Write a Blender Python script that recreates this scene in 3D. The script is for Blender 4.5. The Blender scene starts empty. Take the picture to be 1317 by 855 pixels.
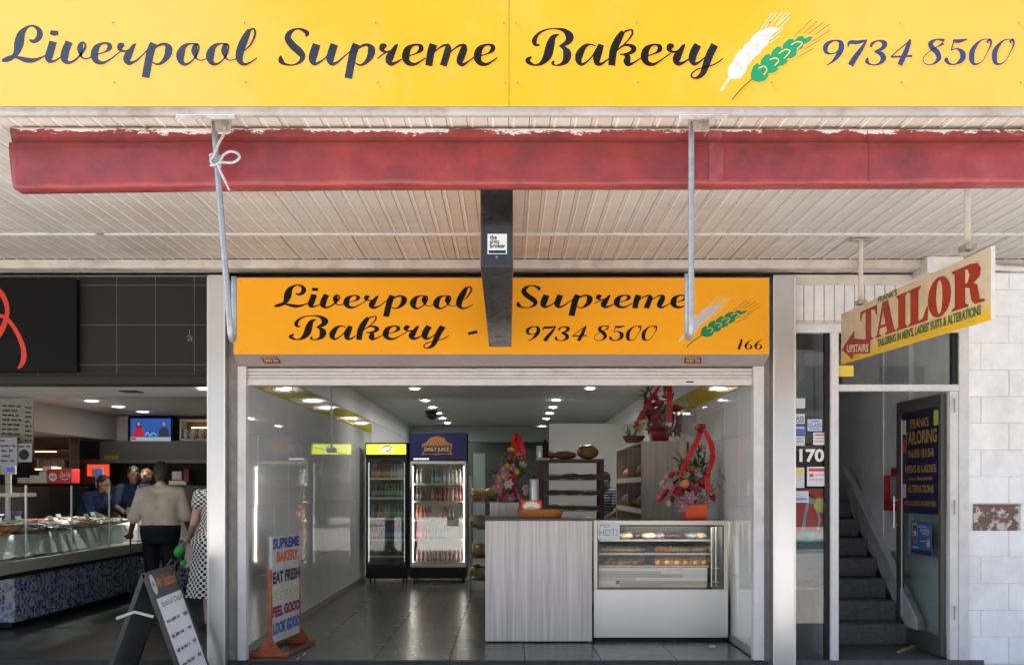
import bpy, bmesh, math, random
from mathutils import Vector, Matrix, Euler
from mathutils.geometry import tessellate_polygon
R = math.radians
random.seed(7)
S = bpy.context.scene
COL = S.collection

# ------------------------------------------------------------------ camera, sky, sun, exposure
F = 1304.0                                   # focal length in photo pixels (photo is 1317 px wide)
CX, CY, EYE, DIST = 654.0, 628.0, 1.35, 8.0   # vanishing point, eye height above the shop floor, distance to the shop front
cd = bpy.data.cameras.new('camera'); cam = bpy.data.objects.new('camera', cd); COL.objects.link(cam)
cam.location = (0, -DIST, EYE); cam.rotation_euler = (R(90), 0, 0)
cd.sensor_width = 36; cd.lens = 36 * F / 1317
cd.shift_x = (658.5 - CX) / 1317; cd.shift_y = (CY - 427.5) / 1317
cd.clip_start = 0.1; cd.clip_end = 900
S.camera = cam
SUN_AZ, SUN_EL = 263.0, 55.0
wd = bpy.data.worlds.new('World'); S.world = wd; wd.use_nodes = True
nt = wd.node_tree; sky = nt.nodes.new('ShaderNodeTexSky'); sky.sky_type = 'NISHITA'; sky.sun_disc = False
sky.sun_elevation = R(SUN_EL); sky.sun_rotation = R(SUN_AZ); sky.air_density = 1.0; sky.dust_density = .9; sky.ozone_density = 1.0
bgn = nt.nodes['Background']; bgn.inputs[1].default_value = 0.12
nt.links.new(sky.outputs[0], bgn.inputs[0])
sl = bpy.data.lights.new('sun', 'SUN'); sl.energy = 4.4; sl.angle = R(0.53); sl.color = (1, .965, .91)
so = bpy.data.objects.new('sun', sl); COL.objects.link(so)
sd = Vector((math.sin(R(SUN_AZ)) * math.cos(R(SUN_EL)), math.cos(R(SUN_AZ)) * math.cos(R(SUN_EL)), math.sin(R(SUN_EL))))
so.rotation_euler = sd.to_track_quat('Z', 'Y').to_euler(); so.location = sd * 40
S.view_settings.view_transform = 'Standard'; S.view_settings.look = 'None'
S.view_settings.exposure = 2.02; S.view_settings.gamma = 1.0; S.view_settings.use_curve_mapping = False
S.render.engine = 'CYCLES'
S.cycles.use_denoising = True
S.cycles.max_bounces = 10; S.cycles.diffuse_bounces = 5; S.cycles.glossy_bounces = 4; S.cycles.transparent_max_bounces = 16
S.cycles.sample_clamp_indirect = 8.0; S.cycles.caustics_reflective = False; S.cycles.caustics_refractive = False
S.cycles.blur_glossy = 0.05

def P(px, py, y):
    d = DIST + y
    return Vector(((px - CX) * d / F, y, EYE + (CY - py) * d / F))
def PXx(px, y): return (px - CX) * (DIST + y) / F
def PZz(py, y): return EYE + (CY - py) * (DIST + y) / F

# ------------------------------------------------------------------ materials
MATS = {}
def _new(name):
    m = bpy.data.materials.new(name); m.use_nodes = True
    return m, m.node_tree, m.node_tree.nodes['Principled BSDF']
def mat(name, col, rough=.5, metal=0, spec=.5, var=.0, vscale=6, bump=0, bscale=40, coat=0, stretch=(1, 1, 1), dirt=None, dirt_amt=.5, dscale=2.0, obj_var=0, emit=0, sub=0, rvar=0):
    """principled material: base colour with noise variation, optional dirt stains, fine relief, per-object tint"""
    if name in MATS: return MATS[name]
    m, t, b = _new(name); N, Lk = t.nodes, t.links
    c = (*col, 1)
    b.inputs['Roughness'].default_value = rough; b.inputs['Metallic'].default_value = metal
    b.inputs['Specular IOR Level'].default_value = spec
    b.inputs['Coat Weight'].default_value = coat; b.inputs['Coat Roughness'].default_value = .06
    b.inputs['Base Color'].default_value = c
    tc = N.new('ShaderNodeTexCoord'); mp = N.new('ShaderNodeMapping'); mp.inputs['Scale'].default_value = stretch
    Lk.new(tc.outputs['Object'], mp.inputs[0])
    geo = None; out = None
    if var or obj_var or dirt:
        rgb = N.new('ShaderNodeRGB'); rgb.outputs[0].default_value = c; out = rgb.outputs[0]
    if var:
        n = N.new('ShaderNodeTexNoise'); n.inputs['Scale'].default_value = vscale; n.inputs['Detail'].default_value = 6; n.inputs['Roughness'].default_value = .65
        Lk.new(mp.outputs[0], n.inputs['Vector'])
        mr = N.new('ShaderNodeMapRange'); mr.inputs[1].default_value = .3; mr.inputs[2].default_value = .7
        mr.inputs[3].default_value = 1 - var; mr.inputs[4].default_value = 1 + var; Lk.new(n.outputs['Fac'], mr.inputs[0])
        mx = N.new('ShaderNodeVectorMath'); mx.operation = 'SCALE'; Lk.new(out, mx.inputs[0]); Lk.new(mr.outputs[0], mx.inputs['Scale']); out = mx.outputs[0]
        if rvar:
            m2 = N.new('ShaderNodeMapRange'); m2.inputs[1].default_value = .3; m2.inputs[2].default_value = .7
            m2.inputs[3].default_value = max(0.02, rough - rvar); m2.inputs[4].default_value = rough + rvar; Lk.new(n.outputs['Fac'], m2.inputs[0]); Lk.new(m2.outputs[0], b.inputs['Roughness'])
    if obj_var:
        oi = N.new('ShaderNodeObjectInfo'); mr = N.new('ShaderNodeMapRange'); mr.inputs[3].default_value = 1 - obj_var; mr.inputs[4].default_value = 1 + obj_var
        Lk.new(oi.outputs['Random'], mr.inputs[0])
        mx = N.new('ShaderNodeVectorMath'); mx.operation = 'SCALE'; Lk.new(out, mx.inputs[0]); Lk.new(mr.outputs[0], mx.inputs['Scale']); out = mx.outputs[0]
    if dirt:
        n = N.new('ShaderNodeTexNoise'); n.inputs['Scale'].default_value = dscale; n.inputs['Detail'].default_value = 8; n.inputs['Roughness'].default_value = .7
        geo = N.new('ShaderNodeNewGeometry'); Lk.new(geo.outputs['Position'], n.inputs['Vector'])
        mr = N.new('ShaderNodeMapRange'); mr.inputs[1].default_value = .48; mr.inputs[2].default_value = .72; mr.inputs[4].default_value = dirt_amt
        Lk.new(n.outputs['Fac'], mr.inputs[0])
        mx = N.new('ShaderNodeMix'); mx.data_type = 'RGBA'; Lk.new(mr.outputs[0], mx.inputs[0]); Lk.new(out, mx.inputs[6]); mx.inputs[7].default_value = (*dirt, 1); out = mx.outputs[2]
    if out is not None: Lk.new(out, b.inputs['Base Color'])
    if bump:
        n = N.new('ShaderNodeTexNoise'); n.inputs['Scale'].default_value = bscale; n.inputs['Detail'].default_value = 4; Lk.new(mp.outputs[0], n.inputs['Vector'])
        bp = N.new('ShaderNodeBump'); bp.inputs['Strength'].default_value = bump; bp.inputs['Distance'].default_value = .01
        Lk.new(n.outputs['Fac'], bp.inputs['Height']); Lk.new(bp.outputs[0], b.inputs['Normal'])
    if emit:
        b.inputs['Emission Color'].default_value = c; b.inputs['Emission Strength'].default_value = emit
    if sub:
        b.inputs['Subsurface Weight'].default_value = sub; b.inputs['Subsurface Radius'].default_value = (.01, .006, .004)
    MATS[name] = m; return m
def glass(name, tint=(.95, .97, .96), rough=.0, ior=1.45, boost=0.0):
    """thin pane: transparent + mirror by Fresnel"""
    if name in MATS: return MATS[name]
    m, t, b = _new(name); N, Lk = t.nodes, t.links; N.remove(b)
    tr = N.new('ShaderNodeBsdfTransparent'); tr.inputs[0].default_value = (*tint, 1)
    gl = N.new('ShaderNodeBsdfGlossy'); gl.inputs['Roughness'].default_value = rough
    fr = N.new('ShaderNodeFresnel'); fr.inputs[0].default_value = ior
    ad = N.new('ShaderNodeMath'); ad.operation = 'ADD'; ad.inputs[1].default_value = boost; ad.use_clamp = True
    ge = N.new('ShaderNodeNewGeometry'); iv = N.new('ShaderNodeMath'); iv.operation = 'SUBTRACT'; iv.inputs[0].default_value = 1; Lk.new(ge.outputs['Backfacing'], iv.inputs[1])
    fm_ = N.new('ShaderNodeMath'); fm_.operation = 'MULTIPLY'; Lk.new(fr.outputs[0], fm_.inputs[0]); Lk.new(iv.outputs[0], fm_.inputs[1]); Lk.new(fm_.outputs[0], ad.inputs[0])
    mx = N.new('ShaderNodeMixShader'); Lk.new(ad.outputs[0], mx.inputs[0]); Lk.new(tr.outputs[0], mx.inputs[1]); Lk.new(gl.outputs[0], mx.inputs[2])
    Lk.new(mx.outputs[0], N['Material Output'].inputs[0]); MATS[name] = m; return m
def emis(name, col, s):
    if name in MATS: return MATS[name]
    m, t, b = _new(name); N = t.nodes; N.remove(b); e = N.new('ShaderNodeEmission'); e.inputs[0].default_value = (*col, 1); e.inputs[1].default_value = s
    t.links.new(e.outputs[0], N['Material Output'].inputs[0]); MATS[name] = m; return m

# ------------------------------------------------------------------ mesh builder
ORG = {}                                      # world origin of every root / part
def _o(parent): return ORG.get(parent.name, Vector((0, 0, 0))) if parent else Vector((0, 0, 0))
class MB:
    def __init__(s): s.v = []; s.f = []; s.mi = []; s.cur = 0
    def add(s, vs, fs):
        b = len(s.v); s.v += [Vector(p) for p in vs]; s.f += [tuple(i + b for i in f) for f in fs]; s.mi += [s.cur] * len(fs); return s
    def box(s, x0, x1, y0, y1, z0, z1):
        return s.add([(x0, y0, z0), (x1, y0, z0), (x1, y1, z0), (x0, y1, z0), (x0, y0, z1), (x1, y0, z1), (x1, y1, z1), (x0, y1, z1)],
                     [(0, 3, 2, 1), (4, 5, 6, 7), (0, 1, 5, 4), (1, 2, 6, 5), (2, 3, 7, 6), (3, 0, 4, 7)])
    def hexa(s, p):                             # 8 points: bottom loop then top loop
        return s.add(p, [(0, 3, 2, 1), (4, 5, 6, 7), (0, 1, 5, 4), (1, 2, 6, 5), (2, 3, 7, 6), (3, 0, 4, 7)])
    def extr(s, prof, a, b, ax='x'):            # profile in the two other axes, from a to b along ax
        n = len(prof)
        def q(t, p): return {'x': (t, p[0], p[1]), 'y': (p[0], t, p[1]), 'z': (p[0], p[1], t)}[ax]
        vs = [q(a, p) for p in prof] + [q(b, p) for p in prof]
        fs = [(i, (i + 1) % n, (i + 1) % n + n, i + n) for i in range(n)]
        s.add(vs, fs)
        tri = tessellate_polygon([[Vector((p[0], p[1], 0)) for p in prof]])
        base = len(s.v) - 2 * n
        for t in tri: s.f.append(tuple(base + i for i in t)); s.f.append(tuple(base + n + i for i in reversed(t))); s.mi += [s.cur] * 2
        return s
    def tube(s, pts, r, seg=8, caps=True, flat=None):
        pts = [Vector(p) for p in pts]; n = len(pts); rr = r if isinstance(r, (list, tuple)) else [r] * n
        vs = []; up = None
        for i, p in enumerate(pts):
            t = (pts[min(i + 1, n - 1)] - pts[max(i - 1, 0)])
            if t.length < 1e-9: t = Vector((0, 0, 1))
            t.normalize()
            if up is None: up = t.orthogonal().normalized()
            up = (up - t * up.dot(t)); up = up.normalized() if up.length > 1e-6 else t.orthogonal().normalized()
            sd_ = t.cross(up)
            for k in range(seg):
                a = 2 * math.pi * k / seg; vs.append(p + (up * math.cos(a) + sd_ * math.sin(a)) * rr[i])
        fs = [(i * seg + k, i * seg + (k + 1) % seg, (i + 1) * seg + (k + 1) % seg, (i + 1) * seg + k) for i in range(n - 1) for k in range(seg)]
        if caps: fs += [tuple(reversed(range(seg))), tuple(range((n - 1) * seg, n * seg))]
        return s.add(vs, fs)
    def ell(s, c, r, seg=12, rings=8, rot=None):
        c = Vector(c); r = r if isinstance(r, (tuple, list)) else (r, r, r); vs = [(0, 0, -r[2])]
        for i in range(1, rings):
            a = math.pi * i / rings - math.pi / 2
            for k in range(seg):
                b = 2 * math.pi * k / seg; vs.append((r[0] * math.cos(a) * math.cos(b), r[1] * math.cos(a) * math.sin(b), r[2] * math.sin(a)))
        vs.append((0, 0, r[2])); fs = []
        for k in range(seg): fs.append((0, 1 + (k + 1) % seg, 1 + k))
        for i in range(rings - 2):
            for k in range(seg): fs.append((1 + i * seg + k, 1 + i * seg + (k + 1) % seg, 1 + (i + 1) * seg + (k + 1) % seg, 1 + (i + 1) * seg + k))
        top = len(vs) - 1; l = 1 + (rings - 2) * seg
        for k in range(seg): fs.append((l + k, l + (k + 1) % seg, top))
        M = rot.to_matrix() if rot else None
        return s.add([(M @ Vector(v) if M else Vector(v)) + c for v in vs], fs)
    def lathe(s, prof, c=(0, 0, 0), seg=16):    # prof [(r,z)]
        c = Vector(c); n = len(prof); vs = []
        for r_, z in prof:
            for k in range(seg):
                a = 2 * math.pi * k / seg; vs.append(c + Vector((r_ * math.cos(a), r_ * math.sin(a), z)))
        fs = [(i * seg + k, i * seg + (k + 1) % seg, (i + 1) * seg + (k + 1) % seg, (i + 1) * seg + k) for i in range(n - 1) for k in range(seg)]
        fs += [tuple(reversed(range(seg))), tuple(range((n - 1) * seg, n * seg))]
        return s.add(vs, fs)
    def cap(s, p0, r0, p1, r1, seg=12):         # tapered capsule
        p0 = Vector(p0); p1 = Vector(p1); d = p1 - p0
        if d.length < 1e-6: return s.ell(p0, r0, seg, 8)
        t = d.normalized(); pts = []; rr = []
        for a in (-80, -50, -22): pts.append(p0 + t * r0 * math.sin(R(a))); rr.append(r0 * math.cos(R(a)))
        pts.append(p0); rr.append(r0); pts.append(p1); rr.append(r1)
        for a in (22, 50, 80): pts.append(p1 + t * r1 * math.sin(R(a))); rr.append(r1 * math.cos(R(a)))
        return s.tube(pts, rr, seg)
    def tf(s, M):
        s.v = [M @ p for p in s.v]; return s
    def mesh(s, name, mats, smooth=False, org=Vector((0, 0, 0)), bevel=0, bseg=2, fix=True):
        me = bpy.data.meshes.new(name); me.from_pydata([tuple(p - org) for p in s.v], [], s.f)
        for m in (mats if isinstance(mats, (list, tuple)) else [mats]): me.materials.append(m)
        if any(s.mi): me.polygons.foreach_set('material_index', s.mi)
        if fix or bevel:
            bm = bmesh.new(); bm.from_mesh(me)
            if fix: bmesh.ops.recalc_face_normals(bm, faces=bm.faces)
            if bevel:
                es = [e for e in bm.edges if len(e.link_faces) == 2 and e.calc_face_angle() > R(30)]
                bmesh.ops.bevel(bm, geom=es, offset=bevel, segments=bseg, affect='EDGES', profile=.5, clamp_overlap=True)
            bm.to_mesh(me); bm.free()
        if smooth: me.polygons.foreach_set('use_smooth', [True] * len(me.polygons))
        me.update(); return me
    def build(s, name, mats, parent=None, **kw):
        org = _o(parent); kw.setdefault('org', org)
        o = bpy.data.objects.new(name, s.mesh(name, mats, **kw)); COL.objects.link(o)
        if parent: o.parent = parent
        ORG[o.name] = Vector(org); return o
_ORD = 'zeroth first second third fourth fifth sixth seventh eighth ninth tenth eleventh twelfth thirteenth fourteenth fifteenth sixteenth seventeenth eighteenth nineteenth'.split()
def ordw(n):
    if n < 20: return _ORD[n]
    t = {2: 'twent', 3: 'thirt', 4: 'fort'}[n // 10]
    return t + 'ieth' if n % 10 == 0 else t + 'y-' + _ORD[n % 10]
def tag(o, label, cat, group=None, kind=None):
    o['label'] = label; o['category'] = cat
    if group: o['group'] = group
    if kind: o['kind'] = kind
    return o
def thing(name, label, cat, loc=(0, 0, 0), group=None):
    o = bpy.data.objects.new(name, None); COL.objects.link(o); o.location = loc; o.empty_display_size = .1
    ORG[o.name] = Vector(loc); return tag(o, label, cat, group)
def struct(o):
    o['kind'] = 'structure'; return o
def child(name, me, parent, loc=(0, 0, 0), rot=None, scale=None):      # shared mesh, world location
    o = bpy.data.objects.new(name, me); COL.objects.link(o); o.parent = parent
    o.location = Vector(loc) - _o(parent)
    if rot: o.rotation_euler = rot
    if scale: o.scale = scale
    ORG[o.name] = _o(parent); return o
def dup(root, loc, label=None, rotz=None, group=None, scale=None):
    r = root.copy(); COL.objects.link(r); r.location = loc
    if label: r['label'] = label
    if group: r['group'] = group
    if rotz is not None: r.rotation_euler.z = rotz
    if scale: r.scale = scale
    for ch in list(root.children):
        c = ch.copy(); COL.objects.link(c); c.parent = r
        for g in ch.children:
            e = g.copy(); COL.objects.link(e); e.parent = c
    return r

# ------------------------------------------------------------------ flat print: strokes, outlines, text on a plane
class Plane:
    """maps (a,b) to origin + a*u + b*v ; lay() keeps successive pieces apart"""
    def __init__(s, o, u, v, step=.0004): s.o = Vector(o); s.u = Vector(u); s.v = Vector(v); s.n = s.u.cross(s.v).normalized(); s.h = .001; s.step = step
    def at(s, a, b): return s.o + s.u * a + s.v * b + s.n * s.h
def crom(pts, sub=7):
    out = []; n = len(pts)
    for i in range(n - 1):
        p0, p1, p2, p3 = pts[max(i - 1, 0)], pts[i], pts[i + 1], pts[min(i + 2, n - 1)]
        for k in range(sub):
            t = k / sub
            out.append(tuple(.5 * (2 * p1[j] + (p2[j] - p0[j]) * t + (2 * p0[j] - 5 * p1[j] + 4 * p2[j] - p3[j]) * t * t + (3 * p1[j] - p0[j] - 3 * p2[j] + p3[j]) * t ** 3) for j in range(len(p1))))
    out.append(tuple(pts[-1])); return out
def stroke(mb, pl, pts, fn=lambda x, y: (x, y), sub=7, straight=False):
    c = pts if straight or len(pts) < 3 else crom(pts, sub)
    L_, R_ = [], []
    for i, p in enumerate(c):
        a = c[max(i - 1, 0)]; b = c[min(i + 1, len(c) - 1)]; dx, dy = b[0] - a[0], b[1] - a[1]; l = math.hypot(dx, dy) or 1
        nx, ny = -dy / l * p[2] / 2, dx / l * p[2] / 2
        L_.append(pl.at(*fn(p[0] + nx, p[1] + ny))); R_.append(pl.at(*fn(p[0] - nx, p[1] - ny)))
    n = len(c); mb.add(L_ + R_, [(i, i + 1, n + i + 1, n + i) for i in range(n - 1)])
    pl.h += pl.step
def outline(mb, pl, loops, fn=lambda x, y: (x, y)):
    vs = [Vector((*fn(*p), 0)) for lp in loops for p in lp]
    tri = tessellate_polygon([[Vector((*fn(*p), 0)) for p in lp] for lp in loops])
    mb.add([pl.at(v.x, v.y) for v in vs], [tuple(t) for t in tri]); pl.h += pl.step
_TXT = {}
def text_geo(s, bold=0.0, shear=0.0):
    k = (s, bold, shear)
    if k in _TXT: return _TXT[k]
    cu = bpy.data.curves.new('t', 'FONT'); cu.body = s; cu.size = 1; cu.offset = bold; cu.shear = shear; cu.resolution_u = 3
    ob = bpy.data.objects.new('t', cu); COL.objects.link(ob)
    me = bpy.data.meshes.new_from_object(ob.evaluated_get(bpy.context.evaluated_depsgraph_get()))
    vs = [(v.co.x, v.co.y) for v in me.vertices]; fs = [tuple(p.vertices) for p in me.polygons]
    bpy.data.objects.remove(ob); bpy.data.curves.remove(cu); bpy.data.meshes.remove(me)
    _TXT[k] = (vs, fs); return _TXT[k]
def text(mb, pl, s, a0, a1, b0, b1, bold=.0, shear=.0, skew=0.0):
    vs, fs = text_geo(s, bold, shear)
    x0 = min(v[0] for v in vs); x1 = max(v[0] for v in vs); y0 = min(v[1] for v in vs); y1 = max(v[1] for v in vs)
    def q(v):
        a = a0 + (v[0] - x0) / (x1 - x0) * (a1 - a0); b = b0 + (v[1] - y0) / (y1 - y0) * (b1 - b0) + (a - a0) * skew
        return pl.at(a, b)
    mb.add([q(v) for v in vs], fs); pl.h += pl.step
def remesh(mb, name, voxel, mats, parent=None, smooth_it=4, noise=0, nscale=6, fac=.5):
    me = mb.mesh(name, mats, org=_o(parent)); ob = bpy.data.objects.new('tmp', me); COL.objects.link(ob)
    m = ob.modifiers.new('r', 'REMESH'); m.mode = 'VOXEL'; m.voxel_size = voxel
    if smooth_it: k = ob.modifiers.new('s', 'SMOOTH'); k.iterations = smooth_it; k.factor = fac
    n = bpy.data.meshes.new_from_object(ob.evaluated_get(bpy.context.evaluated_depsgraph_get()))
    bpy.data.objects.remove(ob); n.name = name
    n.materials.clear()
    for q in (mats if isinstance(mats, (list, tuple)) else [mats]): n.materials.append(q)
    n.polygons.foreach_set('use_smooth', [True] * len(n.polygons))
    o = bpy.data.objects.new(name, n); COL.objects.link(o)
    if parent: o.parent = parent
    ORG[o.name] = _o(parent); return o
# ------------------------------------------------------------------ brush-script lettering, drawn stroke by stroke (x, y, pen width)
def _c(x0, pts, s=7.747, y0=25): return [(x0 + p[0] / s, y0 + p[1] / s, p[2] / s) for p in pts]
def _sh(pts, dx, dy=0): return [(p[0] + dx, p[1] + dy, p[2]) for p in pts]
eG = [(395, 365, 12), (470, 340, 18), (512, 305, 46), (513, 272, 42), (480, 255, 22), (430, 262, 28), (380, 305, 66), (362, 380, 76), (388, 435, 52), (450, 450, 30), (510, 420, 18), (560, 385, 14)]
rG = [[(1140, 262, 26), (1105, 272, 66), (1092, 300, 46), (1125, 325, 24), (1180, 318, 20), (1225, 282, 24), (1252, 248, 16)],
      [(1240, 258, 30), (1205, 320, 56), (1172, 380, 80), (1166, 420, 66), (1192, 445, 42), (1240, 430, 24), (1290, 398, 15)]]
pG = [[(255, 240, 78), (218, 340, 80), (172, 582, 78)],
      [(245, 305, 12), (310, 258, 26), (368, 250, 32), (402, 292, 74), (390, 365, 66), (340, 428, 36), (290, 450, 20), (240, 428, 14)]]
oG = [(695, 250, 18), (620, 245, 18), (556, 275, 50), (520, 350, 84), (526, 420, 58), (572, 450, 28), (630, 420, 18), (680, 360, 18), (702, 300, 16), (696, 262, 26), (668, 268, 48), (660, 315, 66), (664, 360, 38), (682, 395, 16), (720, 410, 12), (770, 398, 12), (805, 372, 10)]
def W_Liverpool():
    o = []
    o.append(_c(0, [(292, 205, 20), (335, 222, 38), (382, 192, 56), (397, 140, 62), (375, 92, 40), (320, 66, 20), (262, 88, 34), (212, 150, 78), (190, 240, 98), (172, 315, 72), (138, 368, 48), (85, 395, 56), (42, 408, 44), (18, 412, 18)]))
    o.append(_c(0, [(115, 372, 18), (190, 386, 34), (250, 404, 52), (312, 412, 48), (372, 400, 32), (430, 374, 18), (455, 358, 14)]))
    o.append(_c(0, [(500, 130, 40), (540, 140, 54), (582, 136, 40)]))
    o.append(_c(0, [(530, 222, 78), (505, 310, 80), (486, 380, 80), (496, 416, 48), (540, 416, 25), (590, 390, 15), (620, 360, 14)]))
    o.append(_c(0, [(690, 224, 74), (655, 310, 80), (642, 388, 80), (668, 430, 40), (720, 425, 25), (780, 380, 22), (830, 320, 26), (852, 270, 24), (838, 236, 20), (812, 246, 44), (798, 290, 62), (802, 340, 40), (815, 380, 18), (850, 395, 15), (890, 385, 15), (920, 360, 14)]))
    o.append(_sh(_c(475, eG), -400.6 / 1 + 0, 0) if 0 else _c(0, [(p[0] + 578, p[1] - 15, p[2]) for p in eG] + [(1200, 320, 13)]))
    for g in rG: o.append(_sh(_c(350, g), -337.1, -.9))
    o.append(_c(165, [(-20, 425, 22), (60, 425, 20), (120, 380, 15), (200, 295, 12)]))
    for g in pG: o.append(_c(165, g))
    o.append(_c(165, oG)); o.append(_c(165, [(p[0] + 297, p[1], p[2]) for p in oG]))
    o.append(_c(165, [(1155, 315, 10), (1215, 260, 18), (1255, 180, 22), (1263, 122, 22), (1245, 96, 18), (1205, 112, 26)]))
    o.append(_c(165, [(1205, 108, 42), (1160, 200, 76), (1120, 300, 82), (1106, 380, 74), (1122, 430, 48), (1162, 450, 28), (1220, 430, 18), (1282, 388, 12)]))
    return o
def W_Supreme():
    o = []
    o.append(_c(350, [(335, 175, 16), (348, 140, 46), (300, 106, 30), (240, 98, 18), (180, 132, 48), (156, 190, 66), (200, 258, 74), (268, 320, 76), (304, 372, 58), (278, 425, 34), (210, 456, 16), (130, 448, 26), (88, 412, 54), (86, 362, 16)]))
    o.append(_c(350, [(445, 250, 78), (418, 330, 86), (403, 400, 78), (422, 445, 40), (470, 430, 25), (520, 395, 16), (565, 345, 12)]))
    o.append(_c(350, [(620, 250, 78), (594, 330, 80), (578, 400, 78), (600, 445, 42), (650, 430, 25), (720, 370, 15), (800, 300, 12)]))
    for g in pG: o.append(_c(350, [(p[0] + 587, p[1] + 8, p[2]) for p in g]))
    o.append(_c(350, [(1050, 395, 12), (1090, 360, 14), (1150, 322, 14)]))
    for g in rG: o.append(_c(350, g))
    o.append(_c(475, eG))
    o.append(_c(475, [(640, 250, 80), (612, 340, 76), (592, 465, 70)]))
    o.append(_c(475, [(640, 335, 12), (720, 272, 20), (780, 262, 36), (785, 300, 68), (768, 360, 70), (736, 465, 70)]))
    o.append(_c(475, [(800, 335, 12), (880, 272, 20), (940, 262, 36), (942, 300, 68), (912, 380, 76), (902, 428, 62), (932, 453, 34), (990, 420, 16), (1050, 375, 12)]))
    o.append(_c(475, [(p[0] + 715, p[1], p[2]) for p in eG]))
    return o
def W_Bakery():
    o = []
    o.append(_c(670, [(378, 152, 12), (322, 182, 54), (292, 260, 86), (266, 360, 86), (215, 430, 50), (150, 458, 18), (92, 440, 36), (66, 408, 46), (105, 376, 20)]))
    o.append(_c(670, [(190, 258, 12), (146, 254, 36), (134, 212, 50), (170, 150, 30), (250, 106, 18), (340, 96, 15), (430, 112, 40), (484, 172, 82), (462, 230, 58), (382, 272, 16)]))
    o.append(_c(670, [(385, 268, 12), (430, 290, 44), (460, 340, 84), (448, 410, 68), (400, 450, 30), (345, 460, 14), (316, 442, 28), (328, 416, 26)]))
    o.append(_c(670, [(742, 268, 14), (690, 252, 18), (632, 275, 46), (584, 350, 76), (574, 410, 62), (602, 450, 34), (650, 430, 20), (710, 370, 14), (748, 300, 12)]))
    o.append(_c(670, [(800, 252, 56), (776, 320, 74), (756, 390, 76), (762, 440, 50), (802, 445, 28), (860, 405, 15), (905, 376, 12)]))
    o.append(_c(670, [(965, 305, 12), (1050, 230, 14), (1104, 160, 20), (1110, 116, 20), (1090, 106, 16), (1030, 126, 24)]))
    o.append(_c(670, [(1018, 122, 44), (965, 210, 74), (920, 320, 76), (904, 462, 68)]))
    o.append(_c(670, [(950, 318, 12), (1020, 265, 20), (1080, 260, 30), (1124, 290, 54), (1100, 330, 38), (1030, 350, 18), (985, 350, 14)]))
    o.append(_c(670, [(1020, 350, 20), (1062, 370, 50), (1056, 420, 70), (1068, 450, 44), (1112, 440, 22), (1170, 405, 14), (1205, 380, 10)]))
    o.append(_c(775, [(p[0] + 55, p[1], p[2]) for p in eG] + [(680, 340, 13)]))
    for g in rG: o.append(_c(775, [(p[0] - 430, p[1], p[2]) for p in g]))
    o.append(_c(775, [(950, 255, 76), (910, 330, 80), (893, 400, 74), (912, 445, 40), (960, 430, 22), (1010, 390, 14), (1060, 340, 12)]))
    o.append(_c(775, [(1118, 255, 76), (1074, 340, 76), (1036, 440, 72), (1002, 530, 58), (960, 574, 38), (915, 588, 18), (886, 570, 18), (892, 540, 16), (940, 502, 14), (1010, 482, 12), (1090, 460, 14), (1150, 430, 14), (1196, 394, 12)]))
    return o
DIG = {
 '9': [[(92, 172, 10), (62, 160, 24), (58, 125, 32), (85, 96, 20), (125, 86, 10), (154, 100, 30), (156, 142, 36), (130, 190, 28), (95, 225, 12), (62, 244, 5)], [(80, 172, 8), (118, 166, 8), (150, 138, 8)]],
 '7': [[(200, 128, 5), (212, 98, 22), (262, 97, 24), (322, 84, 10)], [(318, 86, 8), (285, 140, 26), (242, 200, 35), (216, 244, 38)]],
 '3': [[(345, 128, 16), (355, 105, 18), (395, 87, 10), (432, 104, 34), (418, 136, 24), (368, 156, 8)], [(368, 157, 8), (412, 172, 32), (424, 205, 34), (390, 237, 12), (345, 238, 10), (320, 218, 24), (328, 196, 10)]],
 '4': [[(600, 82, 10), (540, 130, 8), (474, 188, 8)], [(470, 190, 12), (540, 188, 13), (608, 184, 14)], [(596, 80, 16), (570, 150, 32), (528, 242, 32)]],
 '8': [[(812, 86, 22), (762, 80, 10), (726, 102, 30), (732, 130, 34), (764, 160, 36), (776, 200, 30), (740, 235, 10), (695, 236, 6), (676, 206, 6), (700, 170, 6), (760, 130, 6), (806, 104, 20)]],
 '5': [[(866, 88, 18), (905, 90, 24), (956, 78, 8)], [(872, 86, 8), (856, 146, 8)], [(854, 150, 6), (890, 138, 10), (926, 164, 34), (924, 206, 32), (880, 237, 10), (842, 232, 16), (824, 210, 26), (832, 196, 8)]],
 '0': [[(1082, 76, 6), (1034, 92, 12), (990, 150, 32), (986, 212, 32), (1006, 236, 15), (1050, 220, 6), (1085, 160, 6), (1106, 112, 12), (1102, 82, 16), (1086, 88, 14), (1088, 104, 10)]],
 '1': [[(10, 102, 6), (36, 90, 14), (52, 80, 8)], [(48, 82, 16), (30, 150, 32), (4, 242, 34)]],
 '6': [[(108, 84, 5), (62, 118, 14), (26, 178, 34), (34, 226, 20), (66, 238, 10), (94, 210, 30), (88, 174, 14), (60, 164, 8), (34, 186, 6)]]}
def _dg(ch, dx=0): return [_c(1050, [(p[0] + dx, p[1], p[2]) for p in g], 4.933, 35) for g in DIG[ch]]
def W_phone():
    o = []
    for ch in '9734850': o += _dg(ch)
    return o + _dg('0', 145)
def W_166():
    return _dg('1') + _dg('6', 70) + _dg('6', 195)
WG = [(300, 640), (300, 590), (320, 530), (355, 500), (378, 522), (385, 480), (415, 440), (455, 420), (468, 442), (480, 400), (520, 365), (552, 362), (562, 388), (575, 340), (620, 300), (660, 295), (668, 316), (700, 280), (740, 270), (755, 295), (790, 280), (830, 280), (800, 320), (745, 345), (740, 375), (690, 400), (682, 440), (640, 465), (608, 465), (612, 495), (575, 520), (526, 535), (532, 560), (490, 585), (446, 592), (450, 615), (420, 650), (370, 665), (330, 655)]
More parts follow.
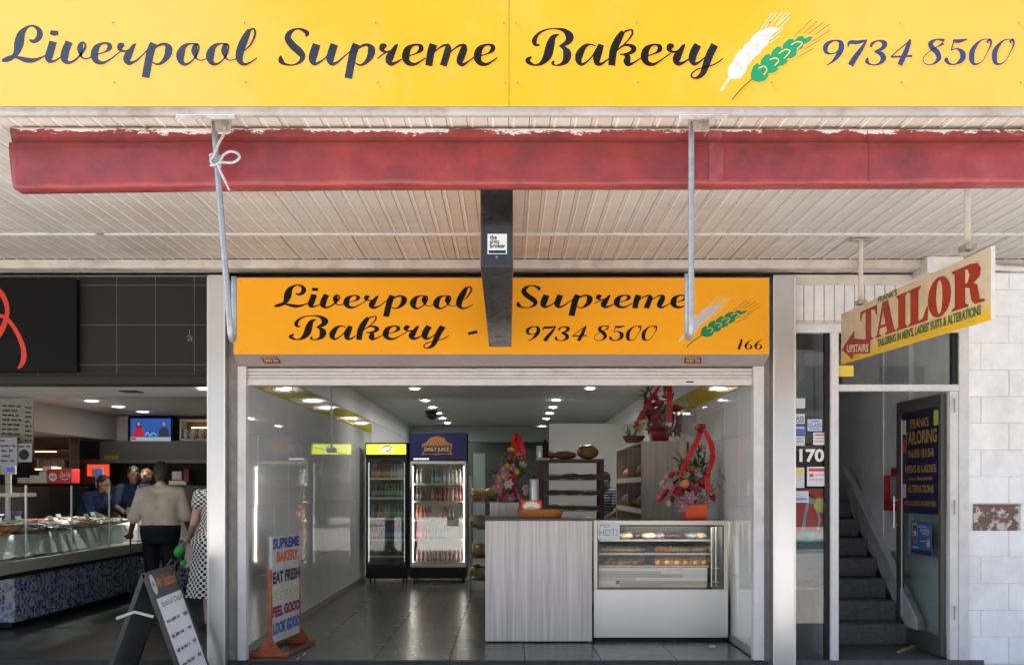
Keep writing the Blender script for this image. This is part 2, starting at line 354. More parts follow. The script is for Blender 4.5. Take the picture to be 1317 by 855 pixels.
WW = [(105, 600), (110, 540), (150, 490), (165, 450), (200, 400), (235, 380), (245, 350), (290, 320), (310, 280), (350, 245), (385, 230), (430, 210), (480, 195), (525, 205), (525, 235), (490, 255), (460, 300), (440, 350), (400, 380), (375, 420), (335, 450), (300, 490), (270, 530), (255, 580), (210, 630), (160, 640), (115, 625)]
def wheat(pl, fn, parent, mw, mwl, mg, mgl, my, wf=1.0):
    """two ears of wheat, white and green: body, stem, beards, kernel arcs"""
    g = lambda x, y: fn(920 + x / 6.575, 5 + y / 6.575)
    m = MB(); outline(m, pl, [WW], g); e1 = m.build('white_wheat_ear', mw, parent, fix=False)
    m = MB(); stroke(m, pl, [(125, 625, 22 * wf), (85, 680, 22 * wf), (50, 735, 26 * wf)], g)
    m.build('white_stem', mwl, e1, fix=False); m = MB()
    for a in ((370, 240, 488, 72), (420, 205, 522, 72), (470, 185, 565, 72), (515, 190, 600, 72), (530, 180, 632, 80), (530, 225, 632, 110), (540, 250, 578, 205), (470, 300, 545, 235), (460, 335, 545, 270)):
        stroke(m, pl, [(a[0], a[1], 9 * wf), (a[2], a[3], 9 * wf)], g)
    m.build('white_beard', mwl, e1, fix=False)
    m = MB()
    for a in (((165, 520), (200, 505), (215, 525), (205, 570)), ((245, 430), (280, 420), (293, 440), (270, 480)), ((300, 365), (345, 340), (365, 355), (335, 395)), ((375, 280), (420, 262), (440, 275), (415, 315))):
        m = MB(); stroke(m, pl, [(*p, 8) for p in a], g); m.build('kernel_line', my, e1, fix=False)
    m = MB(); outline(m, pl, [WG], g); e2 = m.build('green_wheat_ear', mg, parent, fix=False)
    m = MB(); stroke(m, pl, [(312, 638, 14 * wf), (220, 720, 13 * wf), (140, 815, 13 * wf)], g)
    m.build('green_stem', mgl, e2, fix=False); m = MB()
    for a in ((665, 280, 815, 135), (745, 255, 860, 150), (785, 260, 920, 155), (840, 265, 965, 175), (830, 315, 970, 225), (750, 390, 885, 305), (700, 455, 835, 375)):
        stroke(m, pl, [(a[0], a[1], 6 * wf), (a[2], a[3], 6 * wf)], g)
    m.build('green_beard', mgl, e2, fix=False)
    m = MB()
    for a in (((365, 550), (410, 530), (435, 560), (410, 605)), ((460, 475), (510, 460), (535, 485), (500, 525)), ((535, 425), (590, 390), (630, 405), (580, 465)), ((640, 350), (690, 325), (735, 335), (690, 390))):
        m = MB(); stroke(m, pl, [(*p, 10) for p in a], g); m.build('kernel_line', my, e2, fix=False)
SERIF = {
 'T': [[(0, 1), (1, 1), (1, .70), (.94, .70), (.86, .88), (.67, .93), (.67, .1), (.8, .04), (.8, 0), (.2, 0), (.2, .04), (.33, .1), (.33, .93), (.14, .88), (.06, .70), (0, .70)]],
 'A': [[(.38, 1), (.64, 1), (.93, .08), (1, .04), (1, 0), (.5, 0), (.5, .04), (.6, .08), (.55, .25), (.25, .25), (.2, .08), (.32, .04), (.32, 0), (0, 0), (0, .04), (.1, .08)], [(.28, .33), (.52, .33), (.41, .74)]],
 'I': [[(0, 1), (1, 1), (1, .96), (.82, .9), (.82, .1), (1, .04), (1, 0), (0, 0), (0, .04), (.18, .1), (.18, .9), (0, .96)]],
 'L': [[(0, 1), (.66, 1), (.66, .96), (.53, .9), (.53, .07), (.75, .1), (.93, .38), (1, .38), (.98, 0), (0, 0), (0, .04), (.13, .1), (.13, .9), (0, .96)]],
 'O': [[(.5 + .5 * math.cos(2 * math.pi * k / 28), .5 + .52 * math.sin(2 * math.pi * k / 28)) for k in range(28)], [(.5 + .14 * math.cos(2 * math.pi * k / 28), .5 + .44 * math.sin(2 * math.pi * k / 28)) for k in range(28)]],
 'R': [[(0, 1), (.6, 1), (.8, .95), (.88, .8), (.86, .64), (.72, .54), (.66, .52), (.78, .45), (.86, .08), (1, .05), (1, 0), (.72, 0), (.62, .1), (.56, .42), (.46, .48), (.42, .48), (.42, .1), (.52, .04), (.52, 0), (0, 0), (0, .04), (.1, .1), (.1, .9), (0, .96)], [(.42, .92), (.42, .56), (.5, .58), (.56, .75), (.5, .9)]]}
# ------------------------------------------------------------------ shared materials
M_yel = mat('yellow_vinyl', (.88, .335, .008), .28, spec=.5, coat=.8, var=.05, vscale=1.2)
M_blk = mat('black_vinyl', (.008, .008, .008), .10, spec=.5, coat=.6)
M_grn = mat('green_vinyl', (.012, .22, .08), .25)
M_grnl = mat('olive_line', (.10, .14, .02), .35)
M_wht = mat('white_vinyl', (.52, .50, .51), .3)
M_whtl = mat('cream_line', (.60, .47, .28), .3)
M_arc = mat('yellow_line', (.60, .46, .12), .4)
M_cream = mat('cream_paint', (.56, .50, .43), .55, var=.12, vscale=5, dirt=(.20, .13, .08), dirt_amt=.6, dscale=3.5, bump=.12, bscale=25)
M_sof = mat('soffit_paint', (.56, .53, .485), .5, var=.08, vscale=4, obj_var=.05, dirt=(.40, .27, .14), dirt_amt=.55, dscale=.8)
M_bead_lit = mat('soffit_bead_lit', (.72, .68, .62), .5, var=.12, vscale=5, obj_var=.06)  # paler than the boards: light on the rib edges put into the colour
M_white = mat('white_paint', (.66, .64, .62), .45, var=.08, vscale=6, dirt=(.35, .29, .24), dirt_amt=.35, dscale=4)
M_block = mat('painted_block', (.84, .84, .85), .6, var=.06, vscale=8, obj_var=.03, bump=.35, bscale=60, dirt=(.48, .46, .44), dirt_amt=.5, dscale=1.7)
M_mortar = mat('painted_mortar', (.66, .66, .66), .8, var=.15, vscale=15, bump=.3)
M_ss = mat('brushed_stainless', (.70, .69, .675), .30, metal=.94, var=.04, vscale=2.0)
M_ssf = mat('brushed_stainless_fine', (.74, .73, .70), .38, metal=.7, var=.03, vscale=2)
M_alu = mat('white_aluminium', (.63, .61, .60), .4, var=.07, vscale=7, dirt=(.30, .26, .22), dirt_amt=.3, dscale=5)
M_hous = mat('shutter_housing', (.33, .28, .26), .45, var=.06, vscale=4)
M_dark = mat('dark_paint', (.012, .011, .011), .5, spec=.3)
M_black = mat('black_gloss', (.006, .006, .007), .12)
M_conc = mat('concrete', (.20, .19, .18), .8, var=.15, vscale=5, bump=.3)
M_rough = mat('grey_render', (.30, .28, .26), .8, var=.2, vscale=9, bump=.4, bscale=30)
M_steel = mat('galvanised_steel', (.30, .30, .295), .45, metal=.5, var=.18, vscale=22, bump=.1)
M_rust = mat('rusty_steel', (.36, .30, .26), .6, metal=.2, var=.25, vscale=20, dirt=(.16, .08, .05), dirt_amt=.7, dscale=9)
G_win = glass('window_glass', (.90, .93, .92), boost=.045)
G_clear = glass('clear_glass', (.96, .98, .97))

# ------------------------------------------------------------------ ground
def pavers():
    m, t, b = _new('pavers'); N, Lk = t.nodes, t.links
    geo = N.new('ShaderNodeNewGeometry'); br = N.new('ShaderNodeTexBrick'); br.inputs['Scale'].default_value = 1.0
    br.inputs['Color1'].default_value = (.49, .455, .415, 1); br.inputs['Color2'].default_value = (.53, .495, .455, 1); br.inputs['Mortar'].default_value = (.16, .14, .12, 1)
    br.inputs['Brick Width'].default_value = .4; br.inputs['Row Height'].default_value = .4; br.inputs['Mortar Size'].default_value = .006
    Lk.new(geo.outputs['Position'], br.inputs['Vector']); n = N.new('ShaderNodeTexNoise'); n.inputs['Scale'].default_value = 1.3; n.inputs['Detail'].default_value = 8
    Lk.new(geo.outputs['Position'], n.inputs['Vector']); mr = N.new('ShaderNodeMapRange'); mr.inputs[3].default_value = .75; mr.inputs[4].default_value = 1.2; Lk.new(n.outputs[0], mr.inputs[0])
    mx = N.new('ShaderNodeVectorMath'); mx.operation = 'SCALE'; Lk.new(br.outputs[0], mx.inputs[0]); Lk.new(mr.outputs[0], mx.inputs['Scale']); Lk.new(mx.outputs[0], b.inputs['Base Color'])
    b.inputs['Roughness'].default_value = .75; return m
struct(MB().box(-220, 220, -220, 220, -.5, -.12).build('pavement', pavers()))

# ------------------------------------------------------------------ shop floors, walls, ceilings
LW, RW = -2.14, 1.97                           # inner faces of the bakery side walls
fl = struct(MB().box(-2.3, 2.05, -.005, 15, -.13, -.012).build('bakery_floor', mat('step_edge', (.035, .035, .036), .6, var=.2)))
M_ftile = mat('grey_floor_tile', (.10, .096, .09), .24, spec=.5, var=.22, vscale=5, obj_var=.10, rvar=.05)
tm = MB().box(-.2975, .2975, -.2975, .2975, -.011, 0).mesh('floor_tile', M_ftile, bevel=.002, bseg=1)
for i in range(7):
    for j in range(13):
        x = -1.97 + .6 * i; y = .295 + .6 * j
        if x > 1.9: continue
        child('floor_tile', tm, fl, (x, y, 0))
far = MB().box(-2.3, 2.05, 7.795, 15, -.011, -.001).build('far_tiling', M_ftile, fl)
struct(MB().box(-9, -2.30, -.005, 10, -.13, -.001).build('fish_shop_floor', mat('dark_vinyl_floor', (.022, .021, .020), .38, var=.25, vscale=3, rvar=.1)))
struct(MB().box(2.06, 3.75, -.005, 6, -.13, -.001).build('stair_lobby_floor', mat('lobby_floor', (.07, .07, .072), .6, var=.25, vscale=8)))
# side walls with polished tiles
M_wtile = mat('polished_wall_tile', (.84, .86, .86), .035, spec=.5, var=.03, vscale=2, obj_var=.015, coat=.1)
M_grout = mat('wall_grout', (.55, .56, .55), .7)
M_band = mat('yellow_band_tile', (.62, .50, .012), .08, spec=.4)
M_wp = mat('upper_wall_paint', (.62, .63, .62), .5)
wl = struct(MB().box(-2.34, LW - .008, .06, 15, -.12, 3.0).build('wall_left', M_grout))
wr = struct(MB().box(RW + .008, 2.06, .06, 15, -.12, 3.0).build('wall_right', M_grout))
tml = MB().box(-.004, .004, -.2985, .2985, -.2985, .2985).mesh('wall_tile', M_wtile, bevel=.0015, bseg=1)
tms = MB().box(-.004, .004, -.2985, .2985, -.1985, .1985).mesh('wall_tile', M_wtile, bevel=.0015, bseg=1)
bml = MB().box(-.004, .004, -.2985, .2985, -.0935, .0935).mesh('band_tile', M_band, bevel=.0015, bseg=1)
for wall, X, ny in ((wl, LW - .004, 13), (wr, RW + .004, 13)):
    for j in range(ny):
        y = .36 + .6 * j
        for k in range(3): child('wall_tile', tml, wall, (X + random.uniform(-.0006, .0006), y, .3 + .6 * k), rot=(0, random.uniform(-.0012, .0012), random.uniform(-.0016, .0016)))
        child('wall_tile', tms, wall, (X, y, 2.0), rot=(0, random.uniform(-.001, .001), random.uniform(-.0016, .0016)))
        child('band_tile', bml, wall, (X, y, 2.302))
    s_ = 1 if wall is wl else -1
    MB().box(min(X - s_ * .004, X + s_ * .003), max(X - s_ * .004, X + s_ * .003), .06, 15, 2.402, 2.72).build('upper_wall', M_wp, wall)
    MB().box(min(X, X + s_ * .016), max(X, X + s_ * .016), .06, 15, .0005, .07).build('skirting', mat('skirting_tile', (.30, .30, .29), .3), wall)
struct(MB().box(-2.34, 2.06, .21, 15, 2.7, 2.8).build('bakery_ceiling', mat('ceiling_paint', (.46, .48, .46), .6, var=.03)))
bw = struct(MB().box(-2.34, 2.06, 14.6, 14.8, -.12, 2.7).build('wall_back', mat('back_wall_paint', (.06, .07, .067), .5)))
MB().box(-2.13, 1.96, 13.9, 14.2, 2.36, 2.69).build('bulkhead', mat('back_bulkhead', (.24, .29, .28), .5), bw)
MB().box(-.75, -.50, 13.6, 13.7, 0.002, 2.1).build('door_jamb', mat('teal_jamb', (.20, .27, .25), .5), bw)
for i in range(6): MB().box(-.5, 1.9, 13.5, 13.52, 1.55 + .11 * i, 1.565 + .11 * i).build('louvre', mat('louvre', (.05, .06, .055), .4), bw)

# upper storey of the shop building above the awning (keeps the sun off the street front, as in the photo)
bld = thing('shop_building', 'cream rendered upper storey of the shop building above the awning', 'building', (0, 0, 3.2))
MB().box(-14, 14, .02, 14.9, 3.16, 7.4).build('wall', mat('cream_render', (.48, .42, .34), .8, var=.1), bld)
for i in range(-4, 5):
    w = MB().box(i * 3 - .6, i * 3 + .6, -.01, .015, 4.7, 6.2).build('window', M_dark, bld)
    MB().box(i * 3 - .7, i * 3 + .7, -.06, .012, 4.6, 4.69).build('sill', M_cream, w)

# ------------------------------------------------------------------ awning
aw = thing('street_awning', 'cream ribbed-board awning roof over the footpath', 'awning', (0, -1.6, 3.12))
ZS = 3.12
def board(y0, y1):
    h = (y1 - y0) / 2
    pr = [(-.0485, 0), (-.0485, -.004), (-.032, -.004), (-.030, -.0125), (-.024, -.0125), (-.022, -.004), (.0485, -.004), (.0485, 0)]
    mm = MB(); mm.box(-.0485, .0485, -h, h, -.004, 0); mm.cur = 1; mm.extr([(-.031, -.0041), (-.028, -.0095), (-.022, -.0095), (-.019, -.0041)], -h, h, 'y'); return mm.mesh('soffit_board', [M_sof, M_bead_lit])
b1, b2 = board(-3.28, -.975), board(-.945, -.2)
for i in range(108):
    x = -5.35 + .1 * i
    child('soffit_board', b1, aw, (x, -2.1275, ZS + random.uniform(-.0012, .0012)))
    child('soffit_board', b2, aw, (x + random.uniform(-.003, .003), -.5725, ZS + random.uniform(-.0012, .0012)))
MB().box(-14, 14, -3.30, -.0, ZS + .004, ZS + .03).build('roof_sheet', M_dark, aw)
MB().box(-5.4, -2.86, -.98, -.94, ZS - .016, ZS + .002).build('cover_strip', M_white, aw)
MB().box(-2.80, 5.4, -.98, -.94, ZS - .015, ZS + .002).build('cover_strip', M_white, aw)
MB().box(-9, 3.18, -.195, -.02, 3.045, 3.113).build('wall_plate', M_cream, aw, bevel=.004, bseg=1)
MB().box(3.18, 3.46, -.30, -.02, 2.99, 3.113).build('beam_end', M_white, aw, bevel=.008)
MB().box(3.46, 9, -.195, -.02, 3.06, 3.113).build('wall_plate', M_cream, aw, bevel=.004, bseg=1)
MB().box(-14, 14, -3.318, -3.284, 3.072, 3.112).build('fascia_trim', mat('weathered_trim', (.34, .30, .26), .55, var=.15, vscale=5, dirt=(.14, .09, .06), dirt_amt=.6, dscale=6, bump=.12), aw, bevel=.003, bseg=1)
MB().box(-14, 14, -3.30, -3.27, 3.113, 3.80).build('fascia_backing', M_cream, aw)
MB().box(-14, 14, -3.32, .015, 3.80, 3.86).build('roof_top', M_steel, aw)

# ------------------------------------------------------------------ big fascia sign
DF = 4.68; SF = F / DF; YF = DF - DIST
fs = thing('fascia_sign', 'long yellow bakery fascia sign along the top of the awning edge', 'sign', (0, YF, 3.12))
def fpos(px, py): return ((px - CX) / SF, EYE + (CY - py) / SF)
for a, b in ((-2.41, .0015), (.0045, 2.42)):
    MB().box(a, b, YF, YF + .006, fpos(0, 137)[1], 3.74).build('panel', M_yel, fs, bevel=.001, bseg=1)
pl = Plane((0, YF, 0), (1, 0, 0), (0, 0, 1), step=.00004)
for nm, w in (('lettering', W_Liverpool()), ('lettering', W_Supreme()), ('lettering', W_Bakery())):
    m = MB(); pl.h = .0002
    for s_ in w: stroke(m, pl, s_, fpos)
    m.build(nm, M_blk, fs, fix=False)
m = MB(); pl.h = .0002
for s_ in W_phone(): stroke(m, pl, s_, fpos)
m.build('phone_number', mat('sky_tinted_vinyl', (.012, .016, .06), .12, spec=.6, coat=.5), fs, fix=False)  # blue of the mirrored sky put into the digit colour
pl.h = .0002; wheat(pl, fpos, fs, M_wht, M_whtl, M_grn, M_grnl, M_arc)
sm = MB().lathe([(.006, 0), (.006, .002), (.003, .004)], seg=8).tf(Matrix.Rotation(R(90), 4, 'X')).mesh('screw', M_steel)
smd = sm.copy(); smd.materials.clear(); smd.materials.append(mat('dull_screw', (.16, .15, .13), .6))
for px in (-24, 145, 314, 483, 647, 663, 818, 990, 1157, 1310):
    for py in (29, 106):
        x, z = fpos(px + (2 if py > 50 else 0), py); child('screw', smd, fs, (x, YF - .0003, z), scale=(.75, .75, .75))
for a, b, lb in ((-14, -2.43, 'plain cream awning fascia left of the yellow sign'), (2.44, 14, 'plain cream awning fascia right of the yellow sign')):
    o = MB().box(a, b, YF - .001, YF + .008, 3.118, 3.74).build('fascia_board', M_cream); tag(o, lb, 'fascia')

# ------------------------------------------------------------------ rolled red blind with its hooks and rope
def red_mat():
    m, t, b = _new('faded_red_vinyl'); N, Lk = t.nodes, t.links
    g = N.new('ShaderNodeNewGeometry'); sp = N.new('ShaderNodeSeparateXYZ'); Lk.new(g.outputs['Position'], sp.inputs[0])
    n = N.new('ShaderNodeTexNoise'); n.inputs['Scale'].default_value = 3.2; n.inputs['Detail'].default_value = 9; n.inputs['Roughness'].default_value = .72; Lk.new(g.outputs['Position'], n.inputs['Vector'])
    cr = N.new('ShaderNodeValToRGB'); e = cr.color_ramp.elements; e[0].position = .34; e[0].color = (.15, .026, .026, 1); e[1].position = .58; e[1].color = (.275, .034, .034, 1)
    k = cr.color_ramp.elements.new(.72); k.color = (.28, .075, .075, 1); Lk.new(n.outputs['Fac'], cr.inputs[0])
    # flaked white paint along the top fold
    n2 = N.new('ShaderNodeTexNoise'); n2.inputs['Scale'].default_value = 7; n2.inputs['Detail'].default_value = 8; n2.inputs['Roughness'].default_value = .75; mp2 = N.new('ShaderNodeMapping'); mp2.inputs['Scale'].default_value = (.8, 1, 2.2); Lk.new(g.outputs['Position'], mp2.inputs[0]); Lk.new(mp2.outputs[0], n2.inputs['Vector'])
    ad = N.new('ShaderNodeMath'); ad.operation = 'MULTIPLY_ADD'; ad.inputs[1].default_value = .17; Lk.new(n2.outputs['Fac'], ad.inputs[0]); Lk.new(sp.outputs['Z'], ad.inputs[2])
    gt = N.new('ShaderNodeMapRange'); gt.inputs[1].default_value = 3.168; gt.inputs[2].default_value = 3.171; Lk.new(ad.outputs[0], gt.inputs[0])
    mx = N.new('ShaderNodeMix'); mx.data_type = 'RGBA'; Lk.new(gt.outputs[0], mx.inputs[0]); Lk.new(cr.outputs[0], mx.inputs[6]); mx.inputs[7].default_value = (.74, .68, .64, 1)
    Lk.new(mx.outputs[2], b.inputs['Base Color']); b.inputs['Roughness'].default_value = .38
    n3 = N.new('ShaderNodeTexNoise'); n3.inputs['Scale'].default_value = 9; n3.inputs['Detail'].default_value = 3; Lk.new(g.outputs['Position'], n3.inputs['Vector'])
    bp = N.new('ShaderNodeBump'); bp.inputs['Strength'].default_value = .2; bp.inputs['Distance'].default_value = .02; Lk.new(n3.outputs[0], bp.inputs['Height']); Lk.new(bp.outputs[0], b.inputs['Normal'])
    return m
bl = thing('rolled_blind', 'faded red rolled-up awning blind with flaking white top edge', 'blind', (0, -3.0, 2.8))
from mathutils import noise as mnoise
m = MB(); prof = []
NX = 150; x0, x1 = -2.425, 4.2
base = [(-.098, .0), (-.104, -.012), (-.103, -.04), (-.094, -.068), (-.112, -.074), (-.124, -.084), (-.128, -.115), (-.129, -.17), (-.129, -.225), (-.128, -.270), (-.127, -.288), (-.120, -.298), (-.07, -.299), (-.025, -.297), (-.02, -.1), (-.02, 0)]
np_ = len(base); vs = []
for i in range(NX + 1):
    t = i / NX; x = x0 + (x1 - x0) * t; hs = 1.02 - .20 * t - .02 * math.sin(t * 7)
    for k, (py_, pz) in enumerate(base):
        nz = mnoise.noise(Vector((x * 2.2, k * .5, 3))) * .006 + mnoise.noise(Vector((x * 8, k * .5, 9))) * .004 + (mnoise.noise(Vector((x * 25, k * .9, 5))) * .006 if k in (3, 4, 5) else 0)
        w = 1 if 3 < k < 13 else .4
        vs.append((x + (.028 * (-pz / .3) if i == 0 else 0), -2.97 + py_ + nz * w, 3.104 + pz * hs + nz * w * .7 - .012 * t))
fsx = [(i * np_ + k, i * np_ + (k + 1) % np_, (i + 1) * np_ + (k + 1) % np_, (i + 1) * np_ + k) for i in range(NX) for k in range(np_)]
fsx += [tuple(range(np_)), tuple(NX * np_ + k for k in range(np_))]
m.add(vs, fsx); m.build('cloth', red_mat(), bl, smooth=True)
for px_, w_ in ((617, .003), (1118, .0025), (921, .035)):
    xs_ = (px_ - CX) / (F / 4.9); i0 = min(range(NX + 1), key=lambda i: abs(x0 + (x1 - x0) * i / NX - xs_)); q_ = []
    for dx_ in (-w_, w_):
        for k in range(1, 11): v_ = Vector(vs[i0 * np_ + k]); q_.append((xs_ + dx_, v_.y - .0035, v_.z))
    MB().add(q_, [(k, k + 1, k + 11, k + 10) for k in range(9)]).build('seam', mat('seam_red', (.24, .032, .035), .5) if w_ < .01 else mat('patch_red', (.25, .045, .05), .45, var=.4, vscale=9), bl, smooth=True)
m = MB(); m.tube([(x0 - .02, -2.97, 2.99), (4.3, -2.97, 3.0)], .03, 12); m.build('roller_tube', M_steel, bl)

def hook(label, top, bot, back, bracket_px):
    h = thing('blind_hook', label, 'hook', tuple(bot), 'galvanised hooks hanging from the awning edge')
    top, bot, back = Vector(top), Vector(bot), Vector(back)
    dn = (bot - top).normalized(); pts = [top + (bot - top) * (k / 12) for k in range(12)]
    c = (bot + Vector((back.x, back.y, bot.z))) / 2; r = (Vector((back.x, back.y, bot.z)) - bot)
    for k in range(9):
        a = math.pi * k / 8; pts.append(c - r / 2 * math.cos(a) + Vector((0, 0, -.035)) * math.sin(a))
    for k in range(1, 6): pts.append(Vector((back.x, back.y, bot.z)) + (back - Vector((back.x, back.y, bot.z))) * k / 5)
    m = MB(); m.tube(pts, .0145, 10); m.build('rod', M_steel, h, smooth=True)
    m = MB(); m.box(top.x - .012, top.x + .085, top.y - .012, top.y + .004, 3.04, 3.11); m.build('bracket', M_rust, h, bevel=.004)
    m = MB(); m.tube([(top.x + .06, top.y - .014, 3.07), (top.x + .06, top.y - .022, 3.07)], .012, 6); m.build('bolt', M_steel, h)
    m = MB(); m.box(P(bracket_px[0], 0, top.y).x, P(bracket_px[1], 0, top.y).x, -3.324, -3.320, 3.052, 3.074); m.build('top_plate', M_rust, h, bevel=.002, bseg=1)
    return h
yh = -3.19
hook('left galvanised hook rod tied with rope in front of red blind', P(275, 158, yh), P(296, 424, yh), P(301, 356, yh + .16), (238, 312))
hook('right galvanised hook rod hanging in front of red blind', P(889, 158, yh), P(889, 421, yh), P(884, 352, yh + .16), (868, 930))
rope = thing('rope', 'thin grey rope knotted with a loop round the left hook rod', 'rope', tuple(P(278, 243, yh - .02)))
def pth(pts, y=yh - .022): return [P(a, b, y + c) for a, b, c in pts]
M_rope = mat('grey_rope', (.42, .42, .40), .8, var=.2, vscale=60, bump=.4, bscale=200)
m = MB(); m.tube(crom(pth([(289, 160, .01), (288, 172, 0), (281, 185, -.01), (275, 200, -.012), (271, 207, -.01), (276, 212, -.015), (283, 208, -.012), (287, 200, -.01), (296, 195, -.01), (305, 197, -.012), (308, 203, -.012), (300, 209, -.01), (288, 209, -.01), (281, 209, -.015)]), 5), .0065, 7)
m.build('loop', M_rope, rope, smooth=True)
m = MB(); m.tube(crom(pth([(279, 209, -.015), (284, 222, -.012), (290, 234, -.004), (295, 245, .0)]), 5), [.0065] * 11 + [.0045] * 5, 7); m.build('tail', M_rope, rope, smooth=True)
m = MB()
for k, dz in enumerate((0, 4, 8, 12)): 
    c = P(276.5 + k * .3, 201 + dz, yh)
    m.tube([c + Vector((.0215 * math.cos(a), .0215 * math.sin(a), .004 * math.sin(a * 2 + k))) for a in [2 * math.pi * q / 14 for q in range(15)]], .0065, 6, caps=False)
m.build('knot', M_rope, rope, smooth=True)

# ------------------------------------------------------------------ black light box under the awning, seen end on
bx = thing('blade_light_box', 'black box sign hanging end-on under the awning', 'sign', (-.06, -1.5, 2.4))
a0, a1 = -.146, .0225
def slab(x0, x1, ya, za0, za1, yb, zb0, zb1): return MB().hexa([(x0, ya, za0), (x1, ya, za0), (x1, yb, zb0), (x0, yb, zb0), (x0, ya, za1), (x1, ya, za1), (x1, yb, zb1), (x0, yb, zb1)])
slab(a0, a1, -2.70, 2.508, 3.115, -.40, 2.41, 3.115).build('casing', mat('black_metal', (.022, .022, .023), .22, spec=.6, var=.3, vscale=7, bump=.05, rvar=.12), bx, bevel=.004)
slab(a0 - .004, a0 - .001, -2.66, 2.55, 3.05, -.44, 2.46, 3.05).build('face', M_yel, bx)
slab(a1 + .001, a1 + .004, -2.66, 2.55, 3.05, -.44, 2.46, 3.05).build('face', M_yel, bx)
MB().box(a0 + .01, a1 - .01, -.5, -.41, 2.418, 2.426).build('end_strip', M_steel, bx)
stq = MB().box(*(PXx(627, -2.7), PXx(652, -2.7)), -2.7035, -2.7028, PZz(327, -2.7), PZz(301, -2.7)).build('sticker', mat('sticker_white', (.62, .66, .60), .5), bx)
ps = Plane((0, -2.7036, 0), (1, 0, 0), (0, 0, 1)); m = MB()
sx = lambda p: PXx(p, -2.7); sz = lambda p: PZz(p, -2.7)
text(m, ps, 'the', sx(630), sx(639), sz(308.5), sz(302.5), .02); text(m, ps, 'sign', sx(630), sx(642), sz(316), sz(308.5), .02); text(m, ps, 'broker', sx(630), sx(650), sz(319.5), sz(313.5), .02)
m.box(sx(628.5), sx(650.5), -2.7042, -2.7038, sz(326), sz(322.2)); m.build('lettering', M_black, stq, fix=False)
MB().tube([(PXx(639, -2.7), -2.7, PZz(331, -2.7)), (PXx(639, -2.7), -2.706, PZz(331, -2.7))], .006, 8).build('screw', M_steel, bx)

# ------------------------------------------------------------------ shop front: pillars, shutter, sign
for a, b, lb in ((-2.356, -2.214, 'stainless steel clad pillar left of the bakery front'), (2.068, 2.245, 'stainless steel clad pillar between bakery and narrow window')):
    p = thing('stainless_pillar', lb, 'pillar', ((a + b) / 2, 0, -.12), 'steel pillars flanking the bakery')
    MB().box(a, b, -.075, .052, -.1195, 3.022).build('cladding', M_ss, p, bevel=.008, bseg=3)
    MB().box(a - .0, a + .012, -.079, -.0755, -.119, 3.0).build('edge_trim', M_ssf, p); MB().box(b - .014, b, -.079, -.0755, -.119, 3.0).build('edge_trim', M_ssf, p)
jw = struct(MB().box(-2.212, -2.132, .005, .059, -.12, 2.99).build('wall_jamb_left', M_rough)); jr = struct(MB().box(2.012, 2.066, .005, .059, -.12, 2.99).build('wall_jamb_right', M_rough))
sh = thing('roller_shutter', 'cream roller shutter rolled up under the orange bakery sign', 'shutter', (0, .03, 0))
for a, b in ((-2.131, -2.064), (1.927, 2.011)): MB().box(a, b, -.03, .058, 0.001, 2.312).build('guide_rail', M_alu, sh, bevel=.004)
for k in range(3):
    z = 2.218 + .0285 * k
    MB().extr([(.02, z), (.008, z + .006), (.008, z + .020), (.02, z + .0275), (.04, z + .0275), (.04, z)], -2.063, 1.926, 'x').build('slat', M_alu, sh)
MB().box(-2.063, 1.926, .002, .05, 2.165, 2.217).build('bottom_bar', M_alu, sh, bevel=.004)
MB().box(1.40, 1.46, -.001, .003, 2.186, 2.196).build('lock_slot', M_dark, sh)
MB().extr([(-.165, 2.983), (-.165, 2.392), (-.02, 2.3135), (.2, 2.3135), (.2, 2.983)], -2.131, 2.02, 'x').build('housing', M_hous, sh, bevel=.006)

YB = -.182; SB = F / (DIST + YB)
bs = thing('shop_sign', 'orange bakery sign box above the open shop front', 'sign', (0, YB, 2.39))
def bpos(px, py): return ((px - CX) / SB, EYE + (CY - py) / SB)
MB().box(bpos(301, 0)[0], bpos(989, 0)[0], YB, YB + .014, bpos(0, 455.5)[1], bpos(0, 357.5)[1]).build('panel', mat('amber_vinyl', (.86, .37, .006), .4, spec=.3, coat=.15, var=.04, vscale=1.2), bs, bevel=.002)
pb = Plane((0, YB, 0), (1, 0, 0), (0, 0, 1), step=.00004)
def aff(src, dst):
    (u0, v0, u1, v1), (p0, q0, p1, q1) = src, dst
    return lambda x, y: bpos(p0 + (x - u0) / (u1 - u0) * (p1 - p0), q0 + (y - v0) / (v1 - v0) * (q1 - q0))
for w, s0, d0 in ((W_Liverpool(), (2, 32, 330.5, 82), (352.5, 365.5, 608, 396)), (W_Bakery(), (675, 36.6, 929.5, 84.7), (371, 405.5, 578, 437)),
                  (W_Supreme(), (356, 36, 639.5, 84.5), (662.5, 366.5, 886, 396)), (W_phone(), (1058, 49, 1306, 84.5), (676, 418, 846, 438.5)), (W_166(), (1051, 51, 1115, 83.5), (950, 436, 982, 449))):
    m = MB(); pb.h = .0002
    for s_ in w: stroke(m, pb, s_, aff(s0, d0))
    m.build('lettering', mat('matt_black_vinyl', (.006, .005, .005), .5, spec=.15), bs, fix=False)
m = MB(); pb.h = .0002; stroke(m, pb, [(602, 429, 3.6), (614, 426.5, 3.6)], bpos); m.build('dash', MATS['matt_black_vinyl'], bs, fix=False)
pb.h = .0002
wheat(pb, aff((941.3, 129, 1066.8, 31.6), (883, 446.7, 977, 390)), bs, M_wht, mat('cream_line_b', (.72, .52, .25), .4), M_grn, M_grnl, M_arc, 1.15)
for px in (310, 490, 640, 800, 978):
    for py in (452, 361):
        x, z = bpos(px, py); child('screw', sm, bs, (x, YB - .0003, z), scale=(.7, .7, .7))
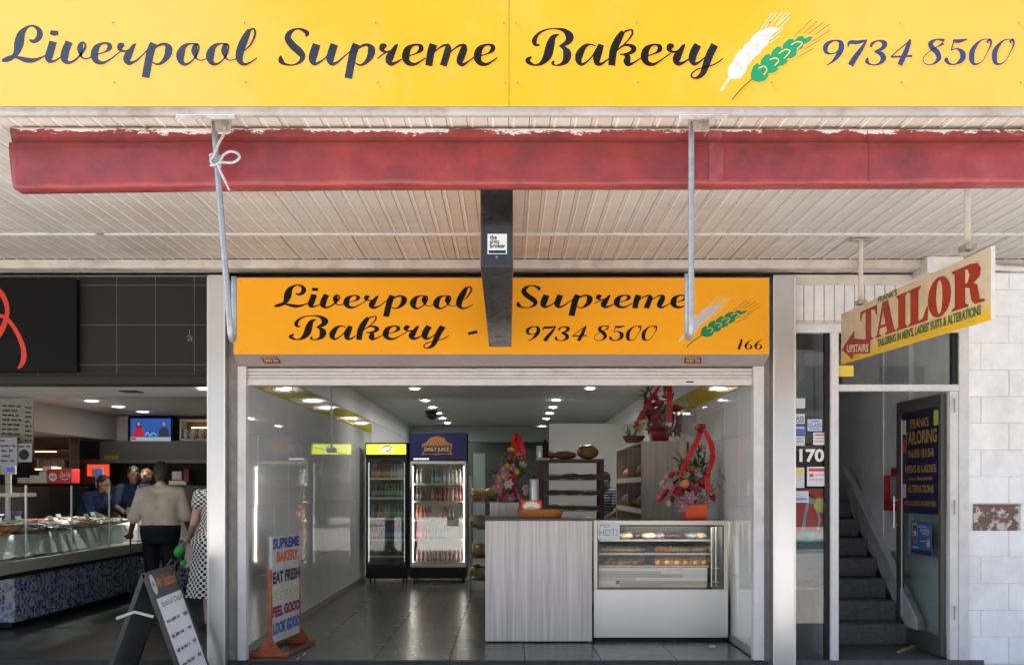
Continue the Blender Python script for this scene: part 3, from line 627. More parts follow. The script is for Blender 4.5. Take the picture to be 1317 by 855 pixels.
# small red-black stickers on the housing return
for px in (348, 891):
    q = MB(); c = Vector(((px - CX) / (F / 7.9), -.09, 2.351)); u = Vector((1, 0, 0)); v = Vector((0, -.145, .0785)).normalized()
    pq = Plane(c, u, v); pq.h = .004
    outline(q, pq, [[(-.068, .032), (.062, .032), (.072, -.030), (-.058, -.030)]]); st = q.build('sticker', mat('sticker_black', (.02, .015, .015), .4), sh, fix=False)
    q = MB(); outline(q, pq, [[(-.070, .044), (.062, .044), (.062, .022), (-.068, .022)]]); outline(q, pq, [[(-.058, -.030), (.072, -.030), (.072, -.040), (-.056, -.040)]]); q.build('red_stripe', mat('sticker_red', (.5, .03, .03), .4), st, fix=False)
    q = MB(); [stroke(q, pq, [(-.048 + .02 * k_, -.018, .006), (-.046 + .02 * k_, .010, .006), (-.036 + .02 * k_, .004, .006), (-.036 + .02 * k_, -.018, .006)]) for k_ in range(3)]; q.build('lettering', mat('sticker_yellow', (.7, .5, .1), .4), st, fix=False)
    q = MB()
    for k in range(3): outline(q, pq, [[(.018, .014 - k * .011), (.058, .014 - k * .011), (.058, .008 - k * .011), (.018, .008 - k * .011)]])
    outline(q, pq, [[(-.055, .037), (.045, .037), (.045, .028), (-.055, .028)]]); q.build('print_line', mat('sticker_pale', (.6, .5, .45), .4), st, fix=False)

# ------------------------------------------------------------------ left neighbour's tiled bulkhead
tb = thing('tiled_bulkhead', 'charcoal tiled bulkhead above the fish shop entrance', 'wall', (-4, 0, 2.17))
MB().box(-9, -2.358, -.0035, .19, 2.232, 3.03).build('backing', mat('pale_grout', (.15, .14, .13), .8), tb)
M_ctile = mat('charcoal_tile', (.013, .011, .010), .5, spec=.25, var=.12, vscale=5, obj_var=.1)
cols = [PXx(p, 0) for p in (0, 49.5, 100, 150.5, 200, 250)]; cols = [cols[0] - .31 * 2, cols[0] - .31] + cols + [-2.359]
rows = [2.234, PZz(469, 0), PZz(418, 0), PZz(367, 0), 3.02]
for i in range(len(cols) - 1):
    for j in range(4): MB().box(cols[i] + .002, cols[i + 1] - .002, -.0055, -.0038, rows[j] + .002, rows[j + 1] - .002).build('tile', M_ctile, tb, bevel=.001, bseg=1)
MB().box(-9, -2.358, -.03, .2, 2.17, 2.231).build('lintel', M_dark, tb, bevel=.004)
m = MB(); pk = Plane((0, -.0065, 0), (1, 0, 0), (0, 0, 1)); f0 = lambda x, y: ((x - CX) / (F / 8), EYE + (CY - y) / (F / 8))
for s_ in ([(240, 434, .8), (245, 432, .8), (247, 438, .8), (242, 437, .8), (248, 434, .8)], [(244, 424, .7), (244, 431, .7)]): stroke(m, pk, s_, f0)
m.build('scratch', mat('scratch', (.25, .22, .08), .6), tb, fix=False)
fb = thing('black_sign_panel', 'black fish shop sign with a red brush-stroke letter', 'sign', (-4.4, -.06, 2.25))
MB().box(-6.2, PXx(99, -.06), -.065, -.0065, 2.262, 2.988).build('panel', mat('black_sign', (.002, .002, .0025), .55, spec=.15), fb, bevel=.004)
m = MB(); pk = Plane((0, -.066, 0), (1, 0, 0), (0, 0, 1)); g0 = lambda x, y: ((x / 5.9 - CX) / (F / 7.935), EYE + (CY - 355 - y / 5.9) / (F / 7.935))
stroke(m, pk, [(-110, 130, 22), (-60, 90, 34), (0, 120, 40), (42, 190, 38), (56, 265, 32), (42, 340, 38), (5, 425, 44), (-50, 490, 36), (-120, 500, 20)], g0)
stroke(m, pk, [(-90, 330, 20), (-20, 300, 28), (45, 318, 28), (100, 380, 30), (150, 470, 34), (180, 560, 38), (178, 640, 40), (150, 690, 22), (132, 696, 8)], g0)
m.build('red_letter', mat('red_sign_paint', (.55, .03, .008), .4), fb, fix=False)
# ------------------------------------------------------------------ tailor sign hung across the footpath
XT = 2.47; ya, yb = -.47, -2.81
ts = thing('tailor_sign', 'cream and yellow hanging tailor sign with red lettering', 'sign', (XT, -1.6, 2.25))
za0, za1, zb0, zb1 = PZz(468.5, ya), PZz(404, ya), PZz(410.5, yb), PZz(317, yb)
def tsm():
    m, t, b = _new('tailor_face'); N, Lk = t.nodes, t.links; g = N.new('ShaderNodeNewGeometry'); s = N.new('ShaderNodeSeparateXYZ'); Lk.new(g.outputs['Position'], s.inputs[0])
    ad = N.new('ShaderNodeMath'); ad.operation = 'MULTIPLY_ADD'; ad.inputs[1].default_value = -.021; Lk.new(s.outputs['Y'], ad.inputs[0]); Lk.new(s.outputs['Z'], ad.inputs[2])
    mr = N.new('ShaderNodeMapRange'); mr.inputs[1].default_value = 2.30; mr.inputs[2].default_value = 2.40; Lk.new(ad.outputs[0], mr.inputs[0])
    n = N.new('ShaderNodeTexNoise'); n.inputs['Scale'].default_value = 9; n.inputs['Detail'].default_value = 8; Lk.new(g.outputs['Position'], n.inputs['Vector'])
    cr = N.new('ShaderNodeMix'); cr.data_type = 'RGBA'; cr.inputs[6].default_value = (.72, .44, .01, 1); cr.inputs[7].default_value = (.62, .50, .33, 1); Lk.new(mr.outputs[0], cr.inputs[0])
    m2 = N.new('ShaderNodeMapRange'); m2.inputs[1].default_value = .3; m2.inputs[2].default_value = .7; m2.inputs[3].default_value = .88; m2.inputs[4].default_value = 1.08; Lk.new(n.outputs[0], m2.inputs[0])
    sc = N.new('ShaderNodeVectorMath'); sc.operation = 'SCALE'; Lk.new(cr.outputs[2], sc.inputs[0]); Lk.new(m2.outputs[0], sc.inputs['Scale']); Lk.new(sc.outputs[0], b.inputs['Base Color']); b.inputs['Roughness'].default_value = .4; return m
M_tf = tsm()
slab(XT, XT + .018, yb, zb0, zb1, ya, za0, za1).build('board', [M_tf], ts, bevel=.002, bseg=1)
slab(XT - .002, XT + .020, yb - .004, zb0, zb1, yb - .0005, zb0, zb1).build('edge_trim', M_cream, ts)
pt = Plane((XT, ya, za0), (0, -1, 0), (0, 0, 1)); LEN = ya - yb; HT = za1 - za0
rise = (zb0 - za0) / LEN; pt.v = Vector((0, 0, 1)); pt.u = Vector((0, -1, rise)); pt.n = Vector((-1, 0, 0)); k_ = (zb1 - zb0) / HT
m = MB()
for ch, a, b in (('T', .41, .735), ('A', .70, 1.065), ('I', 1.075, 1.255), ('L', 1.265, 1.565), ('O', 1.565, 1.875), ('R', 1.885, 2.275)):
    outline(m, pt, SERIF[ch], lambda x, y: (a + x * (b - a), .105 + y * .222))
m.build('lettering', mat('sign_red', (.31, .010, .008), .4, var=.08, vscale=9), ts, fix=False)
m = MB(); text(m, pt, "FRANK'S", .76, 1.09, .333, .375, .02); m.build('green_lettering', mat('sign_green', (.03, .14, .03), .45, var=.1), ts, fix=False); m = MB(); text(m, pt, "TAILORING IN MEN'S, LADIES' SUITS & ALTERATIONS", .75, 2.235, .030, .094, .03)
m.build('green_lettering', mat('sign_green', (.03, .14, .03), .45, var=.1), ts, fix=False)
m = MB(); outline(m, pt, [[(.03, .105), (.30, .215), (.29, .155), (.62, .105), (.60, .018), (.28, .045), (.26, -.0 + .01)]]); ar = m.build('arrow', MATS['sign_red'], ts, fix=False)
m = MB(); pt.h += .001; text(m, pt, 'UPSTAIRS', .15, .585, .072, .127, .03, skew=-.10); m.build('arrow_lettering', mat('sign_pale', (.66, .58, .42), .4), ar, fix=False)
for px, pt0, pb0 in ((1240.5, 246, 322), (1104, 334, 392)):
    d = XT * F / (px - CX); y = d - DIST
    MB().tube([(XT + .016, y, 3.113), (XT + .016, y, PZz(pb0, y))], .017, 10).build('hanger', M_cream, ts)
    MB().box(XT - .06, XT + .09, y - .03, y + .03, 3.096, 3.1075).build('hanger_plate', M_rust, ts); MB().box(XT - .014, XT + .048, y - .05, y + .05, PZz(pb0, y) + .0, PZz(pb0, y) + .03).build('clamp', M_rust, ts, bevel=.004)

# ------------------------------------------------------------------ vertical boarding above the window and door
vb = thing('board_panel', 'white vertical boards above the narrow window and stair door', 'wall', (2.9, 0, 2.66))
x = 2.247; i = 0
while x < 3.62:
    w = min(.079, 3.624 - x); MB().box(x + .002, x + w - .002, -.012 + random.uniform(-.002, .002), .03, 2.665, 3.02).build('board', M_white, vb, bevel=.003, bseg=1); x += .08
MB().box(2.246, 3.625, .02, .05, 2.66, 3.03).build('backing', M_dark, vb)
MB().box(2.247, 3.625, -.028, -.014, 2.950, 3.03).build('top_rail', M_cream, vb, bevel=.003)
MB().box(2.247, 3.625, -.024, .0, 2.642, 2.664).build('bottom_rail', M_cream, vb, bevel=.003)

# ------------------------------------------------------------------ narrow window and door frame
wf = thing('entry_frame', 'white metal frame of narrow window, transom and stair door', 'door frame', (2.9, 0, 0))
z_t0, z_t1 = PZz(503, 0), PZz(494.5, 0)
MB().box(2.247, 3.625, -.02, .06, PZz(428, 0), 2.6415).build('head', M_alu, wf, bevel=.003)
MB().box(PXx(1067, 0), PXx(1077.5, 0), -.025, .06, .0005, PZz(428, 0) - .0005).build('mullion', M_alu, wf, bevel=.003)
MB().box(PXx(1077.5, 0) + .0005, PXx(1232, 0), -.022, .06, z_t0, z_t1).build('transom_bar', M_alu, wf, bevel=.003)
MB().box(PXx(1232, 0) + .0005, 3.625, -.02, .07, .0005, PZz(428, 0) - .0005).build('jamb', M_alu, wf, bevel=.003)
MB().box(3.478, PXx(1232, 0), -.012, .05, .0005, z_t0 - .0005).build('hinge_post', M_alu, wf, bevel=.003)
MB().box(2.247, 2.262, -.02, .06, .0005, PZz(428, 0) - .0005).build('edge_strip', M_alu, wf)
MB().box(PXx(1061, 0), PXx(1067, 0) - .001, .0, .05, .001, PZz(428, 0) - .001).build('dark_gasket', M_dark, wf)
MB().box(3.500, PXx(1232, 0) - .001, .0, .05, z_t1 + .001, PZz(428, 0) - .001).build('dark_gasket', M_dark, wf)
MB().box(2.262, PXx(1061, 0) - .0005, .018, .024, .002, PZz(428, 0) - .001).build('window_pane', G_win, wf)
MB().box(PXx(1077.5, 0) + .001, 3.4995, .018, .024, z_t1 + .001, PZz(428, 0) - .001).build('transom_pane', G_win, wf)
for z in (.32, 1.15, 1.95):
    hz = MB().box(3.492, 3.528, -.019, -.0125, z, z + .11).build('hinge', M_alu, wf, bevel=.002); MB().tube([(3.510, -.022, z), (3.510, -.022, z + .11)], .006, 8).build('pin', M_steel, hz)
# yellow notice in the transom
nt_ = MB().box(PXx(1078, .01), PXx(1098, .01), .012, .0155, PZz(484, .01), PZz(470, .01)).build('notice', mat('yellow_paper', (.70, .50, .05), .6, var=.1)); tag(nt_, 'small yellow notice taped in the corner of the transom glass', 'notice')
# window stickers (inside face of glass seen through it) and display card
def card(nm, label, px0, py0, px1, py1, col, y=.012, lines=None, th=.002, lc=(.05, .06, .25), cat='sticker', grp=None):
    o = MB().box(PXx(px0, y), PXx(px1, y), y, y + th, PZz(py1, y), PZz(py0, y)).build(nm, mat('card_%.2f_%.2f_%.2f' % col, col, .5, var=.05, vscale=12)); tag(o, label, cat, grp)
    if lines:
        m = MB(); pc = Plane((0, y, 0), (1, 0, 0), (0, 0, 1), .0002); pc.h = .0006
        for l in lines:
            if l[0] == 't': text(m, pc, l[1], PXx(l[2], y), PXx(l[4], y), PZz(l[5], y), PZz(l[3], y), .02)
            else: outline(m, pc, [[(PXx(l[1], y), PZz(l[2], y)), (PXx(l[3], y), PZz(l[2], y)), (PXx(l[3], y), PZz(l[4], y)), (PXx(l[1], y), PZz(l[4], y))]])
        m.build('print', mat('print_%.2f_%.2f_%.2f' % lc, lc, .5), o, fix=False)
    return o
W_ = (.62, .62, .63)
card('window_sticker', 'blank white sticker highest in the narrow window', 1022.5, 512, 1035.5, 525, W_)
card('window_sticker', 'white glass sticker cut off at the left edge of narrow window', 1022.5, 532, 1035, 545, W_, lines=[('t', 'ASS', 1023.5, 535, 1034, 541), ('b', 1023, 542.2, 1034, 543.4)])
card('window_sticker', 'pale blue glass sticker in the middle of narrow window', 1038.5, 539, 1057, 554, (.50, .55, .66), lines=[('t', 'GLASS', 1039.5, 544, 1056, 549.5), ('b', 1042, 541, 1054, 542.2), ('b', 1041, 551, 1055, 552)])
card('window_sticker', 'blue sticker under the cut-off glass sticker', 1022.5, 547, 1036, 559, (.10, .14, .45), lines=[('b', 1024, 549, 1034, 551)], lc=(.6, .6, .65))
card('window_sticker', 'white sticker left above the house number', 1022.5, 560.5, 1035, 573, W_, lines=[('b', 1024, 563, 1033, 564), ('b', 1024, 567, 1033, 568)])
card('window_sticker', 'white notice with red print above the house number', 1046, 556, 1062, 572, W_, lines=[('b', 1048, 558, 1060, 560), ('b', 1049, 563, 1059, 564), ('b', 1048, 567, 1060, 568)], lc=(.5, .05, .08))
card('window_sticker', 'white card with yellow picture left below the house number', 1022.5, 601, 1034.5, 627, W_, lines=[('b', 1024, 602.5, 1033, 610)], lc=(.75, .60, .05))
card('window_sticker', 'white warning notice with red heading below the house number', 1038, 600, 1063, 625, W_, lines=[('b', 1040, 602, 1061, 606), ('b', 1041, 609, 1046, 613), ('b', 1048, 610, 1060, 611), ('b', 1041, 616, 1059, 617)], lc=(.5, .05, .07))
card('window_sticker', 'white card overlapping the top of the red poster', 1022.5, 631, 1040, 646, (.55, .56, .58), y=.009, lines=[('b', 1024, 640, 1038, 643)], lc=(.2, .25, .4))
m = MB(); pn = Plane((0, .0172, 0), (1, 0, 0), (0, 0, 1)); text(m, pn, '170', PXx(1028, .017), PXx(1060, .017), PZz(594, .017), PZz(577, .017), .035)
o = m.build('house_number', mat('number_white', (.75, .75, .75), .4), fix=False); tag(o, 'white house number 170 on the narrow window', 'number')
hb = MB().box(2.263, PXx(1060, .05), .045, .05, PZz(600, .05), PZz(573, .05)).build('maroon_card', mat('maroon_card', (.07, .012, .016), .6, var=.3)); tag(hb, 'dark maroon card behind the house number', 'card')
po = thing('red_poster', 'red poster of a zipped garment with a yellow flower', 'poster', (2.4, .05, .83))
py0, py1 = PZz(690, .05), PZz(628, .05)
MB().box(2.263, PXx(1061, .05), .05, .054, py0, py1).build('sheet', mat('poster_red', (.50, .03, .03), .5, var=.35, vscale=14), po)
pp = Plane((0, .0495, 0), (1, 0, 0), (0, 0, 1)); fpp = lambda x, y: (PXx(x, .05), PZz(y, .05))
m = MB(); stroke(m, pp, [(1040, 642, 4), (1036, 660, 4), (1033, 680, 4)], fpp); stroke(m, pp, [(1050, 655, 3), (1054, 668, 3), (1051, 682, 3)], fpp); stroke(m, pp, [(1028, 640, 7), (1040, 642, 9), (1048, 646, 5)], fpp); m.build('zip', mat('zip_grey', (.36, .36, .38), .5), po, fix=False)
m = MB(); stroke(m, pp, [(1050, 640, 3), (1060, 652, 4), (1062, 668, 3)], fpp); stroke(m, pp, [(1024, 634, 3), (1034, 632, 4), (1046, 640, 3)], fpp); m.build('dark_fold', mat('fold_dark', (.03, .015, .02), .5), po, fix=False)
m = MB()
for k in range(5):
    a = R(90 + 72 * k); outline(m, pp, [[(1055.5 + 5 * math.cos(a) + 4.2 * math.cos(q), 649 + 5.6 * math.sin(a) + 4.6 * math.sin(q)) for q in [2 * math.pi * j / 10 for j in range(10)]]], fpp)
m.build('yellow_flower', mat('flower_yellow', (.62, .60, .06), .5), po, fix=False)
m = MB(); pp.h += .001; outline(m, pp, [[(1055.5 + 3.2 * math.cos(q), 649 + 3.6 * math.sin(q)) for q in [2 * math.pi * j / 12 for j in range(12)]]], fpp); m.build('flower_centre', mat('flower_grey', (.5, .5, .5), .4), po, fix=False)
m = MB(); outline(m, pp, [[(1022.5, 683), (1061, 683), (1061, 696), (1022.5, 696)]], fpp); m.build('teal_strip', mat('teal', (.10, .42, .42), .5), po, fix=False)
m = MB()
for cx_, in ((1028,), (1043,), (1055,)): outline(m, pp, [[(cx_ - 4, 686), (cx_ + 4, 685), (cx_ + 4, 694), (cx_ - 3, 695)]], fpp)
m.build('small_picture', mat('small_pic', (.55, .40, .30), .5), po, fix=False)
o = MB().box(2.263, PXx(1061, .06), .055, .06, PZz(745, .06), PZz(697, .06)).build('navy_card', mat('navy_card', (.012, .016, .03), .5)); tag(o, 'dark navy card at the bottom of the narrow window', 'card')
sb_ = thing('window_nook', 'shallow grey display nook behind the narrow window', 'nook', (2.42, .6, 0))
MB().box(2.263, 2.55, .9, .94, .001, 3.0).build('back_board', mat('nook_grey', (.10, .11, .12), .6, var=.3, vscale=3), sb_)
MB().box(2.263, 2.55, .06, .899, .55, .57).build('shelf', mat('nook_brown', (.16, .10, .06), .6), sb_)
MB().box(2.30, 2.53, .4, .45, 1.95, 2.5).build('white_board', mat('nook_white', (.42, .44, .46), .5), sb_)

# ------------------------------------------------------------------ stair lobby
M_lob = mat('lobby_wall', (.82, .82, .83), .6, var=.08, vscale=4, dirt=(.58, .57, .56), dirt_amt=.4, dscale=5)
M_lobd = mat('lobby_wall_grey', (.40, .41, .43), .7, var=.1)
lw = struct(MB().box(2.535, 2.60, .065, 6, 0, 3.0).build('lobby_wall_left', M_lob))
rw = struct(MB().box(3.56, 3.63, .075, 6, 0, 3.0).build('lobby_wall_right', M_lob))
bd = MB().box(3.515, 3.559, .9, 2.12, .78, 2.95).build('wall_board', M_lob, rw, bevel=.004)
MB().box(3.50, 3.514, 1.48, 1.50, .80, 2.95).build('cover_batten', M_lob, rw)
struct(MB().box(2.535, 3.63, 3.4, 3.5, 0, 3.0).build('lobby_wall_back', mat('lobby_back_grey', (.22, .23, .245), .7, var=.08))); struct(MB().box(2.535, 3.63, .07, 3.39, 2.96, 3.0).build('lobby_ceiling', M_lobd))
stt = thing('staircase', 'grey carpeted stairs climbing inside the open door', 'stairs', (3.0, .75, 0))
M_step = mat('stair_carpet', (.12, .12, .125), .9, var=.3, vscale=30, bump=.3, bscale=120)
MB().box(2.602, 3.559, 2.4505, 3.39, 1.04, 1.225).build('landing', M_step, stt)
for n in range(1, 8): MB().box(2.602, 3.44, .75 + .24 * (n - 1), .75 + .24 * n + (.02 if n < 7 else .02), .175 * (n - 1) + .0005, .175 * n).build('step', M_step, stt, bevel=.012, bseg=2)
MB().hexa([(3.441, .56, .001), (3.512, .56, .001), (3.512, 2.45, 1.29), (3.441, 2.45, 1.29), (3.441, .56, .24), (3.512, .56, .24), (3.512, 2.45, 1.57), (3.441, 2.45, 1.57)]).build('stringer', mat('stringer_paint', (.55, .55, .56), .5, var=.1, dirt=(.1, .1, .1), dirt_amt=.5, dscale=6), stt, bevel=.004)
lb = thing('leaflet_box', 'red wall box beside the stairs', 'box', (3.49, 1.1, 1.2))
y0_, y1_ = .93, 1.27
for nm, a in (('back', (3.496, 3.513, y0_, y1_, 1.15, 1.54)), ('side', (3.43, 3.4955, y0_, y0_ + .012, 1.15, 1.47)), ('side', (3.43, 3.4955, y1_ - .012, y1_, 1.15, 1.47)), ('base', (3.43, 3.4955, y0_ + .0125, y1_ - .0125, 1.15, 1.165)), ('lip', (3.43, 3.44, y0_ + .0125, y1_ - .0125, 1.1655, 1.24))):
    MB().box(*a).build(nm, mat('red_plastic', (.42, .02, .02), .35), lb)
MB().box(3.47, 3.485, y0_ + .05, y1_ - .05, 1.17, 1.46).build('leaflets', mat('leaflet_grey', (.30, .29, .29), .6), lb)

# open glass door, hinged at the right jamb and swung inwards
dr = thing('glass_door', 'open dark framed glass door with blue tailoring sign', 'door', (3.455, .55, 0))
dy0, dy1, dz = .055, .98, PZz(503, 0) - .012; M_dfr = mat('bronze_frame', (.085, .080, .070), .4, metal=.3, var=.1)
dx0, dx1 = 3.435, 3.475
for nm, a in (('stile', (dx0, dx1, dy0, dy0 + .05, .012, dz)), ('stile', (dx0, dx1, dy1 - .075, dy1, .012, dz)), ('top_rail', (dx0, dx1, dy0 + .0505, dy1 - .0755, dz - .10, dz)), ('bottom_rail', (dx0, dx1, dy0 + .0505, dy1 - .0755, .012, .16))):
    MB().box(*a).build(nm, M_dfr, dr, bevel=.003)
MB().box(3.452, 3.458, dy0 + .05, dy1 - .075, .16, dz - .10).build('pane', glass('door_glass', (.80, .85, .84), boost=.04), dr)
hd = MB().tube([(3.40, dy1 - .04, 1.0), (3.40, dy1 - .04, 1.28)], .009, 8).build('handle', M_ssf, dr)
MB().tube([(3.43, dy1 - .04, 1.03), (3.40, dy1 - .04, 1.03)], .007, 8).build('post', M_ssf, hd); MB().tube([(3.43, dy1 - .04, 1.25), (3.40, dy1 - .04, 1.25)], .007, 8).build('post', M_ssf, hd)
MB().tube([(3.434, dy1 - .13, .25), (3.434, dy1 - .13, 1.95)], .006, 8).build('edge_strip', M_alu, dr)
sg = thing('door_sign', 'dark blue tailoring sign with gold lettering on the door', 'sign', (3.44, .5, 1.2))
sy0, sy1, szb, szt = .14, .86, 1.14, 2.0
MB().box(3.446, 3.4515, sy0, sy1, szb, szt).build('sheet', mat('sign_navy', (.012, .008, .045), .35), sg)
pd = Plane((3.446, sy1, szb), (0, -1, 0), (0, 0, 1), .0002); W2 = sy1 - sy0; H2 = szt - szb; m = MB()
for s_, a, b, c, d_ in (('FRANKS', .24, .76, .84, .93), ('TAILORING', .06, .98, .68, .81), ('9600 8154', .16, .90, .545, .63), ('MENS & LADIES', .08, .96, .40, .475), ('Suits to Measurement', .18, .86, .325, .365), ('ALTERATIONS', .15, .90, .205, .28), ('SPECIALISING IN LEATHER', .06, .96, .075, .125)):
    m = MB(); text(m, pd, s_, a * W2, b * W2, c * H2, d_ * H2, .02 if len(s_) < 15 else .01); m.build('gold_lettering', mat('gold_paint', (.36, .21, .03), .4), sg, fix=False)
for i, (lb_, y_, z_, c_) in enumerate((('small white sticker at top left of the blue door sign', .84, 1.88, (.5, .5, .5)), ('small white sticker left of the blue door sign', .84, 1.33, (.5, .5, .5)), ('small red sticker on the blue door sign', .83, 1.72, (.4, .04, .05)), ('small yellow-green sticker at top right of door sign', .16, 1.92, (.35, .4, .06)))):
    o = MB().box(3.4425, 3.4455, y_ - .05, y_ + .05, z_ - .06, z_ + .06).build('door_sticker', mat('dst%d' % i, c_, .5)); tag(o, lb_, 'sticker')
gp = thing('guard_poster', 'blue security poster with a gold shield on the door', 'poster', (3.45, .5, .8))
MB().box(3.447, 3.4515, .27, .68, .80, 1.075).build('sheet', mat('poster_blue', (.03, .09, .26), .4, var=.1), gp)
pg = Plane((3.447, .68, .80), (0, -1, 0), (0, 0, 1), .0002); m = MB()
shd = [(.03, .25), (.085, .262), (.14, .25), (.14, .15), (.085, .08), (.03, .15)]; outline(m, pg, [shd]); m.build('shield', mat('shield_gold', (.5, .38, .06), .4), gp, fix=False)
m = MB(); outline(m, pg, [[(.085 + (a - .085) * .8, .17 + (b - .17) * .82) for a, b in shd]]); outline(m, pg, [[(0, 0), (.41, 0), (.41, .045), (0, .03)]]); m.build('shield_blue', mat('shield_navy', (.015, .02, .08), .4), gp, fix=False)
m = MB(); outline(m, pg, [[(.085 + (.042 if k % 2 == 0 else .018) * math.sin(k * math.pi / 5), .175 + (.042 if k % 2 == 0 else .018) * math.cos(k * math.pi / 5)) for k in range(10)]])
for s_, a, b, c, d_ in (('NATIONAL', .17, .33, .225, .243), ('GUARD', .19, .38, .19, .218), ('FORCE', .24, .37, .165, .182)): text(m, pg, s_, a, b, c, d_, .02)
outline(m, pg, [[(.04, .05), (.16, .05), (.16, .06), (.04, .06)]]); outline(m, pg, [[(.2, .105), (.32, .115), (.32, .122), (.2, .112)]]); m.build('pale_print', mat('pale_blue', (.5, .55, .65), .4), gp, fix=False)
m = MB(); outline(m, pg, [[(.33, .07), (.39, .07), (.4, .12), (.36, .145), (.33, .11)]]); m.build('face_picture', mat('poster_skin', (.5, .25, .15), .5), gp, fix=False)
wd_ = MB().hexa([(3.22, .33, .0), (3.42, .52, .0), (3.40, .545, .0), (3.20, .355, 0), (3.22, .33, .012), (3.42, .52, .032), (3.40, .545, .032), (3.20, .355, .012)]).build('door_wedge', mat('timber_wedge', (.35, .25, .14), .7, var=.2)); tag(wd_, 'pale timber wedge holding the glass door open', 'wedge')

# ------------------------------------------------------------------ white painted block wall
bk = thing('block_wall', 'white painted concrete block wall beside the stair door', 'wall', (4.6, 0, -.12))
MB().box(3.627, 6.2, .006, .2, -.119, 3.055).build('mortar', M_mortar, bk)
hz_ = .2106; ztop = PZz(428, 0)  # course lines read off the photograph
z = PZz(410 + 32, 0) - hz_ * 13; r = 0; plaque = None
zz = PZz(647, 0)
rows_ = [zz + hz_ * k for k in range(-6, 10)]
for r, z0 in enumerate(rows_):
    z1 = min(z0 + hz_, 3.05); za = max(z0, -.118)
    if z1 - za < .02: continue
    off = PXx(1264, 0) if (r % 2) else PXx(1300, 0)
    xs = [3.628]; x = off - .45 * 3
    while x < 6.2:
        if x > 3.66: xs.append(x)
        x += .445
    xs.append(6.2)
    for a, b in zip(xs[:-1], xs[1:]):
        if b - a < .02: continue
        MB().box(a + .0025, b - .0025, random.uniform(-.0015, .0015), .0058, za + .002, z1 - .002).build('block', M_block, bk, bevel=.005, bseg=2)
pq = thing('brown_plaque', 'weathered brown metal plate with flaked paint on the block wall', 'plate', (3.84, 0, 1.02))
def plq():
    m, t, b = _new('plaque_brown'); N, Lk = t.nodes, t.links; g = N.new('ShaderNodeNewGeometry'); n = N.new('ShaderNodeTexNoise'); n.inputs['Scale'].default_value = 11; n.inputs['Detail'].default_value = 7; n.inputs['Roughness'].default_value = .7
    Lk.new(g.outputs['Position'], n.inputs['Vector']); cr = N.new('ShaderNodeValToRGB'); e = cr.color_ramp.elements; e[0].position = .50; e[0].color = (.13, .06, .045, 1); e[1].position = .56; e[1].color = (.50, .46, .44, 1); k = e.new(.40); k.color = (.16, .085, .07, 1)
    Lk.new(n.outputs[0], cr.inputs[0]); Lk.new(cr.outputs[0], b.inputs['Base Color']); b.inputs['Roughness'].default_value = .6; return m
MB().box(PXx(1251, 0), PXx(1312, 0), -.012, -.0025, PZz(682, 0), PZz(648, 0)).build('plate', plq(), pq, bevel=.002)
for px, py in ((1254, 651), (1309, 651), (1254, 679), (1309, 679)): MB().tube([(PXx(px, 0), -.012, PZz(py, 0)), (PXx(px, 0), -.016, PZz(py, 0))], .006, 8).build('screw', M_rust, pq)
cp = MB().tube(crom([(3.50, -.33, 3.02), (3.62, -.30, 3.035), (3.80, -.26, 3.03), (4.1, -.24, 3.028), (5.2, -.24, 3.028)], 6), .024, 10).build('conduit_pipe', M_white, smooth=True); tag(cp, 'white conduit pipe running above the block wall', 'pipe')
# ------------------------------------------------------------------ bakery: ceiling lights
E_lamp = emis('lamp_white', (1, .97, .92), 80)
def downlight(loc, label, group, r=.062, mt=None):
    t = thing('ceiling_downlight', label, 'downlight', loc, group); x, y, z = loc
    MB().lathe([(r * .96, z - .004), (r * .96, z - .001)], (x, y, 0), 18).build('lens', mt or E_lamp, t)
    m = MB(); n = 18
    for ra, rb, za, zb in ((r, r * 1.28, -.008, -.003),):
        vs = [(x + ra * math.cos(2 * math.pi * k / n), y + ra * math.sin(2 * math.pi * k / n), z + za) for k in range(n)] + [(x + rb * math.cos(2 * math.pi * k / n), y + rb * math.sin(2 * math.pi * k / n), z + zb) for k in range(n)]
        m.add(vs, [(k, (k + 1) % n, n + (k + 1) % n, n + k) for k in range(n)])
    m.build('trim_ring', M_white, t); return t
ZC = 2.7; hC = ZC - EYE
ordn = ['nearest', 'second', 'third', 'fourth', 'fifth', 'sixth', 'seventh', 'eighth']
for i, (px, py) in enumerate(((533.2, 499.6), (546.9, 514.8), (556.3, 523.6), (563.6, 531.2), (569.4, 537.6), (575.2, 543.7), (580.4, 548.9))):
    d = hC * F / (CY - py); downlight((PXx(px, d - DIST), d - DIST, ZC), ordn[i] + ' downlight from the street in the left bakery row', 'bakery ceiling downlights, left row', .062)
for i, (px, py) in enumerate(((758.9, 499.3), (715.4, 514.2), (711, 523.4), (706.7, 531.3), (702.7, 537.9), (697, 548))):
    d = hC * F / (CY - py); downlight((PXx(px, d - DIST), d - DIST, ZC), ordn[i] + ' downlight from the street in the right bakery row', 'bakery ceiling downlights, right row', .062)
cm_ = thing('ceiling_camera', 'small black dome camera on the bakery ceiling', 'camera', (PXx(555, 9.6), 9.6, 2.6)); MB().ell((PXx(555, 9.6), 9.6, 2.62), (.10, .10, .08)).build('dome', M_black, cm_, smooth=True); MB().lathe([(.11, 2.655), (.11, 2.699)], (PXx(555, 9.6), 9.6, 0)).build('mount', M_dark, cm_)
rd = thing('ceiling_rod', 'thin white rod hanging down from the bakery ceiling by the left wall', 'rod', (-1.92, 2.6, 1.75))
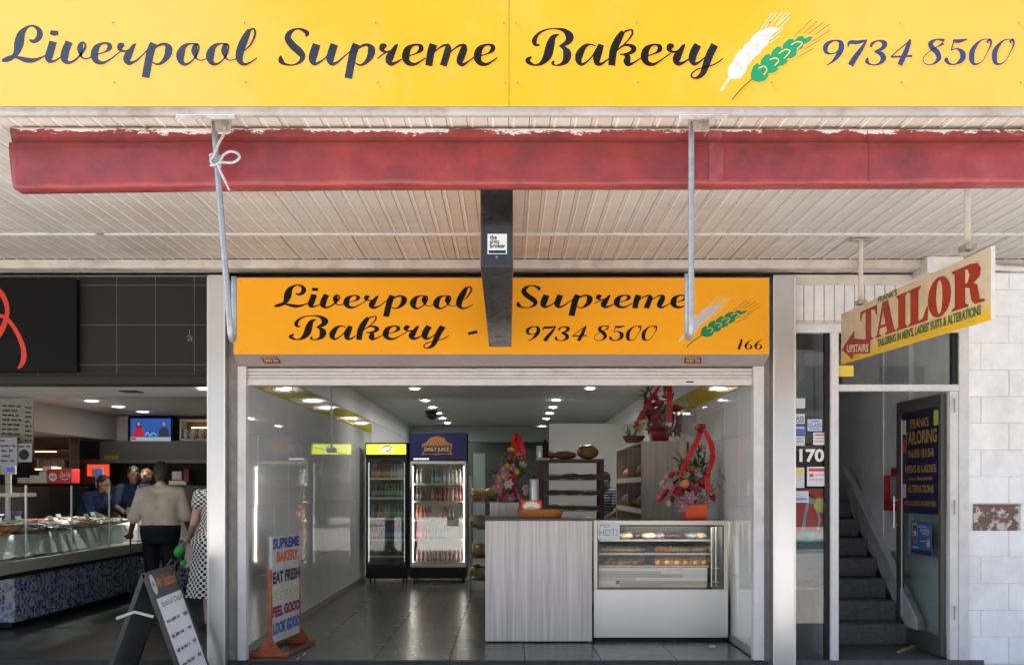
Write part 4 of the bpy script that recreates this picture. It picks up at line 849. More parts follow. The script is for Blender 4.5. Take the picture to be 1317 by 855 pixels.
xr = PXx(426.5, 3.0); MB().tube([(xr, 3.0, PZz(578, 3)), (xr, 3.0, 2.6995)], .009, 8).build('rod', M_white, rd); MB().box(xr - .05, xr + .05, 2.96, 3.04, PZz(582, 3), PZz(576, 3)).build('end_plate', M_white, rd, bevel=.004)

# ------------------------------------------------------------------ drink fridges
M_fr = mat('fridge_black', (.012, .012, .013), .35)
BOT = {}
def bottle_proto(key, col, h=.205, r=.025, can=False):
    col = tuple(c * .75 + .03 for c in col)
    m = MB()
    if can: m.lathe([(r * .8, 0), (r, .008), (r, h - .012), (r * .85, h)], seg=10)
    else: m.lathe([(r * .9, 0), (r, .01), (r, h * .58), (r * .42, h * .82), (r * .36, h * .90)], seg=10)
    me = m.mesh('body', mat('drink_' + key, col, .25, spec=.6), smooth=True)
    m = MB().lathe([(r * .42, h * .90), (r * .42, h)], seg=8); cap_ = None if can else m.mesh('cap', mat('cap_' + key, tuple(min(.8, c * 1.4 + .1) for c in col), .4))
    m = MB().lathe([(r * 1.015, h * .2), (r * 1.015, h * .48)], seg=10); lab = m.mesh('label', mat('lab_' + key, tuple(min(.7, .75 * c + .16) for c in col), .5))
    BOT[key] = (me, cap_, lab)
def bottle(key, loc, label, group):
    t = thing('drink_can' if BOT[key][1] is None else 'drink_bottle', label, 'can' if BOT[key][1] is None else 'bottle', loc, group)
    for n, me in zip(('body', 'cap', 'label'), BOT[key]):
        if me: child(n, me, t, loc)
for k, c in dict(orange=(.55, .16, .03), brown=(.06, .025, .015), green=(.03, .22, .05), blue=(.03, .08, .35), clear=(.45, .5, .5), purple=(.12, .05, .2), red=(.45, .02, .03), white=(.6, .58, .55), teal=(.05, .3, .3), pink=(.5, .2, .22)).items(): bottle_proto(k, c)
bottle_proto('redcan', (.45, .02, .03), .13, .033, True); bottle_proto('bluecan', (.03, .06, .3), .17, .03, True); bottle_proto('smallpink', (.5, .25, .22), .2, .024)
def fridge(name, label, x0, x1, y, h, mat_in, head, frame, shelf_z, contents, e_side):
    f = thing(name, label, 'fridge', ((x0 + x1) / 2, y + .33, 0)); d = .66; zb = .22
    MB().box(x0, x1, y + .04, y + d, .06, zb).build('base', M_fr, f, bevel=.006)
    for a in ((x0, x0 + .03, y + .04, y + d, zb + .0005, h), (x1 - .03, x1, y + .04, y + d, zb + .0005, h)): MB().box(*a).build('side', M_fr, f)
    MB().box(x0 + .0305, x1 - .0305, y + d - .03, y + d, zb + .0005, h).build('back', mat_in, f)
    MB().box(x0 + .031, x1 - .031, y + .06, y + d - .031, zb + .001, zb + .02).build('inner_floor', mat_in, f)
    MB().box(x0, x1, y, y + d - .0305, head, h + .001).build('header', M_fr, f, bevel=.006)
    fw = .035
    for a in ((x0 + .005, x0 + fw, y, y + .038, zb + .01, head - .01), (x1 - fw, x1 - .005, y, y + .038, zb + .01, head - .01), (x0 + fw + .0003, x1 - fw - .0003, y, y + .038, zb + .01, zb + .05), (x0 + fw + .0003, x1 - fw - .0003, y, y + .038, head - .05, head - .01)): MB().box(*a).build('door_frame', frame, f, bevel=.003)
    MB().box(x0 + fw, x1 - fw, y + .012, y + .02, zb + .05, head - .05).build('glass_door', glass('fridge_glass', (.95, .97, .96), boost=.09), f)
    hd = MB().tube([(x0 + .02, y - .03, .95), (x0 + .02, y - .03, 1.35)], .009, 8).build('handle', M_fr, f)
    for k in range(5): MB().box(x0 + .03, x1 - .03, y + .032, y + .039, .08 + .026 * k, .092 + .026 * k).build('vent_slat', M_dark, f)
    for a, b in ((x0 + .06, y + .1), (x1 - .06, y + .1), (x0 + .06, y + d - .1), (x1 - .06, y + d - .1)):
        w = MB().tube([(a - .012, b, .031), (a + .012, b, .031)], .03, 12).build('castor', M_dark, f)
    for a in (x0 + .037, x1 - .045): MB().box(a, a + .008, y + .055, y + .07, zb + .08, head - .08).build('light_strip', e_side, f)
    for i, z in enumerate(shelf_z):
        s_ = MB().box(x0 + .032, x1 - .032, y + .08, y + d - .032, z - .008, z).build('shelf', mat('wire_shelf', (.5, .5, .5), .4), f)
        MB().box(x0 + .032, x1 - .032, y + .068, y + .079, z - .022, z + .004).build('price_strip', mat('price_strip', (.6, .55, .35), .5), s_)
    for i, (z, keys, lb) in enumerate(contents):
        keys = [q for k_ in keys for q in ((k_, k_) if k_ != 'smallpink' else (k_,))]; n = len(keys); w = (x1 - x0 - .14) / n
        for k, key in enumerate(keys):
            if key: bottle(key, (x0 + .07 + w * (k + .5), y + .13 + random.uniform(0, .02), z + .0005), '%s bottle, %s from left in front on the%s' % (key.replace('smallpink', 'small pink'), ordw(k + 1), lb.split(' on the')[1]), 'bottles on the' + lb.split(' on the')[1])
            if key and random.random() < .8: bottle(key, (x0 + .07 + w * (k + .5) + random.uniform(-.005, .005), y + .22, z + .0005), '%s bottle, %s from left behind on the%s' % (key.replace('smallpink', 'small pink'), ordw(k + 1), lb.split(' on the')[1]), 'bottles on the' + lb.split(' on the')[1])
    return f
yF = 6.5
x0, x1 = PXx(470, yF), PXx(523.5, yF)
E_side = emis('fridge_tube', (.85, 1, .92), .35); E_warm = emis('fridge_tube_warm', (1, .92, .80), 6.5)
fA = fridge('narrow_fridge', 'narrow black drinks fridge with a glowing yellow header', x0, x1, yF, 2.005, mat('fridge_inner_grey', (.25, .28, .28), .5), PZz(587, yF), M_fr, [.38, .62, .92, 1.22, 1.5],
  [(1.5, ['orange', 'orange', 'orange', 'clear', 'white'], 'orange juice bottle on the top shelf of the narrow fridge'), (1.22, ['brown', 'brown', 'green', 'green', 'green'], 'cola or green bottle on the second shelf of the narrow fridge'), (.92, ['purple', 'orange', 'clear', 'green', 'green'], 'mixed soft drink bottle on the third shelf of the narrow fridge'), (.62, ['brown', 'brown', 'blue', 'blue', 'blue'], 'dark cola or blue bottle on the fourth shelf of the narrow fridge')], E_side)
hA = MB().box(x0 + .015, x1 - .015, yF - .006, yF - .0005, PZz(584, yF), PZz(571, yF)).build('lit_panel', emis('header_yellow', (.62, .68, .05), .55), fA)
ph = Plane((0, yF - .006, 0), (1, 0, 0), (0, 0, 1), .0004); fh = lambda x, y: (PXx(x, yF), PZz(y, yF)); m = MB()
outline(m, ph, [[(497 + 9 * math.cos(q), 577.5 + 4.6 * math.sin(q)) for q in [2 * math.pi * j / 20 for j in range(20)]]], fh); m.build('logo', emis('header_pale', (.8, .85, .5), .45), fA, fix=False)
m = MB(); stroke(m, ph, [(490, 579, .8), (495, 574, 1.6), (503, 574.5, 1.2), (501, 579, 1.6), (494, 581, .8)], fh); m.build('logo_swirl', emis('header_olive', (.16, .17, .08), .25), fA, fix=False)
x0, x1 = PXx(527, yF), PXx(600, yF)
fB = fridge('juice_fridge', 'wide drinks fridge with blue juice header and bright white door', x0, x1, yF, 2.15, mat('fridge_inner_white', (.78, .74, .68), .5), PZz(592, yF), mat('fridge_white', (.62, .60, .55), .35), [.30, .62, .90, 1.17, 1.42],
  [(1.42, ['white', None, 'teal', 'white', 'clear', 'white'], 'pale carton bottle on the top shelf of the juice fridge'), (1.17, ['brown', None, 'red', 'red', 'pink', 'red'], 'red bottle on the second shelf of the juice fridge'), (.90, ['orange', 'red', None, 'orange', 'brown', None], 'red or orange bottle on the third shelf of the juice fridge'), (.62, ['red', 'red', 'green', 'green', None, None], 'red or green bottle on the fourth shelf of the juice fridge'), (.30, ['smallpink'] * 11, 'small pink bottle on the bottom shelf of the juice fridge')], E_warm)
MB().box(x0 + .0, x1, yF - .004, yF - .0005, PZz(591, yF), PZz(556.5, yF)).build('blue_header', mat('fridge_blue', (.012, .018, .10), .3, var=.1), fB)
ph.o = Vector((0, yF - .0045, 0)); ph.h = .001; m = MB()
outline(m, ph, [[(542, 572), (549, 568), (553, 563), (562, 560.5), (571, 563), (575, 568), (582, 571), (580, 579), (582, 585), (573, 583.5), (562, 585), (551, 583.5), (542, 585), (545, 578)]], fh); lg = m.build('logo', mat('logo_orange', (.42, .16, .05), .5), fB, fix=False)
m = MB(); ph.h += .001; outline(m, ph, [[(544, 573.5), (579, 573), (578, 582.5), (545, 583)]], fh); m.build('logo_panel', mat('logo_dark', (.03, .02, .03), .5), lg, fix=False)
m = MB(); ph.h += .001; text(m, ph, 'DAILY JUICE', fh(546, 0)[0], fh(577.5, 0)[0], fh(0, 581.5)[1], fh(0, 575)[1], .03); m.build('logo_lettering', mat('logo_cream', (.6, .5, .3), .5), lg, fix=False)
m = MB(); ph.h = .001
for k in range(6): outline(m, ph, [[(532 + k * 3.4, 589), (534.6 + k * 3.4, 589), (534.6 + k * 3.4, 591), (532 + k * 3.4, 591)]], fh)
m.build('small_print', emis('display_white', (.9, .95, 1), .4), fB, fix=False)

# ------------------------------------------------------------------ counter
def wood(name, col, ax, k=1.0):
    m, t, b = _new(name); N, Lk = t.nodes, t.links; tc = N.new('ShaderNodeTexCoord'); mp = N.new('ShaderNodeMapping'); s = [30, 30, 30]; s[ax] = .9; mp.inputs['Scale'].default_value = s; Lk.new(tc.outputs['Object'], mp.inputs[0])
    n = N.new('ShaderNodeTexNoise'); n.inputs['Scale'].default_value = 1.0; n.inputs['Detail'].default_value = 7; n.inputs['Roughness'].default_value = .6; n.inputs['Distortion'].default_value = .4; Lk.new(mp.outputs[0], n.inputs['Vector'])
    cr = N.new('ShaderNodeValToRGB'); e = cr.color_ramp.elements; e[0].position = .32; e[0].color = tuple(c * .74 for c in col) + (1,); e[1].position = .66; e[1].color = tuple(min(1, c * 1.14) for c in col) + (1,); Lk.new(n.outputs[0], cr.inputs[0]); Lk.new(cr.outputs[0], b.inputs['Base Color'])
    b.inputs['Roughness'].default_value = .42; bp = N.new('ShaderNodeBump'); bp.inputs['Strength'].default_value = .06; Lk.new(n.outputs[0], bp.inputs['Height']); Lk.new(bp.outputs[0], b.inputs['Normal']); MATS[name] = m; return m
M_lam = wood('grey_laminate', (.68, .61, .575), 2); M_lam2 = wood('beige_laminate', (.58, .50, .44), 2)
yC = .89; cx0, cx1 = PXx(624, yC), PXx(761.5, yC); zc = PZz(669.5, yC)
ct = thing('shop_counter', 'pale grey woodgrain laminate counter at the shop front', 'counter', ((cx0 + cx1) / 2, yC + .3, 0))
MB().box(cx0, cx1, yC, yC + .02, .012, zc).build('front_panel', M_lam, ct, bevel=.002, bseg=1)
MB().box(cx0, cx0 + .02, yC + .0205, yC + .62, .012, zc).build('side_panel', M_lam, ct); MB().box(cx1 - .02, cx1, yC + .0205, yC + .62, .012, zc).build('side_panel', M_lam, ct)
MB().box(cx0 + .03, cx1 - .03, yC + .03, yC + .58, .0005, .0115).build('plinth', M_dark, ct)
MB().box(cx0, cx1 + .004, yC - .002, yC + .63, zc + .0005, zc + .022).build('worktop', mat('dark_worktop', (.045, .042, .040), .3, var=.2), ct, bevel=.003)
rb = MB().box(PXx(630, 1.6), PXx(668, 1.6), 1.6, 2.1, .001, PZz(646, 1.6)).build('raised_unit', M_lam2, ct, bevel=.003)
MB().box(PXx(668, 1.6) + .001, cx1 + .2, 1.65, 2.1, .001, .98).build('rear_unit', M_lam2, ct)

# basket tray with starburst price card
bkx, bky = PXx(695, 1.12), 1.15; zt = zc + .0225
bt = thing('woven_basket', 'orange woven tray basket on the counter', 'basket', (bkx, bky, zt))
m = MB(); n = 28; prof_ = [(.92, 0), (1.0, .06), (1.03, .072), (.97, .072), (.9, .012)]
vs = []
for s_, z in prof_:
    for k in range(n):
        a = 2 * math.pi * k / n; cxx, syy = math.cos(a), math.sin(a); sq = lambda v: math.copysign(abs(v) ** .55, v)
        vs.append((bkx + .205 * s_ * sq(cxx), bky + .13 * s_ * sq(syy), zt + z + .004 * (k % 2)))
m.add(vs, [(i * n + k, i * n + (k + 1) % n, (i + 1) * n + (k + 1) % n, (i + 1) * n + k) for i in range(len(prof_) - 1) for k in range(n)] + [tuple(range((len(prof_) - 1) * n, len(prof_) * n)), tuple(reversed(range(n)))])
m.build('tray', mat('orange_wicker', (.42, .14, .02), .6, var=.35, vscale=55, bump=.8, bscale=90), bt)
for k in range(7):
    o = MB().ell((bkx + random.uniform(-.14, .15), bky + random.uniform(-.06, .07), zt + .06), (.05, .03, .025), 10, 6, Euler((0, 0, random.uniform(0, 3)))).build('bread_roll', mat('roll_crust', (.42, .17, .04), .5, var=.3, vscale=30), smooth=True); tag(o, 'small golden bread roll lying in the orange basket', 'bread roll', 'rolls in the basket')
pc = thing('price_card', 'red card with a white starburst standing in the basket', 'card', (PXx(684, 1.05), 1.06, zt + .02))
yq = 1.06; MB().box(PXx(670, yq), PXx(697, yq), yq, yq + .004, zt + .015, PZz(643, yq)).build('card', mat('card_red', (.55, .02, .02), .5), pc)
pp2 = Plane((0, yq, 0), (1, 0, 0), (0, 0, 1)); m = MB(); outline(m, pp2, [[(683.5 + (12.5 if k % 2 else 9.5) * math.cos(2 * math.pi * k / 32), 650.5 + (7 if k % 2 else 5) * math.sin(2 * math.pi * k / 32)) for k in range(32)]], lambda x, y: (PXx(x, yq), PZz(y, yq))); m.build('starburst', mat('card_white', (.72, .68, .55), .5), pc, fix=False)
m = MB(); stroke(m, pp2, [(678, 654, .8), (681, 652.5, .8), (686, 652.5, .8), (689, 654, .8)], lambda x, y: (PXx(x, yq), PZz(y, yq))); m.build('print', M_dark, pc, fix=False)
# steel canister and bottles behind
def can_(nm, lb, px, y, z0, z1, r, mt, cat): 
    t = thing(nm, lb, cat, (PXx(px, y), y, z0)); MB().lathe([(r * .97, z0), (r, z0 + .01), (r, z1 - .01), (r * .9, z1)], (PXx(px, y), y, 0), 18).build('body', mt, t, smooth=True); MB().lathe([(r * .4, z1), (r * .4, z1 + .02), (r * .2, z1 + .03)], (PXx(px, y), y, 0), 10).build('lid', M_dark, t); return t
can_('steel_canister', 'tall stainless canister behind the counter', 687, 1.75, .98, PZz(615.5, 1.75), .045, M_ssf, 'canister')
for px, y, zt_, lb in ((694, 3.0, 573, 'thin steel pump bottle left of the bread rack'), (701, 3.2, 568, 'black capped bottle on top of the bread rack end')):
    can_('pump_bottle', lb, px, y, 1.68, PZz(zt_, y), .035, M_ssf if px == 694 else M_dark, 'bottle')
MB().box(PXx(690, 3.0), PXx(706, 3.2), 2.95, 3.25, 1.66, 1.6795).build('ledge', M_lam2, ct)

# ------------------------------------------------------------------ pastry display case
yD = .95; dx0_, dx1_ = PXx(763.5, yD), PXx(936.5, yD); zD = PZz(669, yD); dep = .62
dc = thing('display_case', 'stainless and glass pastry display case beside the counter', 'display case', ((dx0_ + dx1_) / 2, yD + .3, 0))
gz0, gz1 = PZz(757.5, yD), PZz(675, yD); gx0, gx1 = PXx(768.5, yD), PXx(931, yD)
MB().box(dx0_ + .01, dx1_ - .01, yD + .03, yD + dep - .02, .0005, .0345).build('plinth', M_dark, dc)
MB().box(dx0_, dx1_, yD, yD + .03, .035, gz0).build('front_panel', M_ssf, dc, bevel=.004)
MB().box(dx0_, dx1_, yD + .0305, yD + dep, .035, gz0).build('base', M_ssf, dc, bevel=.004)
for a in ((dx0_, gx0, yD, yD + .03, gz0 + .0005, zD), (gx1, dx1_, yD, yD + .03, gz0 + .0005, zD), (gx0 + .0005, gx1 - .0005, yD, yD + .03, gz1, zD), (dx0_, dx0_ + .02, yD + dep - .03, yD + dep, gz0 + .0005, zD), (dx1_ - .02, dx1_, yD + dep - .03, yD + dep, gz0 + .0005, zD)):
    MB().box(*a).build('frame', mat('case_frame', (.60, .55, .48), .35, metal=.6), dc, bevel=.003)
MB().box(dx0_, dx1_, yD + .0305, yD + dep, zD - .014, zD).build('top_glass', mat('case_top', (.10, .10, .10), .15), dc)
bw_ = .012
for a in ((gx0, gx0 + bw_, gz0, gz1), (gx1 - bw_, gx1, gz0, gz1), (gx0 + bw_ + .0003, gx1 - bw_ - .0003, gz0, gz0 + bw_), (gx0 + bw_ + .0003, gx1 - bw_ - .0003, gz1 - bw_, gz1)): MB().box(a[0] + .0005, a[1] - .0005, yD - .001, yD + .012, a[2] + .001, a[3] - .001).build('gasket', M_black, dc)
MB().box(gx0 + bw_, gx1 - bw_, yD + .004, yD + .009, gz0 + bw_, gz1 - bw_).build('front_glass', G_clear, dc)
MB().box(dx0_ + .02, dx1_ - .02, yD + dep - .02, yD + dep - .015, gz0 + .01, zD - .02).build('rear_door', mat('case_rear', (.10, .10, .11), .25), dc)
E_case_fill = emis('case_fill_glow', (1, .90, .74), 12); MB().box(gx0 + .05, gx1 - .05, yD + .032, yD + .046, gz1 + .003, gz1 + .018).build('hidden_fill_bar', E_case_fill, dc)  # glowing bar added out of view behind the top frame to brighten the pastries
xi = PXx(911, yD)
sz_ = [PZz(694, yD + .1), PZz(711.5, yD + .1)]
for z in sz_:
    s_ = MB().box(dx0_ + .03, xi + .06, yD + .10, yD + .50, z - .006, z).build('shelf', mat('shelf_glass', (.35, .37, .36), .15), dc); MB().box(dx0_ + .03, xi + .06, yD + .092, yD + .0995, z - .012, z + .006).build('shelf_edge', mat('shelf_edge', (.36, .36, .35), .3), s_)
zl = PZz(727.5, yD + .05)
MB().box(dx0_ + .03, xi + .02, yD + .07, yD + .50, zl - .012, zl).build('deck', M_lam2, dc)
# lower fascia inside the glass: pale timber-look strips, one by one
M_pl = [wood('plank_%d' % k, c, 0) for k, c in enumerate(((.72, .62, .54), (.56, .46, .40), (.78, .69, .62), (.46, .37, .32)))]
nb = 6; hh = (zl - .014 - gz0 - .014) / nb
for k in range(nb):
    xs = [gx0 + bw_ + .002] + sorted(random.uniform(gx0 + .15, xi - .15) for _ in range(2)) + [xi]
    for q in range(3):
        if xs[q + 1] - xs[q] > .03: MB().box(xs[q], xs[q + 1] - .001, yD + .04, yD + .052 + random.uniform(0, .002), gz0 + .014 + hh * k, gz0 + .014 + hh * (k + 1) - .0012).build('timber_strip', random.choice(M_pl), dc)
for z in (gz0 + .06, zl - .02): MB().tube([(xi + .03, yD + .05, z), (gx1 - .03, yD + .05, z)], .006, 8).build('rail', M_ssf, dc)
MB().tube([(xi + .04, yD + .06, gz0 + .02), (xi + .04, yD + .06, gz1 - .02)], .007, 8).build('upright', M_ssf, dc); MB().tube([(gx1 - .05, yD + .10, gz0 + .02), (gx1 - .05, yD + .10, gz1 - .02)], .007, 8).build('upright', M_ssf, dc)
# HOT! paper
hp = thing('hot_sign', 'white paper sign reading HOT taped to the display case', 'sign', (PXx(783, yD), yD - .006, PZz(693, yD)))
yP = yD - .0045; MB().box(PXx(769, yP), PXx(797, yP), yP, yP + .002, PZz(693, yP), PZz(671.5, yP)).build('paper', mat('white_paper', (.72, .72, .74), .7, var=.03), hp)
ph2 = Plane((0, yP, 0), (1, 0, 0), (0, 0, 1)); m = MB(); text(m, ph2, 'HOT!', PXx(771, yP), PXx(794, yP), PZz(689, yP), PZz(680, yP)); text(m, ph2, 'PIES', PXx(772, yP), PXx(784, yP), PZz(677.5, yP), PZz(673.5, yP)); m.build('lettering', mat('pen_grey', (.22, .23, .3), .6), hp, fix=False)
# pastries
M_past = mat('golden_pastry', (.60, .27, .06), .45, var=.35, vscale=40, bump=.3, bscale=60, obj_var=.2); M_past2 = mat('brown_pastry', (.30, .12, .035), .45, var=.3, vscale=40, bump=.3, obj_var=.2); M_flat = mat('pale_pastry', (.56, .32, .12), .5, var=.3, vscale=35, obj_var=.15)
def past(x, y, z, r, rz, mt, lb, grp, tilt=0):
    m = MB().ell((0, 0, 0), r, 12, 7); m.v = [Vector((v.x, v.y * (1 - .25 * (v.x / r[0]) ** 2), v.z + .004 * math.sin(v.x * 90))) for v in m.v]
    o = bpy.data.objects.new('pastry', m.mesh('pastry', mt, smooth=True)); COL.objects.link(o); o.location = (x, y, z + r[2] * (.95 + .35 * abs(math.sin(tilt)))); o.rotation_euler = (0, tilt, rz); tag(o, lb, 'pastry', grp); return o
for k in range(11): past(PXx(846 + k * 6.0, yD + .2), yD + .16 + .02 * (k % 2), zl + .002, (.08, .044, .034), 1.15 + random.uniform(-.15, .15), M_past, ordw(k + 1) + ' golden sausage roll from the left in the front row, lowest shelf', 'row of golden rolls in the case', -.35)
for k in range(10): past(PXx(849 + k * 6.0, yD + .3), yD + .30, zl + .002, (.08, .044, .034), 1.15 + random.uniform(-.15, .15), M_past, ordw(k + 1) + ' golden roll from the left in the back row, lowest shelf', 'back row of golden rolls in the case', -.3)
for k in range(10): past(PXx(782 + k * 4.4, yD + .2), yD + .16 + .03 * (k % 2), zl + .002, (.07, .038, .03), .9 + random.uniform(-.3, .3), M_past2, ordw(k + 1) + ' brown roll from the left in the heap on the lowest shelf', 'heap of brown rolls in the case', -.3)
for k, (px, w) in enumerate(((790, .1), (806, .1), (818, .075))): past(PXx(px, yD + .25), yD + .25, sz_[1] + .001, (w * 1.2, .08, .026), random.uniform(-.2, .2), M_flat, ['large flat pie at the left of the middle shelf', 'flat pie second from left on the middle shelf', 'small flat pie third from left on the middle shelf'][k], 'flat pies on the middle shelf')
for k in range(4): past(PXx(846 + k * 5, yD + .2), yD + .2, sz_[1] + .001, (.036, .036, .032), 0, mat('glazed_bun', (.55, .15, .05), .25, var=.3, vscale=30), ordw(k + 1) + ' small glazed red-brown bun from the left on the middle shelf', 'glazed buns on the middle shelf')
for k, px in enumerate((873, 893, 903)): past(PXx(px, yD + .25), yD + .22 + .05 * k, sz_[1] + .001, (.125, .07, .03), random.uniform(-.1, .1), M_flat, ['long flat pastry beside the glazed buns', 'long flat pastry in the middle right of middle shelf', 'long flat pastry at the right end of middle shelf'][k], 'long pastries on the middle shelf')
for k, (px, c, w) in enumerate(((806, (.55, .40, .28), .07), (818, (.04, .03, .03), .05), (835, (.60, .48, .36), .08), (848, (.25, .16, .22), .05), (868, (.05, .02, .03), .11), (890, (.20, .22, .28), .07), (900, (.5, .32, .2), .06))):
    past(PXx(px, yD + .25), yD + .25, sz_[0] + .001, (w, .07, .03), .1 * k, mat('topbag%d' % k, c, .3, var=.3, vscale=20), ['pale wrapped loaf at the left of the top shelf', 'dark wrapped cake second on the top shelf', 'pale wrapped loaf third on the top shelf', 'mauve wrapped cake on the top shelf', 'large dark wrapped cake on the top shelf', 'blue-grey wrapped cake on the top shelf', 'golden wrapped loaf at the right of the top shelf'][k], 'wrapped cakes on the top shelf')
lit = MB().box(PXx(901, 1.02), PXx(908, 1.02), .60, .63, .0005, .02).build('paper_scrap', mat('scrap', (.5, .47, .42), .8)); lit.location.x += .0; tag(lit, 'small paper scrap on the floor by the display case', 'litter')

# ------------------------------------------------------------------ bread shelving along the right wall
yS, yE = 3.1, 5.7; xf = PXx(825, yS); zS = PZz(567, yS)
bsx = thing('bread_shelving', 'beige laminate bread shelving along the right wall', 'shelving', ((xf + RW) / 2, (yS + yE) / 2, 0))
for nm, a in (('end_panel', (xf, RW - .016, yS, yS + .025, .001, zS)), ('divider', (xf, RW - .016, 4.38, 4.405, .001, zS - .026)), ('end_panel', (xf, RW - .016, yE - .025, yE, .001, zS)), ('top_board', (xf, RW - .016, yS + .026, yE - .026, zS - .025, zS)), ('back_board', (RW - .03, RW - .016, yS + .026, yE - .026, .001, zS - .026))): MB().box(*a).build(nm, M_lam2, bsx, bevel=.002, bseg=1)
shz = [.35, .75, 1.1, 1.45]
for z in shz:
    for a, b in ((yS + .026, 4.379), (4.406, yE - .026)):
        MB().box(xf + .01, RW - .031, a, b, z - .018, z).build('shelf', M_lam2, bsx); MB().box(xf, xf + .008, a, b, z - .03, z + .03).build('shelf_rail', M_ssf, bsx)
M_loaf = mat('loaf_crust', (.36, .15, .04), .55, var=.4, vscale=14, bump=.5, bscale=25, obj_var=.2)
def loaf(loc, r, rz, lb, grp, mt=None):
    m = MB().ell((0, 0, 0), r, 14, 9)
    for v in m.v:
        if v.z > 0: v.z *= 1 + .12 * math.sin(v.x / r[0] * 9)
    o = bpy.data.objects.new('bread_loaf', m.mesh('bread_loaf', mt or M_loaf, smooth=True)); COL.objects.link(o); o.location = (loc[0], loc[1], loc[2] + r[2]); o.rotation_euler.z = rz; tag(o, lb, 'bread', grp)
for z, nm in zip(shz[1:], ('lower', 'middle', 'upper')):
    for k in range(5): loaf((xf + .17, 3.35 + .5 * k, z), (.13, .14, .08 + .02 * random.random()), random.random(), '%s crusty loaf from the street on the %s shelf of the bread shelving' % (ordw(k + 1), nm), 'loaves on the %s shelf' % nm)

# brown bread rack with wire trays
yR = 3.5; rk = thing('bread_rack', 'dark brown bread rack with wire trays behind the counter', 'rack', (PXx(735, yR), yR + .2, 0))
rx0, rx1 = PXx(694, yR), PXx(777, yR); zR = PZz(594, yR); M_rk = mat('dark_brown_rack', (.11, .05, .034), .45, var=.2)
for x in (rx0, rx1 - .045):
    for y in (yR, yR + .45): MB().box(x, x + .045, y, y + .04, .001, zR).build('post', M_rk, rk, bevel=.006)
MB().box(rx0, rx1, yR, yR + .49, zR + .0005, zR + .035).build('top_shelf', M_rk, rk, bevel=.006)
for z in (PZz(617, yR), PZz(637, yR), PZz(657, yR), .7, .35):
    t_ = thing('wire_tray', '', 'tray', (rx0, yR, z)) if 0 else None
    m = MB()
    for k in range(22): x = rx0 + .05 + (rx1 - rx0 - .1) * k / 21; m.tube([(x, yR + .01, z + .06), (x, yR + .01, z), (x, yR + .46, z)], .0028, 5)
    for q in (0, .03, .06): m.tube([(rx0 + .045, yR + .01, z + q), (rx1 - .045, yR + .01, z + q)], .004, 6)
    m.build('wire_tray', M_steel, rk)
for k, (px, r) in enumerate(((704, (.11, .1, .05)), (727, (.14, .1, .05)), (756, (.13, .13, .085)))): loaf((PXx(px, yR + .2), yR + .22, zR + .036), r, .3 * k, ['flat brown loaf at the left on top of the bread rack', 'flat brown loaf in the middle on top of the rack', 'big round loaf on top of the bread rack'][k], 'loaves on top of the rack', None if k < 2 else mat('bagged_loaf', (.36, .19, .05), .3, var=.4, vscale=12))
for z, nm in ((PZz(617, yR), 'top'), (PZz(637, yR), 'second'), (PZz(657, yR), 'third')):
    for k in range(3): loaf((rx0 + .16 + .21 * k, yR + .2, z + .004), (.13, .12 + .03 * random.random(), .026 + .012 * random.random()), random.uniform(-.3, .3), '%s dark baguette from the left in the %s wire tray' % (ordw(k + 1), nm), 'bread in the %s wire tray' % nm, mat('dark_bread', (.13, .065, .03), .6, var=.3))
pt_ = thing('white_partition', 'pale grey partition wall behind the bread rack', 'partition', (1.3, 7.2, 0))
MB().box(PXx(708, 7.2), RW - .017, 7.2, 7.25, .001, PZz(547, 7.2)).build('panel', mat('partition_grey', (.62, .63, .60), .5), pt_); MB().box(PXx(707, 7.2), RW - .017, 7.185, 7.265, PZz(547, 7.2) + .0005, PZz(544.5, 7.2)).build('top_trim', M_white, pt_); MB().box(PXx(706, 7.2), PXx(709.5, 7.2), 7.18, 7.1995, .001, PZz(547, 7.2)).build('edge_trim', M_white, pt_)

# rack of bagged bread left of the counter
yG = 5.2; br = thing('bag_rack', 'wire rack stacked with bagged bread beside the juice fridge', 'rack', (PXx(618, yG), yG + .2, 0))
gx0_, gx1_ = PXx(604.5, yG), PXx(640, yG)
for x in (gx0_, gx1_):
    for y in (yG, yG + .4): MB().tube([(x, y, .001), (x, y, PZz(611, yG))], .012, 8).build('post', M_alu, br)
for z in (.16, .45, .82, 1.18): MB().box(gx0_ + .013, gx1_ - .013, yG, yG + .4, z - .008, z).build('shelf', M_steel, br)
M_bag = mat('bread_bag', (.46, .30, .14), .22, var=.5, vscale=22, bump=.9, bscale=26, spec=.7); M_bag2 = mat('pale_bag', (.42, .37, .28), .2, var=.5, vscale=22, bump=.9, bscale=26, spec=.7)
for k, (z, mt, lb) in enumerate(((.16, M_bag, 'bag of golden bread on the lowest shelf of the wire rack'), (.45, M_bag, 'bag of golden bread on the second shelf of the wire rack'), (.82, M_bag2, 'pale bread bag on the third shelf of the wire rack'), (1.18, M_bag, 'bag of bread rolls on the top shelf of the wire rack'))):
    m = MB()
    for q in range(20): m.ell((gx0_ + .07 + (gx1_ - gx0_ - .09) * (q % 5) / 4 + random.uniform(-.02, .02), yG + .0 + .10 * (q // 5), z + .07 + .05 * random.random()), (.072, .08, .065 + .02 * random.random()), 10, 7)
    o = remesh(m, 'bread_bag', .014, mt, None, 3); tag(o, lb, 'bread bag', 'bags on the wire rack')

